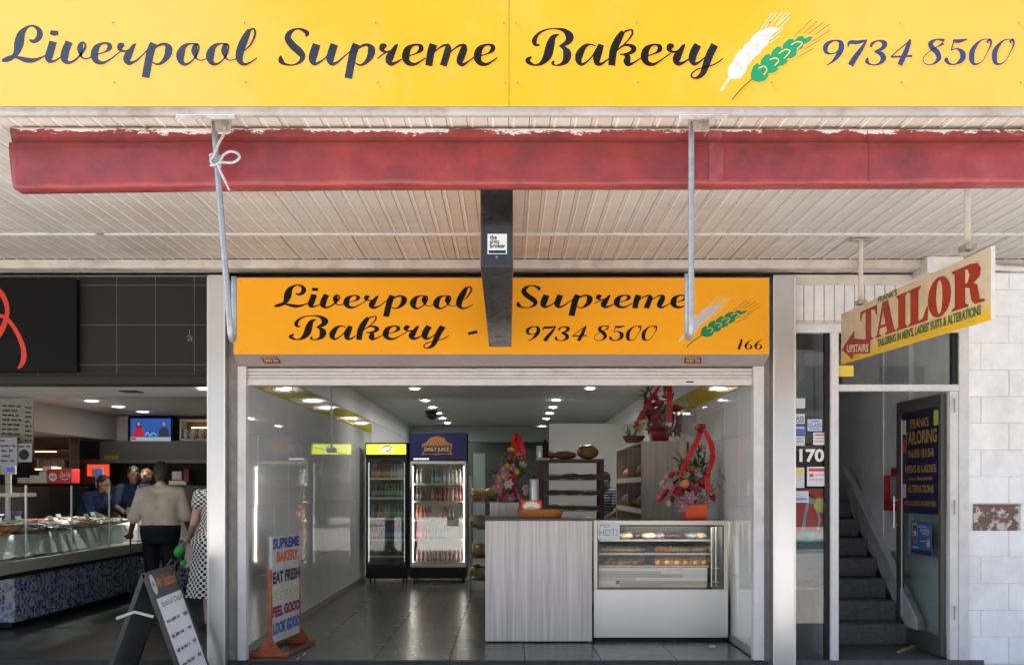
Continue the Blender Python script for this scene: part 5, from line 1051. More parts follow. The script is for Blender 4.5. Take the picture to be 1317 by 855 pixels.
# ------------------------------------------------------------------ flower arrangements
def petal_flower(n, r, w, cup, layers=1):
    m = MB()
    for L in range(layers):
        for k in range(n):
            a = 2 * math.pi * (k + .5 * L) / n; rr = r * (1 - .28 * L); c = cup + .35 * L
            d = Vector((math.cos(a), math.sin(a), 0)); s_ = Vector((-math.sin(a), math.cos(a), 0)); up = Vector((0, 0, 1))
            p = [Vector((0, 0, .002 * L)), d * rr * .5 + s_ * w * rr + up * rr * c * .35, d * rr + up * rr * c * .8, d * rr * .5 - s_ * w * rr + up * rr * c * .35]
            m.add(p, [(0, 1, 2, 3)])
    return m
def fm(nm, col): return mat('petal_' + nm, col, .55, var=.2, vscale=40, sub=0)
FL = {'gerbera': (petal_flower(14, .048, .12, .15, 2), (.75, .22, .03)), 'lily': (petal_flower(6, .062, .28, .5), (.27, .11, .16)), 'rose': (petal_flower(7, .036, .5, 1.0, 3), (.40, .012, .03)), 'pale': (petal_flower(6, .05, .32, .4, 1), (.44, .30, .32)), 'daisy': (petal_flower(12, .035, .16, .1, 2), (.6, .58, .5)), 'yellow': (petal_flower(14, .05, .14, .5, 3), (.62, .42, .02)), 'pinkrose': (petal_flower(7, .036, .5, 1.0, 3), (.50, .06, .16))}
FLM = {k: v[0].mesh('flower', fm(k, v[1])) for k, v in FL.items()}
def leaf_mesh(l, w, curve, mt):
    m = MB(); n = 6; vs = []
    for i in range(n + 1):
        t = i / n; ww = w * math.sin(math.pi * min(.97, t * .9 + .08)); z = curve * math.sin(t * 1.8) * l * .4; vs += [(l * t, -ww, z + .15 * ww), (l * t, 0, z), (l * t, ww, z + .15 * ww)]
    m.add(vs, [(i * 3 + q, i * 3 + 3 + q, i * 3 + 4 + q, i * 3 + 1 + q) for i in range(n) for q in range(2)]); return m.mesh('leaf', mt)
M_leaf = mat('leaf_green', (.035, .085, .02), .4, var=.3, vscale=20, obj_var=.35); M_leafp = mat('leaf_pale', (.20, .24, .14), .5, var=.3, obj_var=.2)
LFM = [leaf_mesh(.16, .016, .8, M_leaf), leaf_mesh(.12, .022, .5, M_leaf), leaf_mesh(.18, .012, .3, M_leafp)]
M_rib = mat('red_ribbon', (.52, .012, .010), .25, spec=.7, bump=.2, bscale=60)
def ribbon(path, w, side, parent, rip=.010):
    pts = crom(path, 14); m = MB(); vs = []
    for i, p in enumerate(pts):
        p = Vector(p); s_ = Vector(side); q = rip * (math.sin(i * 1.9) + .6 * mnoise.noise(Vector((i * .7, p.x * 9, p.z * 9)))); w_ = w * (.8 + .25 * mnoise.noise(Vector((i * .3, p.z * 5, 2)))); vs += [p - s_ * w_ / 2 + Vector((0, q, q)), p + Vector((0, -q, -q * .5)), p + s_ * w_ / 2 + Vector((0, q * .6, q))]
    m.add(vs, [(i * 3 + q, i * 3 + 1 + q, i * 3 + 4 + q, i * 3 + 3 + q) for i in range(len(pts) - 1) for q in range(2)]); return m.build('ribbon', M_rib, parent, smooth=True)
def arrangement(name, label, base, pot_col, potr, items, nl, lr, parent_y, seed):
    random.seed(seed); t = thing(name, label, 'flowers', base); b = Vector(base)
    m = MB(); r = potr
    m.hexa([b + Vector(p) for p in ((-r * .8, -r * .8, 0), (r * .8, -r * .8, 0), (r * .8, r * .8, 0), (-r * .8, r * .8, 0), (-r, -r, r * 1.25), (r, -r, r * 1.25), (r, r, r * 1.25), (-r, r, r * 1.25))]); m.build('pot', pot_col, t, bevel=.008)
    core = MB()
    for k in range(10): core.cap(b + Vector((0, 0, r)), .006, b + Vector((random.uniform(-.15, .15), random.uniform(-.08, .08), r + random.uniform(.15, .42))), .003, 6)
    core.build('stems', M_leaf, t)
    foc = b + Vector((0, .05, r + .08))
    for kind, px, py, dy, sc in items:
        p = P(px, py, parent_y + dy); d = (p - foc); d.y -= .12; q = d.to_track_quat('Z', 'Y').to_euler(); child('flower', FLM[kind], t, p, q, (sc,) * 3)
        c = MB().ell((0, 0, 0), .010 * sc, 8, 5)
        if kind in ('gerbera', 'lily', 'pale', 'daisy'): child('flower_centre', CEN, t, p + d.normalized() * .008, None, (sc,) * 3)
    for k in range(nl):
        a = random.uniform(0, 2 * math.pi); el = random.uniform(-.35, 1.1); o0 = foc + Vector((random.uniform(-lr, lr) * .5, random.uniform(-.06, .06), random.uniform(-.02, lr * 1.3)))
        child('leaf', random.choice(LFM), t, o0, (random.uniform(-.6, .6), -el, a), (random.uniform(.7, 1.15),) * 3)
    return t
CEN = MB().ell((0, 0, 0), .011, 8, 5).mesh('flower_centre', mat('flower_centre_yellow', (.5, .35, .05), .6))
yA = 1.22; zt2 = zD + .0005
itA = [('gerbera', 903, 576, 0, .95), ('gerbera', 889, 602, -.05, 1.0), ('gerbera', 881, 622, -.08, 1.0), ('rose', 866, 612, -.02, 1.1), ('rose', 872, 632, -.06, 1.2), ('rose', 900, 622, -.04, 1.1), ('rose', 893, 612, -.02, 1.0), ('rose', 915, 640, 0, 1.0), ('lily', 887, 640, -.12, 1.15), ('lily', 862, 628, -.08, 1.1), ('lily', 894, 628, -.06, .9), ('pale', 868, 606, 0, .9), ('pale', 882, 611, -.03, 1.0), ('pale', 926, 613, 0, 1.2), ('pale', 924, 625, .02, 1.1), ('lily', 912, 630, -.05, .9), ('daisy', 900, 611, -.05, .9), ('daisy', 905, 632, -.05, .9), ('rose', 857, 636, 0, .9), ('lily', 878, 650, -.12, 1.0), ('pale', 852, 622, .02, .8), ('pale', 858, 612, .03, .8), ('rose', 903, 598, .02, 1.0), ('lily', 907, 645, -.08, .9)]
random.seed(77); itA = [(a, b, c, d, e * 1.15) for a, b, c, d, e in itA] + [(random.choice(['rose', 'lily', 'pale', 'rose', 'daisy']), 893 + random.gauss(0, 17), random.uniform(606, 648), random.uniform(-.12, .08), random.uniform(.8, 1.1)) for _ in range(22)]
fa = arrangement('flower_arrangement', 'flower arrangement in an orange pot on the display case', (PXx(893, yA), yA, zt2), mat('orange_pot', (.85, .09, .006), .35), .112, itA, 120, .24, yA, 3)
for k in range(26): child('leaf', LFM[k % 2], fa, P(903 + random.uniform(-5, 5), 580 + k * 1.1, yA + .02), (random.uniform(-.6, .6), -random.uniform(.4, 1.3), random.uniform(0, 6.28)), (.55,) * 3)
for pth_, w in (([(902, 553, 0), (895, 570, -.02), (885, 590, -.05), (877, 605, -.08), (876, 612, -.08)], .062), ([(906, 553, 0), (915, 572, -.02), (916, 592, -.06), (910, 612, -.10), (911, 632, -.12)], .062), ([(869, 618, -.02), (860, 628, -.08), (852, 638, -.11), (846, 645, -.11)], .08)):
    ribbon([P(a, b_, yA + c) for a, b_, c in pth_], w, (.8, 0, .45) if pth_[0][0] == 869 else (1, 0, 0), fa)
for dx in (-5, 0, 5, -2, 3): ribbon([P(902 + dx * .3, 556, yA), P(899 + dx, 550, yA - .03), P(902 + dx, 545, yA - .02), P(904 + dx * .5, 552, yA + .01)], .03, (.6, .6, .3), fa, .003)
yB2 = 3.6; itB = [(random.choice(['pinkrose', 'lily', 'pale', 'rose', 'lily', 'pinkrose']), random.uniform(822, 880), random.uniform(512, 556), random.uniform(-.15, .1), random.uniform(1.1, 1.5)) for _ in range(34)] + [('pinkrose', 836, 528, -.15, 1.5), ('pinkrose', 842, 540, -.15, 1.5), ('pinkrose', 848, 520, -.15, 1.5), ('rose', 868, 527, -.15, 1.5), ('daisy', 828, 545, -.15, 1.6), ('daisy', 822, 551, -.15, 1.6), ('pale', 872, 540, -.1, 1.6)]
fbq = arrangement('flower_arrangement', 'pink flower arrangement in a red pot on top of bread shelving', (PXx(848, yB2), yB2, zS + .0005), mat('red_pot', (.40, .012, .012), .35), .11, itB, 100, .32, yB2, 5)
ribbon([P(857, 486, yB2 - .2), P(846, 500, yB2 - .2), P(834, 518, yB2 - .22), P(822, 538, yB2 - .22), P(817, 549, yB2 - .2)], .09, (.8, 0, .4), fbq, .01); ribbon([P(860, 486, yB2 - .2), P(861, 505, yB2 - .25), P(861, 525, yB2 - .25), P(861, 543, yB2 - .24)], .085, (1, 0, 0), fbq, .006)
wv = thing('wicker_basket', 'small wicker basket of pale leaves beside the red flower pot', 'basket', (PXx(815, 3.45), 3.45, zS)); MB().lathe([(.09, zS + .0006), (.13, zS + .07), (.125, zS + .075), (.085, zS + .01)], (PXx(815, 3.45), 3.45, 0), 14).build('bowl', mat('wicker', (.16, .09, .04), .7, var=.4, vscale=60, bump=.6, bscale=80), wv)
for k in range(12): child('leaf', LFM[2], wv, (PXx(815, 3.45) + random.uniform(-.06, .06), 3.45 + random.uniform(-.05, .05), zS + .06), (0, -random.uniform(.2, 1), random.uniform(0, 6)), (.8,) * 3)
yC2 = 1.85; zc2 = PZz(646, 1.6) + .0005; itC = [(k, a, b_, d_, s_) for k, a, b_, d_, s_ in (('yellow', 657, 580, -.1, 1.0), ('yellow', 645, 615, -.1, .9), ('yellow', 664, 607, -.08, .8), ('yellow', 652, 600, -.08, .8), ('rose', 655, 592, -.05, 1.1), ('lily', 665, 585, -.05, 1.1), ('lily', 650, 612, -.1, 1.2), ('lily', 642, 625, -.08, 1.2), ('pale', 654, 622, -.12, 1.2), ('pale', 672, 598, -.05, 1.0), ('pale', 675, 628, -.05, 1.0), ('rose', 660, 615, -.1, 1.1), ('rose', 650, 635, -.08, 1.2), ('rose', 668, 640, -.05, 1.2), ('lily', 657, 603, -.08, 1.1), ('pale', 648, 605, -.06, .9), ('rose', 662, 630, -.1, 1.0), ('lily', 656, 640, -.1, 1.2), ('lily', 640, 612, 0, 1.0), ('daisy', 676, 633, -.05, 1.1), ('rose', 645, 603, 0, .9))]
fc_ = arrangement('flower_arrangement', 'red and yellow flower arrangement behind the counter', (PXx(657, yC2), yC2, zc2), mat('dark_pot', (.05, .02, .03), .4), .07, itC, 80, .17, yC2, 9)
for pth_ in ([(664, 558, 0), (660, 570, -.03), (663, 580, -.05), (668, 588, -.06)], [(667, 560, 0), (671, 572, -.03), (673, 582, -.04), (671, 590, -.04)], [(662, 562, .02), (665, 575, -.04), (667, 586, -.05)]): ribbon([P(a, b_, yC2 + c) for a, b_, c in pth_], .05, (1, 0, .1), fc_)
ribbon([P(665, 636, yC2 - .15), P(672, 644, yC2 - .17), P(680, 646, yC2 - .15)], .05, (.3, 0, 1), fc_)
random.seed(21)
# light switch on the right wall
lsw = thing('wall_switch', 'white switch plate on the right bakery wall', 'switch', (RW - .012, 1.2, 1.2)); yw = RW * F / (961 - CX) - DIST; MB().box(RW - .012, RW - .0005, yw - .05, yw + .05, PZz(637, yw), PZz(617, yw)).build('plate', M_white, lsw, bevel=.003); MB().box(RW - .017, RW - .0125, yw - .015, yw + .015, PZz(630, yw), PZz(624, yw)).build('rocker', M_wht, lsw)

# ------------------------------------------------------------------ swing sign by the left wall
sw = thing('pavement_sign', 'painted board sign on an orange base listing fresh food slogans', 'sign', (-1.88, .5, 0))
ax, ay, bx_, by = PXx(348, .16), .16, PXx(383.5, .82), .82
dv = Vector((bx_ - ax, by - ay, 0)); Ld = dv.length; dv.normalize(); nv = Vector((dv.y, -dv.x, 0))        # board runs front to back, printed face towards +x
def ob_(mb, a0, a1, n0, n1, z0, z1): q = lambda a, n, z: Vector((ax, ay, 0)) + dv * a + nv * n + Vector((0, 0, z)); return mb.hexa([q(a0, n0, z0), q(a1, n0, z0), q(a1, n1, z0), q(a0, n1, z0), q(a0, n0, z1), q(a1, n0, z1), q(a1, n1, z1), q(a0, n1, z1)])
ob_(MB(), 0, Ld, -.012, .012, .10, .962).build('board', mat('board_white', (.50, .50, .49), .6, var=.12, vscale=8, dirt=(.25, .24, .23), dirt_amt=.4, dscale=9), sw, bevel=.002)
M_or = mat('orange_steel', (.42, .10, .03), .5, var=.3, vscale=14, dirt=(.10, .05, .03), dirt_amt=.6, dscale=9)
for a0, a1 in ((-.022, -.001), (Ld + .001, Ld + .022)): ob_(MB(), a0, a1, -.015, .015, .03, .70).build('upright', M_or, sw)
for a0 in (-.05, Ld - .0):
    ob_(MB(), a0, a0 + .05, -.155, .155, .0005, .035).build('foot', M_or, sw, bevel=.006)
    q = lambda n, z, a: Vector((ax, ay, 0)) + dv * a + nv * n + Vector((0, 0, z))
    MB().hexa([q(-.10, .0355, a0 + .018), q(.10, .0355, a0 + .018), q(.10, .0355, a0 + .03), q(-.10, .0355, a0 + .03), q(-.02, .15, a0 + .018), q(.02, .15, a0 + .018), q(.02, .15, a0 + .03), q(-.02, .15, a0 + .03)]).build('gusset', M_or, sw)
for n0 in (-.15, .12): ob_(MB(), .001, Ld - .001, n0, n0 + .03, .001, .032).build('base_bar', mat('rusty_base', (.14, .07, .035), .7, var=.4, vscale=20), sw, bevel=.004)
pw = Plane(Vector((ax, ay, 0)) + nv * .012, dv, (0, 0, 1), .0003); pw.n = nv
for s_, a0, a1, z0, z1, c in (('SUPREME', .02, Ld - .01, .855, .945, (.03, .05, .22)), ('BAKERY.', .10, Ld - .02, .745, .835, (.50, .11, .03)), ('EAT FRESH', .02, Ld - .005, .575, .675, (.02, .025, .025)), ('EAT GOOD', .04, Ld - .02, .435, .53, (.45, .38, .10)), ('FEEL GOOD', .01, Ld - .005, .305, .395, (.26, .01, .06)), ('LOOK GOOD', .02, Ld - .01, .165, .265, (.05, .10, .34))):
    m = MB(); text(m, pw, s_, a0, a1, z0, z1, .05); l_ = m.build('lettering', mat('ink_%.2f_%.2f' % c[:2], c, .6), sw, fix=False)
    if s_ in ('SUPREME', 'EAT GOOD', 'LOOK GOOD', 'BAKERY.'): m = MB(); text(m, pw, s_, a0 + .004, a1 + .001, z0 + .008, z1 - .006, -.008); m.build('letter_fill', mat('ink_fill_%.2f' % c[0], tuple(min(.75, .45 + q * .8) for q in c) if s_ in ('EAT GOOD',) else tuple(c_ * 1.5 for c_ in c), .6), l_, fix=False)
# ------------------------------------------------------------------ fish shop next door
XG = -4.70
M_fw = mat('fish_wall_white', (.66, .64, .61), .5, var=.04); M_fg = mat('fish_wall_grey', (.085, .088, .09), .5, var=.06)
struct(MB().box(-2.348, -2.3405, .2, 9.9, -.0, 2.9).build('fish_shop_wall_right', M_fw))
struct(MB().box(-9, -8.9, .2, 7.59, 0, 2.9).build('fish_shop_wall_left', M_fg)); fbw = struct(MB().box(-8.9, -2.349, 7.6, 7.8, 0, 2.9).build('fish_shop_wall_back', M_fg))
struct(MB().box(-8.9, -2.35, .21, 1.95, 2.25, 2.9).build('fish_shop_ceiling_front', M_fw)); struct(MB().box(-8.9, -2.35, 1.96, 7.59, 2.45, 2.6).build('fish_shop_ceiling', mat('fish_ceiling', (.40, .39, .37), .6)))
vt = MB().box(PXx(168, 1.6), PXx(190, 1.6), 1.3, 1.5, 2.243, 2.2495).build('ceiling_vent', M_dark); tag(vt, 'dark slot vent in the white front ceiling of the fish shop', 'vent')
for i, (px, py, z) in enumerate(((118, 515, 2.45), (152, 522.5, 2.45), (184, 529, 2.45), (266, 499.5, 2.25))):
    d = (z - EYE) * F / (CY - py); downlight((PXx(px, d - DIST), d - DIST, z), ['nearest downlight in the row over the fish counter', 'middle downlight in the row over the fish counter', 'farthest downlight in the row over the fish counter', 'downlight in the front ceiling by the steel pillar'][i], 'fish shop ceiling downlights', .085, emis('lamp_fish', (1, .95, .86), 9))
    lt_ = bpy.data.lights.new('downlight_beam', 'SPOT'); lt_.energy = (150, 85, 14, 4)[i]; lt_.spot_size = R((58, 66, 90, 110)[i]); lt_.spot_blend = .7; lt_.color = (1, .93, .82); lt_.shadow_soft_size = .08; lo_ = bpy.data.objects.new('downlight_beam', lt_); COL.objects.link(lo_); lo_.location = (PXx(px, d - DIST), d - DIST, z - .03); lo_.rotation_euler = (R((-46, -28, 0, 0)[i]), R((14, 10, 0, 0)[i]), 0)
bh = struct(MB().box(-8.8, -5.94, 2.6, 7.55, 2.075, 2.449).build('service_bulkhead', mat('bulkhead_white', (.42, .40, .36), .5)))
# counter, an L: run along the left, then across the back
def mosaic():
    m, t, b = _new('blue_mosaic'); N, Lk = t.nodes, t.links; g = N.new('ShaderNodeNewGeometry')
    ad = N.new('ShaderNodeVectorMath'); ad.operation = 'DOT_PRODUCT'; ad.inputs[1].default_value = (1, 1, 0); Lk.new(g.outputs['Position'], ad.inputs[0]); s = N.new('ShaderNodeSeparateXYZ'); Lk.new(g.outputs['Position'], s.inputs[0]); cb = N.new('ShaderNodeCombineXYZ'); Lk.new(ad.outputs['Value'], cb.inputs[0]); Lk.new(s.outputs['Z'], cb.inputs[1])
    v = N.new('ShaderNodeTexVoronoi'); v.distance = 'CHEBYCHEV'; v.voronoi_dimensions = '2D'; v.inputs['Scale'].default_value = 26; v.inputs['Randomness'].default_value = .75; Lk.new(cb.outputs[0], v.inputs['Vector'])
    sc = N.new('ShaderNodeSeparateColor'); Lk.new(v.outputs['Color'], sc.inputs[0]); cr = N.new('ShaderNodeValToRGB'); cr.color_ramp.interpolation = 'CONSTANT'; e = cr.color_ramp.elements; e[0].color = (.40, .45, .60, 1); e[1].position = .38; e[1].color = (.10, .16, .38, 1)
    for p, c in ((.58, (.02, .03, .30, 1)), (.80, (.14, .17, .24, 1)), (.9, (.006, .007, .05, 1))): k = e.new(p); k.color = c
    Lk.new(sc.outputs[0], cr.inputs[0]); gt = N.new('ShaderNodeMath'); gt.operation = 'GREATER_THAN'; gt.inputs[1].default_value = .40; Lk.new(v.outputs['Distance'], gt.inputs[0])
    mx = N.new('ShaderNodeMix'); mx.data_type = 'RGBA'; Lk.new(gt.outputs[0], mx.inputs[0]); Lk.new(cr.outputs[0], mx.inputs[6]); mx.inputs[7].default_value = (.34, .36, .40, 1); Lk.new(mx.outputs[2], b.inputs['Base Color']); b.inputs['Roughness'].default_value = .25; return m
M_mos = mosaic(); M_ledge = mat('steel_ledge', (.52, .51, .48), .4, metal=.35, var=.06)
fcn = thing('fish_counter', 'glass fronted fish counter with blue mosaic base', 'counter', (-5.2, 3.5, 0))
MB().box(-5.9, XG - .06, 1.78, 5.02, .06, .50).build('mosaic_base', M_mos, fcn); MB().box(-5.9, -2.6, 5.03, 6.0, .06, .50).build('mosaic_base', M_mos, fcn)
MB().box(-5.85, XG - .14, 1.9, 5.02, .001, .0595).build('plinth', M_dark, fcn); MB().box(-5.85, -2.7, 5.13, 5.9, .001, .0595).build('plinth', M_dark, fcn)
MB().box(-5.95, XG + .03, .9, 4.99, .545, .665).build('ledge', M_ledge, fcn, bevel=.01); MB().box(-5.95, -2.58, 4.9905, 6.05, .545, .665).build('ledge', M_ledge, fcn, bevel=.01)
MB().box(-5.9, XG - .0, .95, 4.98, .5005, .5445).build('under_ledge', M_dark, fcn)
zg = 1.385; G_fish = glass('fish_glass', (.95, .975, .965), boost=.01)
ys = [.95, 1.98, 3.02, 4.06, 5.0]
for a, b in zip(ys[:-1], ys[1:]): MB().box(XG - .012, XG - .004, a + .004, b - .004, .6655, zg).build('front_pane', G_fish, fcn)
for a, b in ((-4.69, -3.6), (-3.59, -2.6)): MB().box(a, b, 5.0, 5.008, .6655, zg).build('front_pane', G_fish, fcn)
MB().box(-5.2, XG - .014, .95, 5.0, zg + .001, zg + .011).build('glass_shelf', glass('shelf_pane', (.72, .82, .78), boost=.05), fcn); MB().box(-4.69, -2.6, 5.0, 5.45, zg + .001, zg + .011).build('glass_shelf', MATS['shelf_pane'], fcn)
for y in ys[1:]: MB().tube([(XG - .05, y, .666), (XG - .05, y, zg)], .012, 8).build('support', M_ssf, fcn)
# crushed ice bed
def icebed(x0, x1, y0, y1, f, nx, ny):
    m = MB(); vs = []
    for i in range(nx + 1):
        for j in range(ny + 1):
            x = x0 + (x1 - x0) * i / nx; y = y0 + (y1 - y0) * j / ny; vs.append((x, y, f(x, y) + .012 * mnoise.noise(Vector((x * 9, y * 9, 0))) + .010 * mnoise.noise(Vector((x * 37, y * 37, 4)))))
    m.add(vs, [(i * (ny + 1) + j, (i + 1) * (ny + 1) + j, (i + 1) * (ny + 1) + j + 1, i * (ny + 1) + j + 1) for i in range(nx) for j in range(ny)]); return m
zA_ = lambda x, y: .69 + .20 * min(1, max(0, (XG - .03 - x) / .14)) + .07 * max(0, (XG - .17 - x))
zB_ = lambda x, y: .69 + .20 * min(1, max(0, (y - 5.02) / .14)) + .07 * max(0, (y - 5.16))
M_ice = mat('crushed_ice', (.90, .92, .93), .3, var=.15, vscale=40, bump=.9, bscale=70, sub=0)
ic = icebed(-5.85, XG - .02, .96, 4.98, zA_, 30, 90).build('ice_bed', M_ice, smooth=True); tag(ic, 'bed of crushed ice along the left fish counter', 'ice', kind='stuff')
ic = icebed(-5.8, -2.62, 5.015, 5.95, zB_, 80, 28).build('ice_bed', M_ice, smooth=True); tag(ic, 'bed of crushed ice across the back fish counter', 'ice', kind='stuff')
# fish and seafood laid on the ice
def fish_mesh(nm, mt):
    m = MB(); n = 9; vs = []
    for i in range(n):
        t = i / (n - 1); x = -.17 + .32 * t; r_ = .042 * math.sin(math.pi * (t * .86 + .07)) ** .8
        for k in range(8): a = 2 * math.pi * k / 8; vs.append((x, r_ * .55 * math.sin(a), r_ * math.cos(a)))
    m.add(vs, [(i * 8 + k, i * 8 + (k + 1) % 8, (i + 1) * 8 + (k + 1) % 8, (i + 1) * 8 + k) for i in range(n - 1) for k in range(8)] + [tuple(range(8)), tuple((n - 1) * 8 + k for k in range(8))])
    m.add([(.14, 0, 0), (.21, .003, .045), (.19, 0, 0), (.21, .003, -.045)], [(0, 1, 2, 3)]); m.add([(-.04, 0, .036), (.03, 0, .062), (.07, 0, .028)], [(0, 1, 2)])
    return m.mesh(nm, mt, smooth=True)
kinds = {'orange': ((.60, .13, .02), 'orange-red fish'), 'silver': ((.32, .33, .33), 'silver grey fish'), 'pink': ((.50, .24, .20), 'pink snapper'), 'dark': ((.06, .055, .06), 'dark grey fish'), 'pale': ((.55, .44, .36), 'pale fillet')}
FM = {k: fish_mesh('fish', mat('fish_' + k, v[0], .25, spec=.7, var=.35, vscale=25, obj_var=.2)) for k, v in kinds.items()}
def fish(kind, x, y, z, rz, sc=1, where=''):
    o = bpy.data.objects.new('fish', FM[kind]); COL.objects.link(o); o.location = (x, y, z + .035 * sc); o.rotation_euler = (R(78) + random.uniform(-.2, .2), random.uniform(-.12, .12), rz); o.scale = (sc,) * 3; tag(o, kinds[kind][1] + where, 'fish', kinds[kind][1] + 's')
for iy, y in enumerate([1.15 + .115 * k for k in range(33)]):
    for q, xo in enumerate((.26, .48, .72)):
        x = XG - xo + random.uniform(-.05, .05)
        kd = ('orange' if y < 2.4 and q < 2 else 'dark' if 2.4 < y < 2.8 and q == 0 else 'silver' if y < 3.1 else 'pink' if y < 4.2 else 'pale')
        if random.random() < .12: kd = random.choice(['silver', 'dark', 'pink'])
        fish(kd, x, y, zA_(x, y), R(20) + random.uniform(-.5, .5), random.uniform(1.0, 1.35), ', %s from the street in the %s row of the left counter' % (ordw(iy + 1), ('front', 'middle', 'rear')[q]))
for ix, x in enumerate([-4.6 + .12 * k for k in range(16)]):
    for y in (5.3, 5.52): fish('pale' if random.random() < .8 else 'pink', x, y, zB_(x, y), R(80) + random.uniform(-.4, .4), random.uniform(.8, 1.1), ', %s from left in the %s row of the back counter' % (ordw(ix + 1), 'front' if y < 5.4 else 'rear'))
# green parsley divider strips and price tickets
def garnish(x0, y0, x1, y1, zf, lb):
    m = MB()
    for k in range(90):
        t = random.random(); x = x0 + (x1 - x0) * t + random.uniform(-.03, .03); y = y0 + (y1 - y0) * t + random.uniform(-.03, .03); z = zf(x, y) + .02 + random.uniform(0, .05); a = random.uniform(0, 6)
        m.add([(x, y, z), (x + .03 * math.cos(a), y + .03 * math.sin(a), z + .02), (x + .03 * math.cos(a + 1), y + .03 * math.sin(a + 1), z + .01)], [(0, 1, 2)])
    o = m.build('parsley_garnish', mat('parsley', (.02, .20, .06), .6)); tag(o, lb, 'garnish', kind='stuff')
garnish(XG - .22, 3.2, XG - .2, 3.9, zA_, 'green plastic garnish strip in the middle of the left counter'); garnish(XG - .2, 4.3, XG - .2, 4.95, zA_, 'green garnish strip at the far end of the left counter'); garnish(-3.5, 5.2, -2.7, 5.2, zB_, 'green garnish strip on the back counter')
nmw = ['first', 'second', 'third', 'fourth', 'fifth', 'sixth', 'seventh', 'eighth']
for k in range(8):
    y = 1.3 + .48 * k; x = XG - .36 - .12 * (k % 2); z = zA_(x, y) + .06; t = thing('price_ticket', nmw[k] + ' white price ticket from the street along the fish counter', 'ticket', (x, y, z), 'white price tickets among the fish')
    MB().hexa([Vector((x, y, z)) + Vector(p) for p in ((.02, -.06, 0), (.02, .06, 0), (.017, .06, 0), (.017, -.06, 0), (-.02, -.06, .085), (-.02, .06, .085), (-.023, .06, .085), (-.023, -.06, .085))]).build('card', mat('ticket_white', (.62, .63, .62), .5), t)
    MB().tube([(x + .02, y, z), (x + .03, y, z - .07)], .003, 5).build('spike', M_steel, t); MB().hexa([Vector((x + .0035, y, z + .03)) + Vector(p) for p in ((.003, -.04, 0), (.003, .03, 0), (.0025, .03, 0), (.0025, -.04, 0), (-.003, -.04, .015), (-.003, .03, .015), (-.0035, .03, .015), (-.0035, -.04, .015))]).build('pen_mark', mat('ticket_pen', (.05, .05, .12), .6), t)
tk = thing('price_ticket', 'tall white price ticket in the ice beside the standing man', 'ticket', (PXx(167, 4.9), 4.85, .9), 'white price tickets among the fish'); MB().box(PXx(163, 4.85), PXx(172, 4.85), 4.85, 4.855, PZz(666, 4.85), PZz(652, 4.85)).build('card', MATS['ticket_white'], tk)

# behind the counter: scales, boxes, tills, shelves
def scale(loc, lb):
    x, y, z = loc; t = thing('weighing_scale', lb, 'scale', loc, 'weighing scales'); MB().box(x - .18, x + .18, y - .16, y + .16, z, z + .07).build('base', mat('scale_grey', (.30, .30, .28), .4), t, bevel=.015); MB().box(x - .2, x + .2, y - .17, y + .17, z + .085, z + .10).build('pan', M_ssf, t, bevel=.006)
    MB().tube([(x - .15, y + .1, z + .07), (x - .15, y + .1, z + .32)], .015, 8).build('pole', M_dark, t); MB().box(x - .12, x + .16, y + .1, y + .16, z + .22, z + .36).build('display', mat('scale_head', (.42, .42, .36), .4), t, bevel=.02)
MB().box(-6.35, -5.92, .95, 5.9, .001, .95).build('service_bench', mat('bench_steel', (.20, .20, .19), .4, metal=.5), fcn)
scale((-6.1, 3.7, .951), 'weighing scale on the bench by the middle of the fish counter'); scale((-6.1, 1.75, .951), 'weighing scale on the bench nearest the street')
bx2 = thing('blue_tub', 'blue plastic tub behind the fish counter glass', 'tub', (-6.02, 4.3, .951)); MB().lathe([(.11, .9515), (.14, 1.07), (.145, 1.075), (.13, 1.07), (.105, .96)], (-6.08, 4.35, 0), 16).build('bowl', mat('blue_plastic', (.02, .07, .28), .35), bx2, smooth=True)
yb_ = 5.2
def boxon(nm, lb, px0, py0, px1, py1, y, dep_, mt, cat, grp=None, bev=.006):
    t = thing(nm, lb, cat, (PXx((px0 + px1) / 2, y), y + dep_ / 2, PZz(py1, y)), grp); MB().box(PXx(px0, y), PXx(px1, y), y, y + dep_, PZz(py1, y), PZz(py0, y)).build('body', mt, t, bevel=bev); return t
# a shelf behind the glass carries boxes and tills
MB().box(-7.6, -6.42, 3.9, 7.5, 1.33, 1.372).build('rear_shelf', mat('rear_shelf_red', (.16, .03, .02), .5), fcn)
MB().box(-7.6, -6.42, 4.0, 7.5, .001, 1.3295).build('rear_cabinet', mat('rear_cabinet', (.05, .05, .055), .5), fcn)
M_styro = mat('white_foam', (.55, .54, .50), .8, var=.08, vscale=20)
for k, (a, b, c, d_) in enumerate(((22, 614, 38, 621), (38, 611, 50, 621), (50, 606, 60, 621), (54, 599.5, 66, 605.5))): boxon('foam_box', ['low white foam box at the left of the row on the rear shelf', 'white foam box second in the row on the rear shelf', 'tall white foam box beside the red carton', 'white foam box on top of the stack by the red carton'][k], a, b, c, d_, 5.0, .3, M_styro, 'box', 'white foam boxes on the rear shelf')
rc = boxon('drink_carton', 'red drinks carton with white script and a white disc', 60.5, 603, 92, 621, 4.95, .25, mat('carton_red', (.38, .012, .02), .5), 'carton')
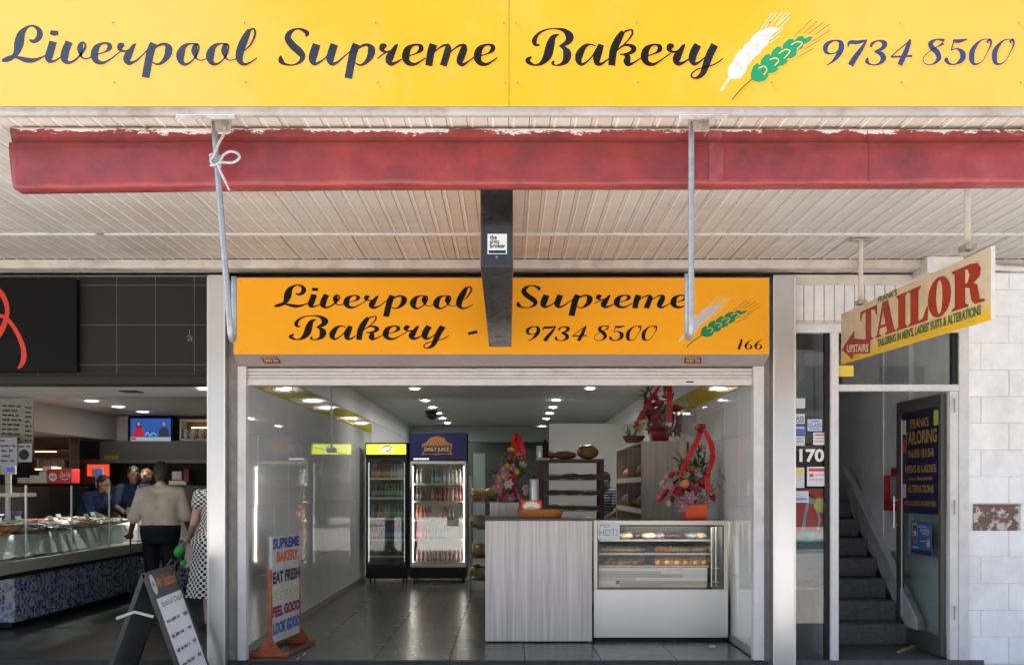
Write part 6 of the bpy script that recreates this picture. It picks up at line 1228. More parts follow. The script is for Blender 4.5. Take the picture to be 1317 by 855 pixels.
prc = Plane((0, 4.95, 0), (1, 0, 0), (0, 0, 1)); frc = lambda x, y: (PXx(x, 4.95), PZz(y, 4.95)); m = MB(); outline(m, prc, [[(68 + 5.2 * math.cos(q), 613 + 5.4 * math.sin(q)) for q in [2 * math.pi * j / 18 for j in range(18)]]], frc); text(m, prc, 'Coca-Cola', frc(77, 0)[0], frc(91, 0)[0], frc(0, 613)[1], frc(0, 606)[1], .02, .35); stroke(m, prc, [(77, 613, .8), (83, 616.5, 1.4), (90, 614, .8)], frc); dsc = m.build('white_print', mat('carton_white', (.6, .55, .55), .5), rc, fix=False)
m = MB(); text(m, prc, 'Zero', frc(65, 0)[0], frc(71, 0)[0], frc(0, 614.5)[1], frc(0, 612)[1], .02) if 0 else outline(m, prc, [[(64.5, 612), (71.5, 612), (71.5, 614.5), (64.5, 614.5)]], frc); m.build('grey_print', mat('carton_grey', (.2, .2, .2), .5), dsc, fix=False)
for k, (px, y) in enumerate(((125, 6.4), (10, 3.3))):
    w = (118, 602, 132, 613) if k == 0 else (0, 599, 19, 610); t = thing('till_terminal', ['white till terminal with a blue screen beside the stooping worker', 'white till terminal with a blue screen at the left edge'][k], 'till', (PXx(px, y), y, 1.372)); z0, z1 = PZz(w[3], y), PZz(w[1], y); xa, xb = PXx(w[0], y), PXx(w[2], y)
    MB().box(xa, xb, y, y + .05, z0, z1).build('head', M_styro, t, bevel=.008); MB().box(xa + (xb - xa) * .45, xb - .01, y - .004, y - .0005, z0 + .03, z1 - .015).build('screen', emis('till_blue', (.03, .05, .22), .5), t); MB().box((xa + xb) / 2 - .03, (xa + xb) / 2 + .03, y + .01, y + .04, 1.30 if k else 1.372, z0).build('stand', M_styro, t)
if True:
    MB().box(PXx(-10, 3.2), PXx(25, 3.2), 3.2, 3.6, 1.26, 1.2995).build('till_shelf', M_ledge, fcn); MB().tube([(PXx(10, 3.4), 3.4, .5), (PXx(10, 3.4), 3.4, 1.26)], .03, 10).build('till_post', M_ssf, fcn)
# warm-lit back shelves under the bulkhead
ysf = 6.2; sfx = thing('lit_shelf_unit', 'warm lit shelf unit of packets under the white bulkhead', 'shelves', (PXx(65, ysf), ysf + .2, 1.5))
def px_box(a, b, c, d_, y, dp): return MB().box(PXx(a, y), PXx(c, y), y, y + dp, PZz(d_, y), PZz(b, y))
px_box(42, 556, 90, 603, ysf + .3, .02).build('back', mat('dark_red_wall', (.10, .012, .01), .5), sfx)
for b in (578, 589, 600.5): px_box(43, b, 89, b + 1.6, ysf, .299).build('shelf', mat('shelf_timber', (.30, .18, .07), .5), sfx)
px_box(88.5, 557, 90.5, 603, ysf, .299).build('side', mat('shelf_side', (.12, .07, .04), .5), sfx)
E_strip = emis('warm_strip', (1, .74, .36), .9); px_box(44, 558.5, 84, 560, ysf + .1, .02).build('light_strip', E_strip, sfx); px_box(45, 580.2, 72, 581.2, ysf + .05, .02).build('light_strip', E_strip, sfx); px_box(45, 602.5, 60, 604, ysf + .05, .02).build('light_strip', E_strip, sfx)
for k in range(8):
    o = px_box(47 + 4.6 * k, 591 + .6 * (k % 2), 51 + 4.6 * k, 600.4, ysf + .06, .1).build('food_packet', mat('packet%d' % (k % 4), ((.50, .45, .38), (.45, .30, .25), (.5, .40, .2), (.42, .42, .40))[k % 4], .5), bevel=.004); tag(o, ordw(k + 1) + ' small pale packet from the left on the lit middle shelf', 'packet', 'packets on the lit shelf')
ow = thing('hot_food_warmer', 'red-orange glowing food warmer behind the fish counter', 'warmer', (PXx(118, 7.2), 7.25, 1.3)); px_box(92, 588, 141, 622, 7.2, .35).build('cabinet', mat('warmer_red', (.14, .016, .008), .5), ow); px_box(112, 597, 140, 612, 7.18, .019).build('heat_panel', emis('heat_glow', (1, .10, .03), .22), ow)
ys_ = thing('yellow_notice', 'small yellow notice on the grey hood', 'notice', (PXx(143, 7.1), 7.1, PZz(590, 7.1))); px_box(134, 585.5, 152, 590.5, 7.09, .008).build('plate', mat('notice_yellow', (.42, .28, .03), .5), ys_)
hd_ = thing('range_hood', 'dark grey range hood across the back of the fish shop', 'hood', (PXx(200, 7.1), 7.2, 1.8)); px_box(90, 590.8, 268, 595, 7.08, .4).build('lip', mat('hood_grey', (.16, .16, .155), .4, metal=.4), hd_); px_box(128, 567, 268, 590.5, 7.1, .4).build('face', mat('hood_face', (.10, .10, .098), .5), hd_)
for k, (a, b, c, d_, cl, lb, ct_) in enumerate(((221, 606, 234, 617, (.35, .35, .33), 'grey steel appliance on the back bench right of the man', 'appliance'), (217, 618, 240, 623.5, (.45, .45, .42), 'low pale tray under the grey appliance', 'tray'), (236, 603, 243, 620, (.16, .03, .03), 'dark red bottle shape beside the grey appliance', 'bottle'))): boxon('bench_item', lb, a, b, c, d_, 7.05, .3, mat('bench%d' % k, cl, .45), ct_)
MB().box(PXx(140, 7.05), PXx(268, 7.05), 7.0, 7.55, .001, PZz(624, 7.05)).build('rear_bench', mat('rear_bench', (.06, .06, .06), .4), fcn)
# TV
tv = thing('television', 'wall television showing two presenters on a blue set', 'television', (PXx(194, 7.3), 7.3, 2.0)); yT = 7.28
px_box(164.5, 534.5, 222.5, 569.5, yT, .05).build('case', M_black, tv, bevel=.004); px_box(168, 538, 219.5, 561.5, yT - .003, .002).build('screen', emis('tv_blue', (.04, .11, .42), .22), tv); px_box(168, 561.8, 219.5, 567, yT - .003, .002).build('screen_banner', emis('tv_banner', (.50, .58, .68), .16), tv)
ptv = Plane((0, yT - .0035, 0), (1, 0, 0), (0, 0, 1)); ftv = lambda x, y: (PXx(x, yT), PZz(y, yT))
m = MB(); outline(m, ptv, [[(171, 561.5), (172, 553), (175, 549.5), (182, 549.5), (185, 553), (186, 561.5)]], ftv); m.build('presenter_red', emis('tv_red', (.55, .03, .05), .2), tv, fix=False)
m = MB(); outline(m, ptv, [[(204, 561.5), (205, 553), (208, 549), (214, 549), (217, 553), (218, 561.5)]], ftv); m.build('presenter_dark', emis('tv_dark', (.015, .015, .03), .6), tv, fix=False); m = MB(); outline(m, ptv, [[(175.5 + 0, 550), (175.5, 543), (178.5, 540), (181.5, 543), (182, 550)]], ftv); m.build('presenter_hair', emis('tv_dark', (.015, .015, .03), .6), tv, fix=False)
m = MB(); ptv.h += .001
for cx_, cy_ in ((178.6, 545), (211, 545)): outline(m, ptv, [[(cx_ + 2 * math.cos(q), cy_ + 3 * math.sin(q)) for q in [2 * math.pi * j / 12 for j in range(12)]]], ftv)
m.build('presenter_face', emis('tv_skin', (.45, .25, .17), .2), tv, fix=False)
m = MB(); outline(m, ptv, [[(169, 562.5), (175, 562.5), (175, 566), (169, 566)]], ftv); m.build('banner_logo', emis('tv_logo', (.5, .05, .05), .25), tv, fix=False)
m = MB(); stroke(m, ptv, [(187, 560, .8), (190, 556, .8), (193, 560, .8), (197, 556.5, .8), (202, 560, .8)], ftv); m.build('screen_script', emis('tv_white', (.6, .7, .8), .2), tv, fix=False)
MB().box(PXx(150, 7.35), PXx(166, 7.35), 7.34, 7.59, 2.02, 2.44).build('mount_box', M_fw, tv)
# lit niche with white bottles
nc = thing('lit_niche', 'lit wall niche with white bottles beside the television', 'niche', (PXx(252, 7.3), 7.4, 2.05)); px_box(232, 541, 268, 566, 7.56, .03).build('back', mat('niche_back', (.16, .11, .05), .5), nc); px_box(231, 564, 270, 567, 7.3, .25).build('shelf', M_fw, nc); px_box(231, 538.5, 270, 541, 7.3, .25).build('top', M_fw, nc); px_box(231, 541.2, 233, 563.8, 7.3, .25).build('side', M_fw, nc); px_box(246, 549, 268, 550.5, 7.4, .03).build('light_strip', E_strip, nc)
for k, (px, lb) in enumerate(((238.5, 'white jug at the left of the lit niche'), (247.5, 'white jug in the middle of the lit niche'), (259, 'yellow-lit jug at the right of the lit niche'))):
    y = 7.4; t = thing('white_jug', lb, 'jug', (PXx(px, y), y, PZz(563.8, y)), 'jugs in the niche'); z = PZz(563.8, y); MB().lathe([(.04, z), (.045, z + .05), (.035, z + .13), (.02, z + .15)], (PXx(px, y), y, 0), 12).build('body', M_styro, t, smooth=True); MB().tube(crom([(PXx(px, y) + .04, y, z + .11), (PXx(px, y) + .07, y, z + .08), (PXx(px, y) + .044, y, z + .04)], 4), .006, 6).build('handle', M_styro, t)
# menu board and notices hanging at the left
mb_ = thing('menu_board', 'tall hanging menu board with dark handwriting lines', 'menu', (PXx(22, 2.6), 2.6, 1.7)); ym = 2.6
px_box(-60, 512, 43, 588, ym, .012).build('board', mat('menu_paper', (.30, .30, .25), .6, var=.06), mb_); pm = Plane((0, ym, 0), (1, 0, 0), (0, 0, 1)); fmn = lambda x, y: (PXx(x, ym), PZz(y, ym)); m = MB(); random.seed(4)
def scrib(m, pl_, x0, x1, y, h, fn, w=.9, sl=0.0):
    x = x0
    while x < x1:
        L_ = random.uniform(4, 9) * h / 2.2; pts = []; xx = x
        while xx < min(x + L_, x1): pts.append((xx + random.uniform(-.1, .1) * h, y + sl * (xx - x0) + (h if len(pts) % 2 else -h) * random.uniform(.1, .5), w)); xx += h * .22
        if len(pts) > 3: stroke(m, pl_, pts, fn, 3)
        x += L_ + h * .8
for k in range(9): m.build('handwriting', mat('menu_ink', (.03, .028, .022), .7), mb_, fix=False) if m.v else 0; m = MB(); scrib(m, pm, 3, 28 - (k % 3) * 2 if k else 27, 521 + 6 * k + .5, 2.4, fmn, 1.0, .04); scrib(m, pm, 33, 41, 524 + 6 * k, 2.2, fmn, 1.0, .04)
MBo = m.build('handwriting', mat('menu_ink', (.03, .028, .022), .7), mb_, fix=False)
n1 = thing('white_notice', 'white notice with blue handwriting over the menu board', 'notice', (PXx(10, 2.5), 2.5, 1.5)); px_box(-20, 562, 22, 599, 2.5, .006).build('paper', mat('notice_white', (.44, .45, .48), .6), n1); m = MB(); pm2 = Plane((0, 2.5, 0), (1, 0, 0), (0, 0, 1)); fm2 = lambda x, y: (PXx(x, 2.5), PZz(y, 2.5))
for k in range(5): m.build('handwriting', mat('blue_ink', (.04, .05, .20), .7), n1, fix=False) if m.v else 0; m = MB(); scrib(m, pm2, (0, 1, 2, 3, 1)[k], (8, 20, 17, 14, 19)[k], 566.5 + 6.5 * k, 3.4, fm2, .9)
m.build('handwriting', mat('blue_ink', (.04, .05, .20), .7), n1, fix=False)
n2 = thing('round_logo_notice', 'white sheet with a black disc beside the blue handwritten notice', 'notice', (PXx(32, 2.52), 2.52, 1.5)); px_box(22.5, 570, 41, 594, 2.52, .006).build('paper', MATS['notice_white'], n2); m = MB(); pm3 = Plane((0, 2.52, 0), (1, 0, 0), (0, 0, 1)); fm3 = lambda x, y: (PXx(x, 2.52), PZz(y, 2.52)); outline(m, pm3, [[(31 + 6.6 * math.cos(q), 584.5 + 6.8 * math.sin(q)) for q in [2 * math.pi * j / 22 for j in range(22)]]], fm3); scrib(m, pm3, 24, 39, 574, 2.4, fm3, .8); m.build('disc', M_dark, n2, fix=False)
for t_, x_ in ((mb_, 5), (mb_, 38)): MB().tube([P(x_, 512, ym + .006), (P(x_, 512, ym).x, ym + .006, 2.4495)], .004, 5).build('hanging_wire', M_steel, t_)

# ------------------------------------------------------------------ A-frame board on the footpath
af = thing('a_frame_board', 'white and black A-frame price board standing by the steel pillar', 'A-frame sign', (-2.55, -.65, -.12))
n_, f_ = Vector((-2.53, -1.0, .765)), Vector((-2.585, -.27, .765)); dirv = (f_ - n_).normalized(); out = Vector((1, 0, 0)); zg0 = -.12
def panel(side, nm, mt, t0, t1, a0, a1, off, th):
    top = Vector((0, 0, 0)); bt_ = Vector((.315 * side, 0, zg0 - .765)); L_ = bt_.length; dn = bt_ / L_; nrm = Vector((-dn.z * side, 0, dn.x * side)).normalized()
    if nrm.z < 0: nrm = -nrm
    w = (f_ - n_).length; q = lambda a, t, h: n_ + dirv * (a * w) + dn * (t * L_) + nrm * h
    return MB().hexa([q(a0, t1, off), q(a1, t1, off), q(a1, t1, off + th), q(a0, t1, off + th), q(a0, t0, off), q(a1, t0, off), q(a1, t0, off + th), q(a0, t0, off + th)]), q
M_afb = mat('a_frame_black', (.014, .014, .015), .4, var=.2); M_afg = mat('a_frame_grey', (.075, .08, .085), .5, var=.1)
mbp, qf = panel(1, 'x', 0, 0, 1, 0, 1, 0, .022); mbp.build('front_panel', M_afb, af, bevel=.004); mbp, qb = panel(-1, 'x', 0, 0.0, 1, 0, 1, -.022, .022); mbp.build('back_panel', M_afg, af, bevel=.004)
for a0, a1 in ((-.012, .02), (.98, 1.012)):
    for sd_ in (1, -1): mbp, _q = panel(sd_, 'x', 0, -.0, 1.001, a0, a1, -.030 if sd_ < 0 else -.004, .034); mbp.build('edge_rail', M_afb, af, bevel=.003)
mbp, _q = panel(1, 'x', 0, .215, .985, .045, .965, .0225, .002); wp = mbp.build('white_sheet', mat('a_frame_white', (.80, .81, .84), .35, var=.05, vscale=6), af)
Lp = Vector((.315, 0, .885)).length; wv_ = (f_ - n_).length; pA = Plane(qf(0, 1, .0245), dirv, (qf(0, 0, 0) - qf(0, 1, 0)) / Lp, .0003); pA.n = (pA.u.cross(pA.v)).normalized()
if pA.n.z < 0: pA.n = -pA.n
hA_ = Lp; m = MB(); W3 = wv_; text(m, pA, 'Special Deals', .10, W3 - .04, hA_ * .70, hA_ * .76, .0, .1); random.seed(12)
for k in range(5):
    m.build('handwriting', mat('violet_pen', (.10, .10, .26), .6), wp, fix=False); m = MB(); y = hA_ * (.60 - .115 * k); scrib(m, pA, .08, W3 * .60, y, .034, lambda x, y_: (x, y_), .007); scrib(m, pA, W3 * .74, W3 * .93, y, .036, lambda x, y_: (x, y_), .007)
m.build('handwriting', mat('violet_pen', (.10, .10, .26), .6), wp, fix=False)
m = MB(); pA.o = qf(0, 1, .0225); pA.h = .001; text(m, pA, 'Mr Seafood', .17, W3 - .02, hA_ * .855, hA_ * .95, .015, .3); m.build('orange_script', mat('orange_script', (.55, .17, .03), .5), af, fix=False)
m = MB(); outline(m, pA, [[(.09 + .062 * math.cos(q), hA_ * .895 + .075 * math.sin(q)) for q in [2 * math.pi * j / 24 for j in range(24)]]]); ov = m.build('oval_logo', mat('oval_white', (.58, .6, .65), .5), af, fix=False)
m = MB(); pA.h += .001; scrib(m, pA, .045, .13, hA_ * .895, .05, lambda x, y_: (x, y_), .006); m.build('logo_print', mat('oval_ink', (.08, .12, .3), .5), ov, fix=False)
zz_ = 1.35 - (793 - CY) * 7.05 / F
m = MB(); m.tube([(PXx(153, -.99), -1.03, zz_), ((PXx(153, -.99) + PXx(199, -.99)) / 2, -1.03, zz_ + .045), (PXx(200, -.99), -1.03, zz_ + .012)], .011, 6); m.build('spreader', mat('pale_strap', (.45, .44, .42), .6), af)
MB().tube([P(215, 727, -.42), P(221, 719, -.42), P(226, 722, -.42), P(224, 728, -.42)], .008, 6).build('carry_handle', M_afb, af)
random.seed(31)
# ------------------------------------------------------------------ people
def hand(mb, w, e, s, curl=.6, palm=None):
    """palm and five fingers at wrist w, forearm coming from e; curl 0 flat .. 1 fist"""
    w = Vector(w); d = (w - Vector(e)).normalized(); side = d.cross(Vector(palm or (0, 0, 1)))
    side = side.normalized() if side.length > .1 else d.orthogonal().normalized(); nrm = side.cross(d).normalized()
    mb.cap(w, .026 * s, w + d * .05 * s, .03 * s, 8); base = w + d * .075 * s
    mb.cap(w + d * .03 * s - side * .02 * s, .02 * s, base - side * .025 * s, .018 * s, 8); mb.cap(w + d * .03 * s + side * .02 * s, .02 * s, base + side * .025 * s, .018 * s, 8)
    for k, (o, l) in enumerate(((-.032, .062), (-.011, .072), (.011, .068), (.031, .052))):
        p0 = base + side * o * s; a1 = curl * 1.1; a2 = curl * 2.3
        p1 = p0 + (d * math.cos(a1) + nrm * math.sin(a1)) * l * .5 * s; p2 = p1 + (d * math.cos(a2) + nrm * math.sin(a2)) * l * .5 * s
        mb.cap(p0, .0095 * s, p1, .0088 * s, 7); mb.cap(p1, .0088 * s, p2, .0075 * s, 7)
    t0 = w + d * .03 * s - side * .03 * s; t1 = t0 + (d * .6 - side * .7 + nrm * .4).normalized() * .035 * s; t2 = t1 + (d * .8 - side * .1 + nrm * .7).normalized() * .03 * s
    mb.cap(t0, .012 * s, t1, .0105 * s, 7); mb.cap(t1, .0105 * s, t2, .008 * s, 7)
def limb(mb, a, ra, b, rb, c, rc, s, infl=0.0, stop=1.0):
    a, b, c = Vector(a) * s, Vector(b) * s, Vector(c) * s
    mb.cap(a, ra * s + infl, b, rb * s + infl)
    if stop > 0: mb.cap(b, rb * s + infl, b + (c - b) * stop, (rb + (rc - rb) * stop) * s + infl)
def person(label, loc, yaw, s, J, skin, hairc, top, bottom, sleeve=0.0, skirt=None, group=None, belly=0, fem=False, hair='short', shoe=(.02, .02, .02), bottom_mat=None, top_mat=None, bald=False, vox=.0095):
    t = thing('person', label, 'person', loc, group); t.rotation_euler.z = 0
    Mx = Matrix.Translation(Vector(loc)) @ Matrix.Rotation(yaw, 4, 'Z')
    D = dict(hipL=(-.09, 0, .90), hipR=(.09, 0, .90), kneeL=(-.10, .02, .48), kneeR=(.10, .02, .48), ankL=(-.10, -.01, .08), ankR=(.10, -.01, .08), waist=(0, 0, 1.05), chest=(0, .0, 1.25), neck=(0, .0, 1.42), head=(0, .02, 1.565), shL=(-.18, 0, 1.36), shR=(.18, 0, 1.36), elL=(-.22, 0, 1.08), elR=(.22, 0, 1.08), wrL=(-.22, .08, .84), wrR=(.22, .08, .84), curlL=.5, curlR=.5, look=(0, 1, 0))
    D.update(J); V = {k: Vector(v) for k, v in D.items() if not k.startswith('curl')}; S_ = s
    ms = mat('skin_' + label[:12], skin, .5, var=.08, vscale=25); hip = (V['hipL'] + V['hipR']) / 2
    lk = V['look'].normalized(); rt = lk.cross(Vector((0, 0, 1))).normalized(); hd = V['head']
    def torso(m, i, lower=True):
        wd = .085 if fem else .10
        for sgn in (-1, 1):
            sh = V['shL'] if sgn < 0 else V['shR']; ch = V['chest'] + (sh - V['neck']).normalized() * .08 * 1; wa = V['waist'] + Vector((sgn * (.055 if fem else .07), 0, 0)); hp = V['hipL'] if sgn < 0 else V['hipR']
            m.cap(ch * S_, .105 * S_ + i, wa * S_, (wd + .01) * S_ + i); m.cap(wa * S_, (wd + .01) * S_ + i, (hp + Vector((0, 0, .03))) * S_, .105 * S_ + i)
            m.cap(V['neck'] * S_ - Vector((0, 0, .05 * S_)), .06 * S_ + i, sh * S_, .055 * S_ + i)
            m.cap(sh * S_, .06 * S_ + i, ch * S_, .1 * S_ + i)
            if fem: m.cap((ch + Vector((0, .07, -.03))) * S_, .06 * S_ + i, (ch + Vector((0, .06, -.05))) * S_, .06 * S_ + i)
        m.cap((V['neck'] - Vector((0, 0, .16))) * S_, .10 * S_ + i, V['waist'] * S_, .115 * S_ + i); m.cap(V['waist'] * S_, .115 * S_ + i, (hip + Vector((0, 0, .04))) * S_, .115 * S_ + i)
        if belly: m.ell((V['waist'] + Vector((0, .05, .0))) * S_, (.14 * S_ + i, .12 * S_ + i, .15 * S_ + i))
    b = MB(); torso(b, 0)
    for q in 'LR':
        limb(b, V['sh' + q], .048, V['el' + q], .038, V['wr' + q], .027, S_); hand(b, V['wr' + q] * S_, V['el' + q] * S_, S_, D['curl' + q], D.get('palm' + q))
        limb(b, V['hip' + q], .085, V['knee' + q], .055, V['ank' + q], .038, S_); a = V['ank' + q]
        b.cap((a + Vector((0, -.02, -.045))) * S_, .035 * S_, (a + Vector((0, .13, -.052))) * S_, .028 * S_)
    b.cap(V['neck'] * S_, .052 * S_, (hd - Vector((0, 0, .05))) * S_, .05 * S_)
    H = hd * S_
    b.ell(H, (.076 * S_, .092 * S_, .112 * S_), 16, 12, None); b.cap(H + lk * .04 * S_ - Vector((0, 0, .06 * S_)), .05 * S_, H + lk * .055 * S_ - Vector((0, 0, .075 * S_)), .04 * S_)
    b.cap(H + lk * .085 * S_ + Vector((0, 0, .012 * S_)), .011 * S_, H + lk * .108 * S_ - Vector((0, 0, .022 * S_)), .015 * S_)
    for sg in (-1, 1): b.ell(H + rt * sg * .078 * S_ - Vector((0, 0, .005)) - lk * .005, (.012 * S_, .022 * S_, .034 * S_)); b.cap(H + lk * .082 * S_ + rt * sg * .018 * S_ + Vector((0, 0, .03 * S_)), .012 * S_, H + lk * .07 * S_ + rt * sg * .045 * S_ + Vector((0, 0, .03 * S_)), .011 * S_)
    b.cap(H + lk * .092 * S_ + rt * .018 * S_ - Vector((0, 0, .05 * S_)), .009 * S_, H + lk * .092 * S_ - rt * .018 * S_ - Vector((0, 0, .05 * S_)), .009 * S_)
    b.tf(Mx); remesh(b, 'body', vox, ms, t, 3)
    m = MB()
    for sg in (-1, 1): m.ell(H + lk * .083 * S_ + rt * sg * .031 * S_ + Vector((0, 0, .012 * S_)), .0115 * S_, 8, 6)
    m.tf(Mx).build('eyes', mat('eye_dark', (.03, .02, .018), .2), t, smooth=True)
    m = MB(); m.cap(H + lk * .102 * S_ + rt * .022 * S_ - Vector((0, 0, .05 * S_)), .005 * S_, H + lk * .102 * S_ - rt * .022 * S_ - Vector((0, 0, .05 * S_)), .005 * S_); m.tf(Mx).build('mouth', mat('lip', (.22, .07, .06), .5), t, smooth=True)
    # hair
    h = MB()
    h.ell(H + Vector((0, 0, .026 * S_)) - lk * .016 * S_, (.083 * S_, .092 * S_, .098 * S_), 16, 12)
    if hair == 'long': h.cap(H - lk * .05 * S_, .085 * S_, H - lk * .05 * S_ - Vector((0, 0, .12 * S_)), .07 * S_)
    else: h.cap(H - lk * .045 * S_ + Vector((0, 0, .01)), .062 * S_, H - lk * .045 * S_ - Vector((0, 0, .045 * S_)), .055 * S_)
    for sg in (-1, 1): h.cap(H + rt * sg * .055 * S_ + Vector((0, 0, .03 * S_)) - lk * .02, .032 * S_, H + rt * sg * .058 * S_ - lk * .03 * S_ - Vector((0, 0, .02 * S_)), .026 * S_)
    for q in range(26):
        a = random.uniform(0, 6.28); e = random.uniform(.1, 1.4); h.ell(H + Vector((0, 0, .03 * S_)) - lk * .016 * S_ + Vector((.082 * math.cos(a) * math.cos(e), .09 * math.sin(a) * math.cos(e), .094 * math.sin(e))) * S_, .014 * S_, 6, 5)
    h.tf(Mx); remesh(h, 'hair', .009, mat('hair_' + label[:12], hairc, .6, var=.4, vscale=60, bump=.7, bscale=120, stretch=(1, 1, .4)), t, 1)
    # clothes
    c = MB(); torso(c, .020 if belly else .016)
    for q in 'LR':
        if sleeve <= 1: a, e_ = V['sh' + q], V['el' + q]; k = sleeve; c.cap(a * S_, .062 * S_ + .012, (a + (e_ - a) * max(k, .3)) * S_, .054 * S_ + .018)
        else: limb(c, V['sh' + q], .055, V['el' + q], .045, V['wr' + q], .036, S_, .012, .85)
    c.cap((V['neck'] - Vector((0, 0, .03))) * S_, .066 * S_, (V['neck'] + Vector((0, 0, .012))) * S_, .060 * S_)
    for q in range(22):
        a = random.uniform(0, 6.28); z = random.uniform(.95, 1.3); r_ = .155; p = Vector((r_ * 1.1 * math.cos(a), .1 * math.sin(a), z)) + Vector((V['chest'].x * .5, V['chest'].y * .5, 0)); c.cap(p * S_, .022, (p + Vector((random.uniform(-.05, .05), 0, -.1))) * S_, .02, 7)
    c.tf(Mx); cm2 = remesh(c, 'shirt', .012, top_mat or mat('top_' + label[:12], top, .8, var=.12, vscale=12, bump=.3, bscale=30), t, 5)
    if skirt:
        m = MB(); n = 40; vs = []; zs = [1.03, .98, .9, .8, .65, .5, skirt]
        for i, z in enumerate(zs):
            rr = .155 + .06 * i if i < 3 else .22 + .022 * (i - 2)
            for k in range(n): a = 2 * math.pi * k / n; f = 1 + .05 * math.sin(a * 7) * (i / 6); vs.append(((hip.x + rr * f * math.cos(a)) * S_, (hip.y + rr * .82 * f * math.sin(a)) * S_, z * S_))
        m.add(vs, [(i * n + k, i * n + (k + 1) % n, (i + 1) * n + (k + 1) % n, (i + 1) * n + k) for i in range(len(zs) - 1) for k in range(n)]); m.tf(Mx).build('skirt', bottom_mat, t, smooth=True)
    else:
        c = MB()
        for q in 'LR': limb(c, V['hip' + q], .095, V['knee' + q], .068, V['ank' + q], .062, S_, .014, .98)
        c.cap((V['hipL'] + Vector((0, 0, .06))) * S_, .112 * S_, (V['hipR'] + Vector((0, 0, .06))) * S_, .112 * S_); c.cap((V['waist'] + Vector((-.06, 0, -.08))) * S_, .105 * S_, (V['waist'] + Vector((.06, 0, -.08))) * S_, .105 * S_); 
        if belly: w_ = MB(); w_.lathe([(.20, .78), (.222, .86), (.229, .93), (.224, .995)], (0, 0, 0), 28); c.add([Vector((v.x, v.y * .76 + .005, v.z)) * S_ for v in w_.v], w_.f)
        c.tf(Mx); remesh(c, 'trousers', .013, mat('bottom_' + label[:12], bottom, .8, var=.15, vscale=10, bump=.3, bscale=20), t, 4)
    m = MB()
    for q in 'LR':
        a = V['ank' + q]; m.cap((a + Vector((0, -.03, -.035))) * S_, .045 * S_, (a + Vector((0, .13, -.045))) * S_, .036 * S_)
    m.tf(Mx); remesh(m, 'shoes', .011, mat('shoe_%.2f' % shoe[0], shoe, .4), t, 2)
    return t, Mx
SK1, SK2, SK3 = (.20, .095, .055), (.34, .19, .13), (.42, .24, .17)
# elderly customer, back to the street, leaning on a cane
ym_ = 3.15; xm = PXx(206, ym_)
man, MM = person('man in beige short-sleeved shirt and dark trousers leaning on a cane', (xm, ym_, 0), R(6), .955, dict(hipL=(-.10, 0, .92), hipR=(.10, 0, .92), waist=(.0, -.01, 1.07), chest=(0, .02, 1.27), neck=(-.01, .06, 1.44), head=(-.02, .10, 1.60), shL=(-.205, .03, 1.36), shR=(.205, .03, 1.36), elL=(-.30, .02, 1.06), elR=(.275, .06, 1.08), wrL=(-.36, .12, .90), wrR=(.29, .22, .90), curlL=.95, curlR=.6, look=(-.45, 1, -.1)), SK1, (.06, .055, .05), (.78, .66, .54), (.004, .0045, .006), sleeve=.95, belly=1)
hp_ = MM @ (Vector((-.375, .17, .845)) * .955)
cn = thing('walking_cane', 'black walking cane under the hand of the man in beige', 'cane', (hp_.x, hp_.y, 0)); MB().tube([(hp_.x, hp_.y, .0005), (hp_.x, hp_.y, hp_.z)], [.009, .010], 8).build('shaft', M_black, cn); MB().tube(crom([(hp_.x, hp_.y - .05, hp_.z + .004), (hp_.x, hp_.y, hp_.z + .012), (hp_.x, hp_.y + .06, hp_.z + .002)], 4), .012, 8).build('handle', M_black, cn)
bl_ = MB(); bl_.lathe([(.232, 0), (.232, .03)], (0, 0, 0), 28); bl_.v = [Vector((v.x * 1.0, v.y * .77 + .005, v.z + .965)) * .955 for v in bl_.v]; bl_.tf(MM); bl_.build('belt', M_dark, man)
# woman beside the pillar
def dots(nm, fg, bg, sc, th):
    m, t, b = _new(nm); N, Lk = t.nodes, t.links; tc = N.new('ShaderNodeTexCoord'); v = N.new('ShaderNodeTexVoronoi'); v.voronoi_dimensions = '2D'; v.inputs['Scale'].default_value = sc; v.inputs['Randomness'].default_value = .0; sx_ = N.new('ShaderNodeSeparateXYZ'); Lk.new(tc.outputs['Object'], sx_.inputs[0]); at = N.new('ShaderNodeMath'); at.operation = 'ARCTAN2'; Lk.new(sx_.outputs[1], at.inputs[0]); Lk.new(sx_.outputs[0], at.inputs[1]); ml = N.new('ShaderNodeMath'); ml.operation = 'MULTIPLY'; ml.inputs[1].default_value = .24; Lk.new(at.outputs[0], ml.inputs[0]); cb = N.new('ShaderNodeCombineXYZ'); Lk.new(ml.outputs[0], cb.inputs[0]); Lk.new(sx_.outputs[2], cb.inputs[1]); mpp = N.new('ShaderNodeMapping'); mpp.inputs['Rotation'].default_value = (0, 0, R(45)); Lk.new(cb.outputs[0], mpp.inputs[0]); Lk.new(mpp.outputs[0], v.inputs['Vector'])
    g = N.new('ShaderNodeMath'); g.operation = 'LESS_THAN'; g.inputs[1].default_value = th; Lk.new(v.outputs['Distance'], g.inputs[0]); mx = N.new('ShaderNodeMix'); mx.data_type = 'RGBA'; Lk.new(g.outputs[0], mx.inputs[0]); mx.inputs[6].default_value = (*bg, 1); mx.inputs[7].default_value = (*fg, 1); Lk.new(mx.outputs[2], b.inputs['Base Color']); b.inputs['Roughness'].default_value = .8; return m
yw_ = 1.75; xw = PXx(280, yw_)
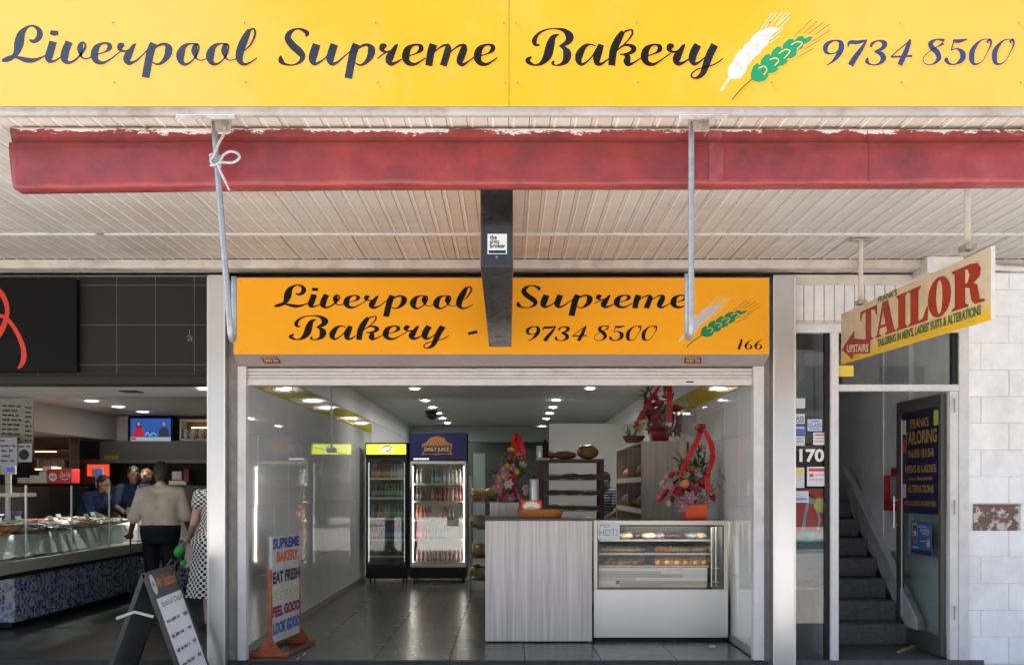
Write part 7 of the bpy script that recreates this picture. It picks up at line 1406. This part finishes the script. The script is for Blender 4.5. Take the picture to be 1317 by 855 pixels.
wom, MW = person('woman in black and white polka dot skirt half hidden by the pillar', (xw, yw_, 0), R(35), .94, dict(elR=(.22, .04, 1.08), wrR=(.18, .26, .98), elL=(-.25, .0, 1.08), wrL=(-.22, .24, .93), curlL=.8, look=(-.5, 1, 0), head=(0, .03, 1.58)), SK3, (.10, .05, .03), (0, 0, 0), (0, 0, 0), sleeve=.3, skirt=.34, fem=True, hair='short', bottom_mat=dots('dot_skirt', (.012, .012, .014), (.58, .57, .56), 26, .40), top_mat=dots('dot_top', (.60, .59, .58), (.014, .014, .016), 34, .40))
hw = MW @ (Vector((-.215, .33, .90)) * .94)
hbg = thing('handbag', 'pale beige handbag held by the woman in polka dots', 'handbag', (hw.x, hw.y, hw.z - .25)); m = MB(); m.hexa([hw + Vector(p) for p in ((-.02, -.07, -.27), (.17, -.07, -.24), (.17, .03, -.24), (-.02, .03, -.27), (.0, -.04, -.05), (.15, -.04, -.03), (.15, .0, -.03), (0, .0, -.05))]); m.build('body', mat('beige_leather', (.38, .31, .25), .5, var=.1), hbg, bevel=.02, bseg=3); MB().tube(crom([hw + Vector((.02, -.02, -.05)), hw + Vector((.03, -.02, .03)), hw + Vector((.10, -.02, .03)), hw + Vector((.13, -.02, -.04))], 5), .008, 6).build('strap', MATS['beige_leather'], hbg)
gq = thing('green_pouch', 'green folding pouch hanging from the handbag', 'pouch', (hw.x - .06, hw.y, hw.z - .2)); m = MB(); m.ell(hw + Vector((-.055, -.05, -.10)), (.05, .035, .065), 12, 8, Euler((0, .5, 0))); m.build('upper', mat('bright_green', (.02, .30, .06), .45, bump=.3, bscale=40), gq, smooth=True); m = MB(); m.ell(hw + Vector((-.01, -.05, -.22)), (.036, .03, .045), 12, 8, Euler((0, .4, 0))); m.build('lower', MATS['bright_green'], gq, smooth=True); MB().tube([hw + Vector((-.04, -.05, -.15)), hw + Vector((-.015, -.05, -.19))], .02, 8).build('clip', M_dark, gq)
# staff behind the fish counter
BL = (.010, .028, .10)
y1_ = 6.1; person('fish shop worker in blue shirt stooping beside the white till', (PXx(112, y1_), y1_, 0), R(250), .98, dict(chest=(0, .12, 1.18), neck=(0, .22, 1.33), head=(0, .30, 1.44), shL=(-.18, .17, 1.27), shR=(.18, .17, 1.27), elL=(-.22, .28, 1.05), elR=(.22, .28, 1.05), wrL=(-.15, .42, .98), wrR=(.15, .42, .98), look=(0, 1, -.3)), SK2, (.015, .012, .012), BL, (.02, .02, .025), sleeve=.9, group='fish shop staff')
y2_ = 6.35; person('dark-haired fish shop worker in blue shirt facing the customers', (PXx(172, y2_), y2_, 0), R(200), .985, dict(elL=(-.24, .16, 1.12), elR=(.24, .16, 1.12), wrL=(-.12, .40, 1.08), wrR=(.14, .40, 1.06), look=(-.2, 1, -.15)), SK2, (.012, .010, .010), BL, (.02, .02, .025), sleeve=.9, group='fish shop staff')
y3_ = 6.75; person('fair-haired fish shop worker partly hidden behind the man in beige', (PXx(189, y3_), y3_, 0), R(165), .95, dict(head=(0, .03, 1.60)), SK3, (.16, .09, .04), BL, (.02, .02, .025), sleeve=.9, group='fish shop staff', fem=True)
# bakery worker between rack and shelving
def stripes():
    m, t, b = _new('striped_jersey'); N, Lk = t.nodes, t.links; g = N.new('ShaderNodeTexCoord'); s = N.new('ShaderNodeSeparateXYZ'); Lk.new(g.outputs['Object'], s.inputs[0]); w = N.new('ShaderNodeMath'); w.operation = 'MULTIPLY'; w.inputs[1].default_value = 26; Lk.new(s.outputs['Z'], w.inputs[0]); f = N.new('ShaderNodeMath'); f.operation = 'FRACT'; Lk.new(w.outputs[0], f.inputs[0]); q = N.new('ShaderNodeMath'); q.operation = 'GREATER_THAN'; q.inputs[1].default_value = .62; Lk.new(f.outputs[0], q.inputs[0])
    mx = N.new('ShaderNodeMix'); mx.data_type = 'RGBA'; Lk.new(q.outputs[0], mx.inputs[0]); mx.inputs[6].default_value = (.03, .05, .13, 1); mx.inputs[7].default_value = (.45, .45, .47, 1); Lk.new(mx.outputs[2], b.inputs['Base Color']); b.inputs['Roughness'].default_value = .8; return m
y4_ = 6.1; person('bakery worker in striped navy top bending between rack and shelving', (PXx(793, y4_), y4_, 0), R(118), .98, dict(chest=(0, .08, 1.22), neck=(0, .16, 1.37), head=(0, .22, 1.48), shL=(-.18, .1, 1.31), shR=(.18, .1, 1.31), elR=(.23, .12, 1.06), wrR=(.10, .30, .92), elL=(-.22, .15, 1.06), wrL=(-.1, .32, .92), look=(0, 1, -.4)), SK3, (.015, .012, .012), (0, 0, 0), (.03, .03, .035), sleeve=.6, top_mat=stripes())
y5_ = 9.5; 
# ------------------------------------------------------------------ far side of the mall (seen only as reflections in glass and gloss)
ob = thing('opposite_building', 'long brick building across the mall mirrored in the shop glass', 'building', (3, -34, -.12))
MB().box(-30, 42, -46, -34, -.119, 9.5).build('wall', mat('opposite_render', (.40, .34, .29), .85, var=.2, vscale=3), ob)
for i in range(21):
    MB().box(-28.8 + 3.4 * i, -27.0 + 3.4 * i, -33.98, -33.9, 4.6, 6.4).build('window', M_black, ob)
MB().box(-30, 42, -33.9, -31.2, 3.1, 3.5).build('awning', mat('opposite_awning', (.35, .33, .30), .6), ob)
MB().box(-29.8, 41.8, -33.95, -33.9, .1, 2.9).build('shop_glass', M_black, ob)
def mall_tree(x, y, h, rx, label, seed):
    random.seed(seed); t = thing('mall_tree', label, 'tree', (x, y, -.12), 'trees of the mall mirrored in the signs')
    m = MB(); m.tube([(x, y, -.119), (x + .1, y, h * .3), (x - .05, y + .1, h * .55), (x, y, h * .85)], [.24, .19, .13, .04], 10)
    m.build('trunk', mat('bark', (.10, .08, .06), .9, var=.3, vscale=8, bump=.6), t, smooth=True)
    tips = []
    for k in range(14):
        a = random.uniform(0, 6.28); z0 = h * random.uniform(.35, .7); r_ = rx * random.uniform(.5, 1); q = Vector((x + r_ * math.cos(a), y + r_ * math.sin(a), z0 + h * random.uniform(.1, .3))); tips.append(q)
        MB().tube([(x, y, z0), ((x + q.x) / 2, (y + q.y) / 2, (z0 + q.z) / 2 + .2), q], [.09, .06, .02], 7).build('limb', MATS['bark'], t, smooth=True)
    m = MB(); cl = []
    for k in range(60):
        a = random.uniform(0, 6.28); r_ = rx * random.random() ** .6; z = h * random.uniform(.48, 1.0); f = math.sin(math.pi * min(1, max(.08, (z / h - .4) / .62))) ** .6; cl.append(Vector((x + r_ * f * math.cos(a), y + r_ * f * math.sin(a), z)))
    for c in cl + tips:
        for q in range(70):
            p = c + Vector((random.gauss(0, .42), random.gauss(0, .42), random.gauss(0, .34))); u = Vector((random.uniform(-1, 1), random.uniform(-1, 1), random.uniform(-.6, .6))).normalized() * .16; v = u.orthogonal().normalized() * .08
            m.add([p - u, p + v, p + u, p - v], [(0, 1, 2, 3)])
    m.build('crown', mat('tree_leaf', (.05, .10, .025), .5, var=.3, vscale=3), t, fix=False)
mall_tree(-2.2, -19.0, 13.5, 3.0, 'left leafy tree across the mall mirrored in the sign', 5)
mall_tree(3.2, -20.0, 14.5, 3.2, 'right leafy tree across the mall mirrored in the sign', 8)
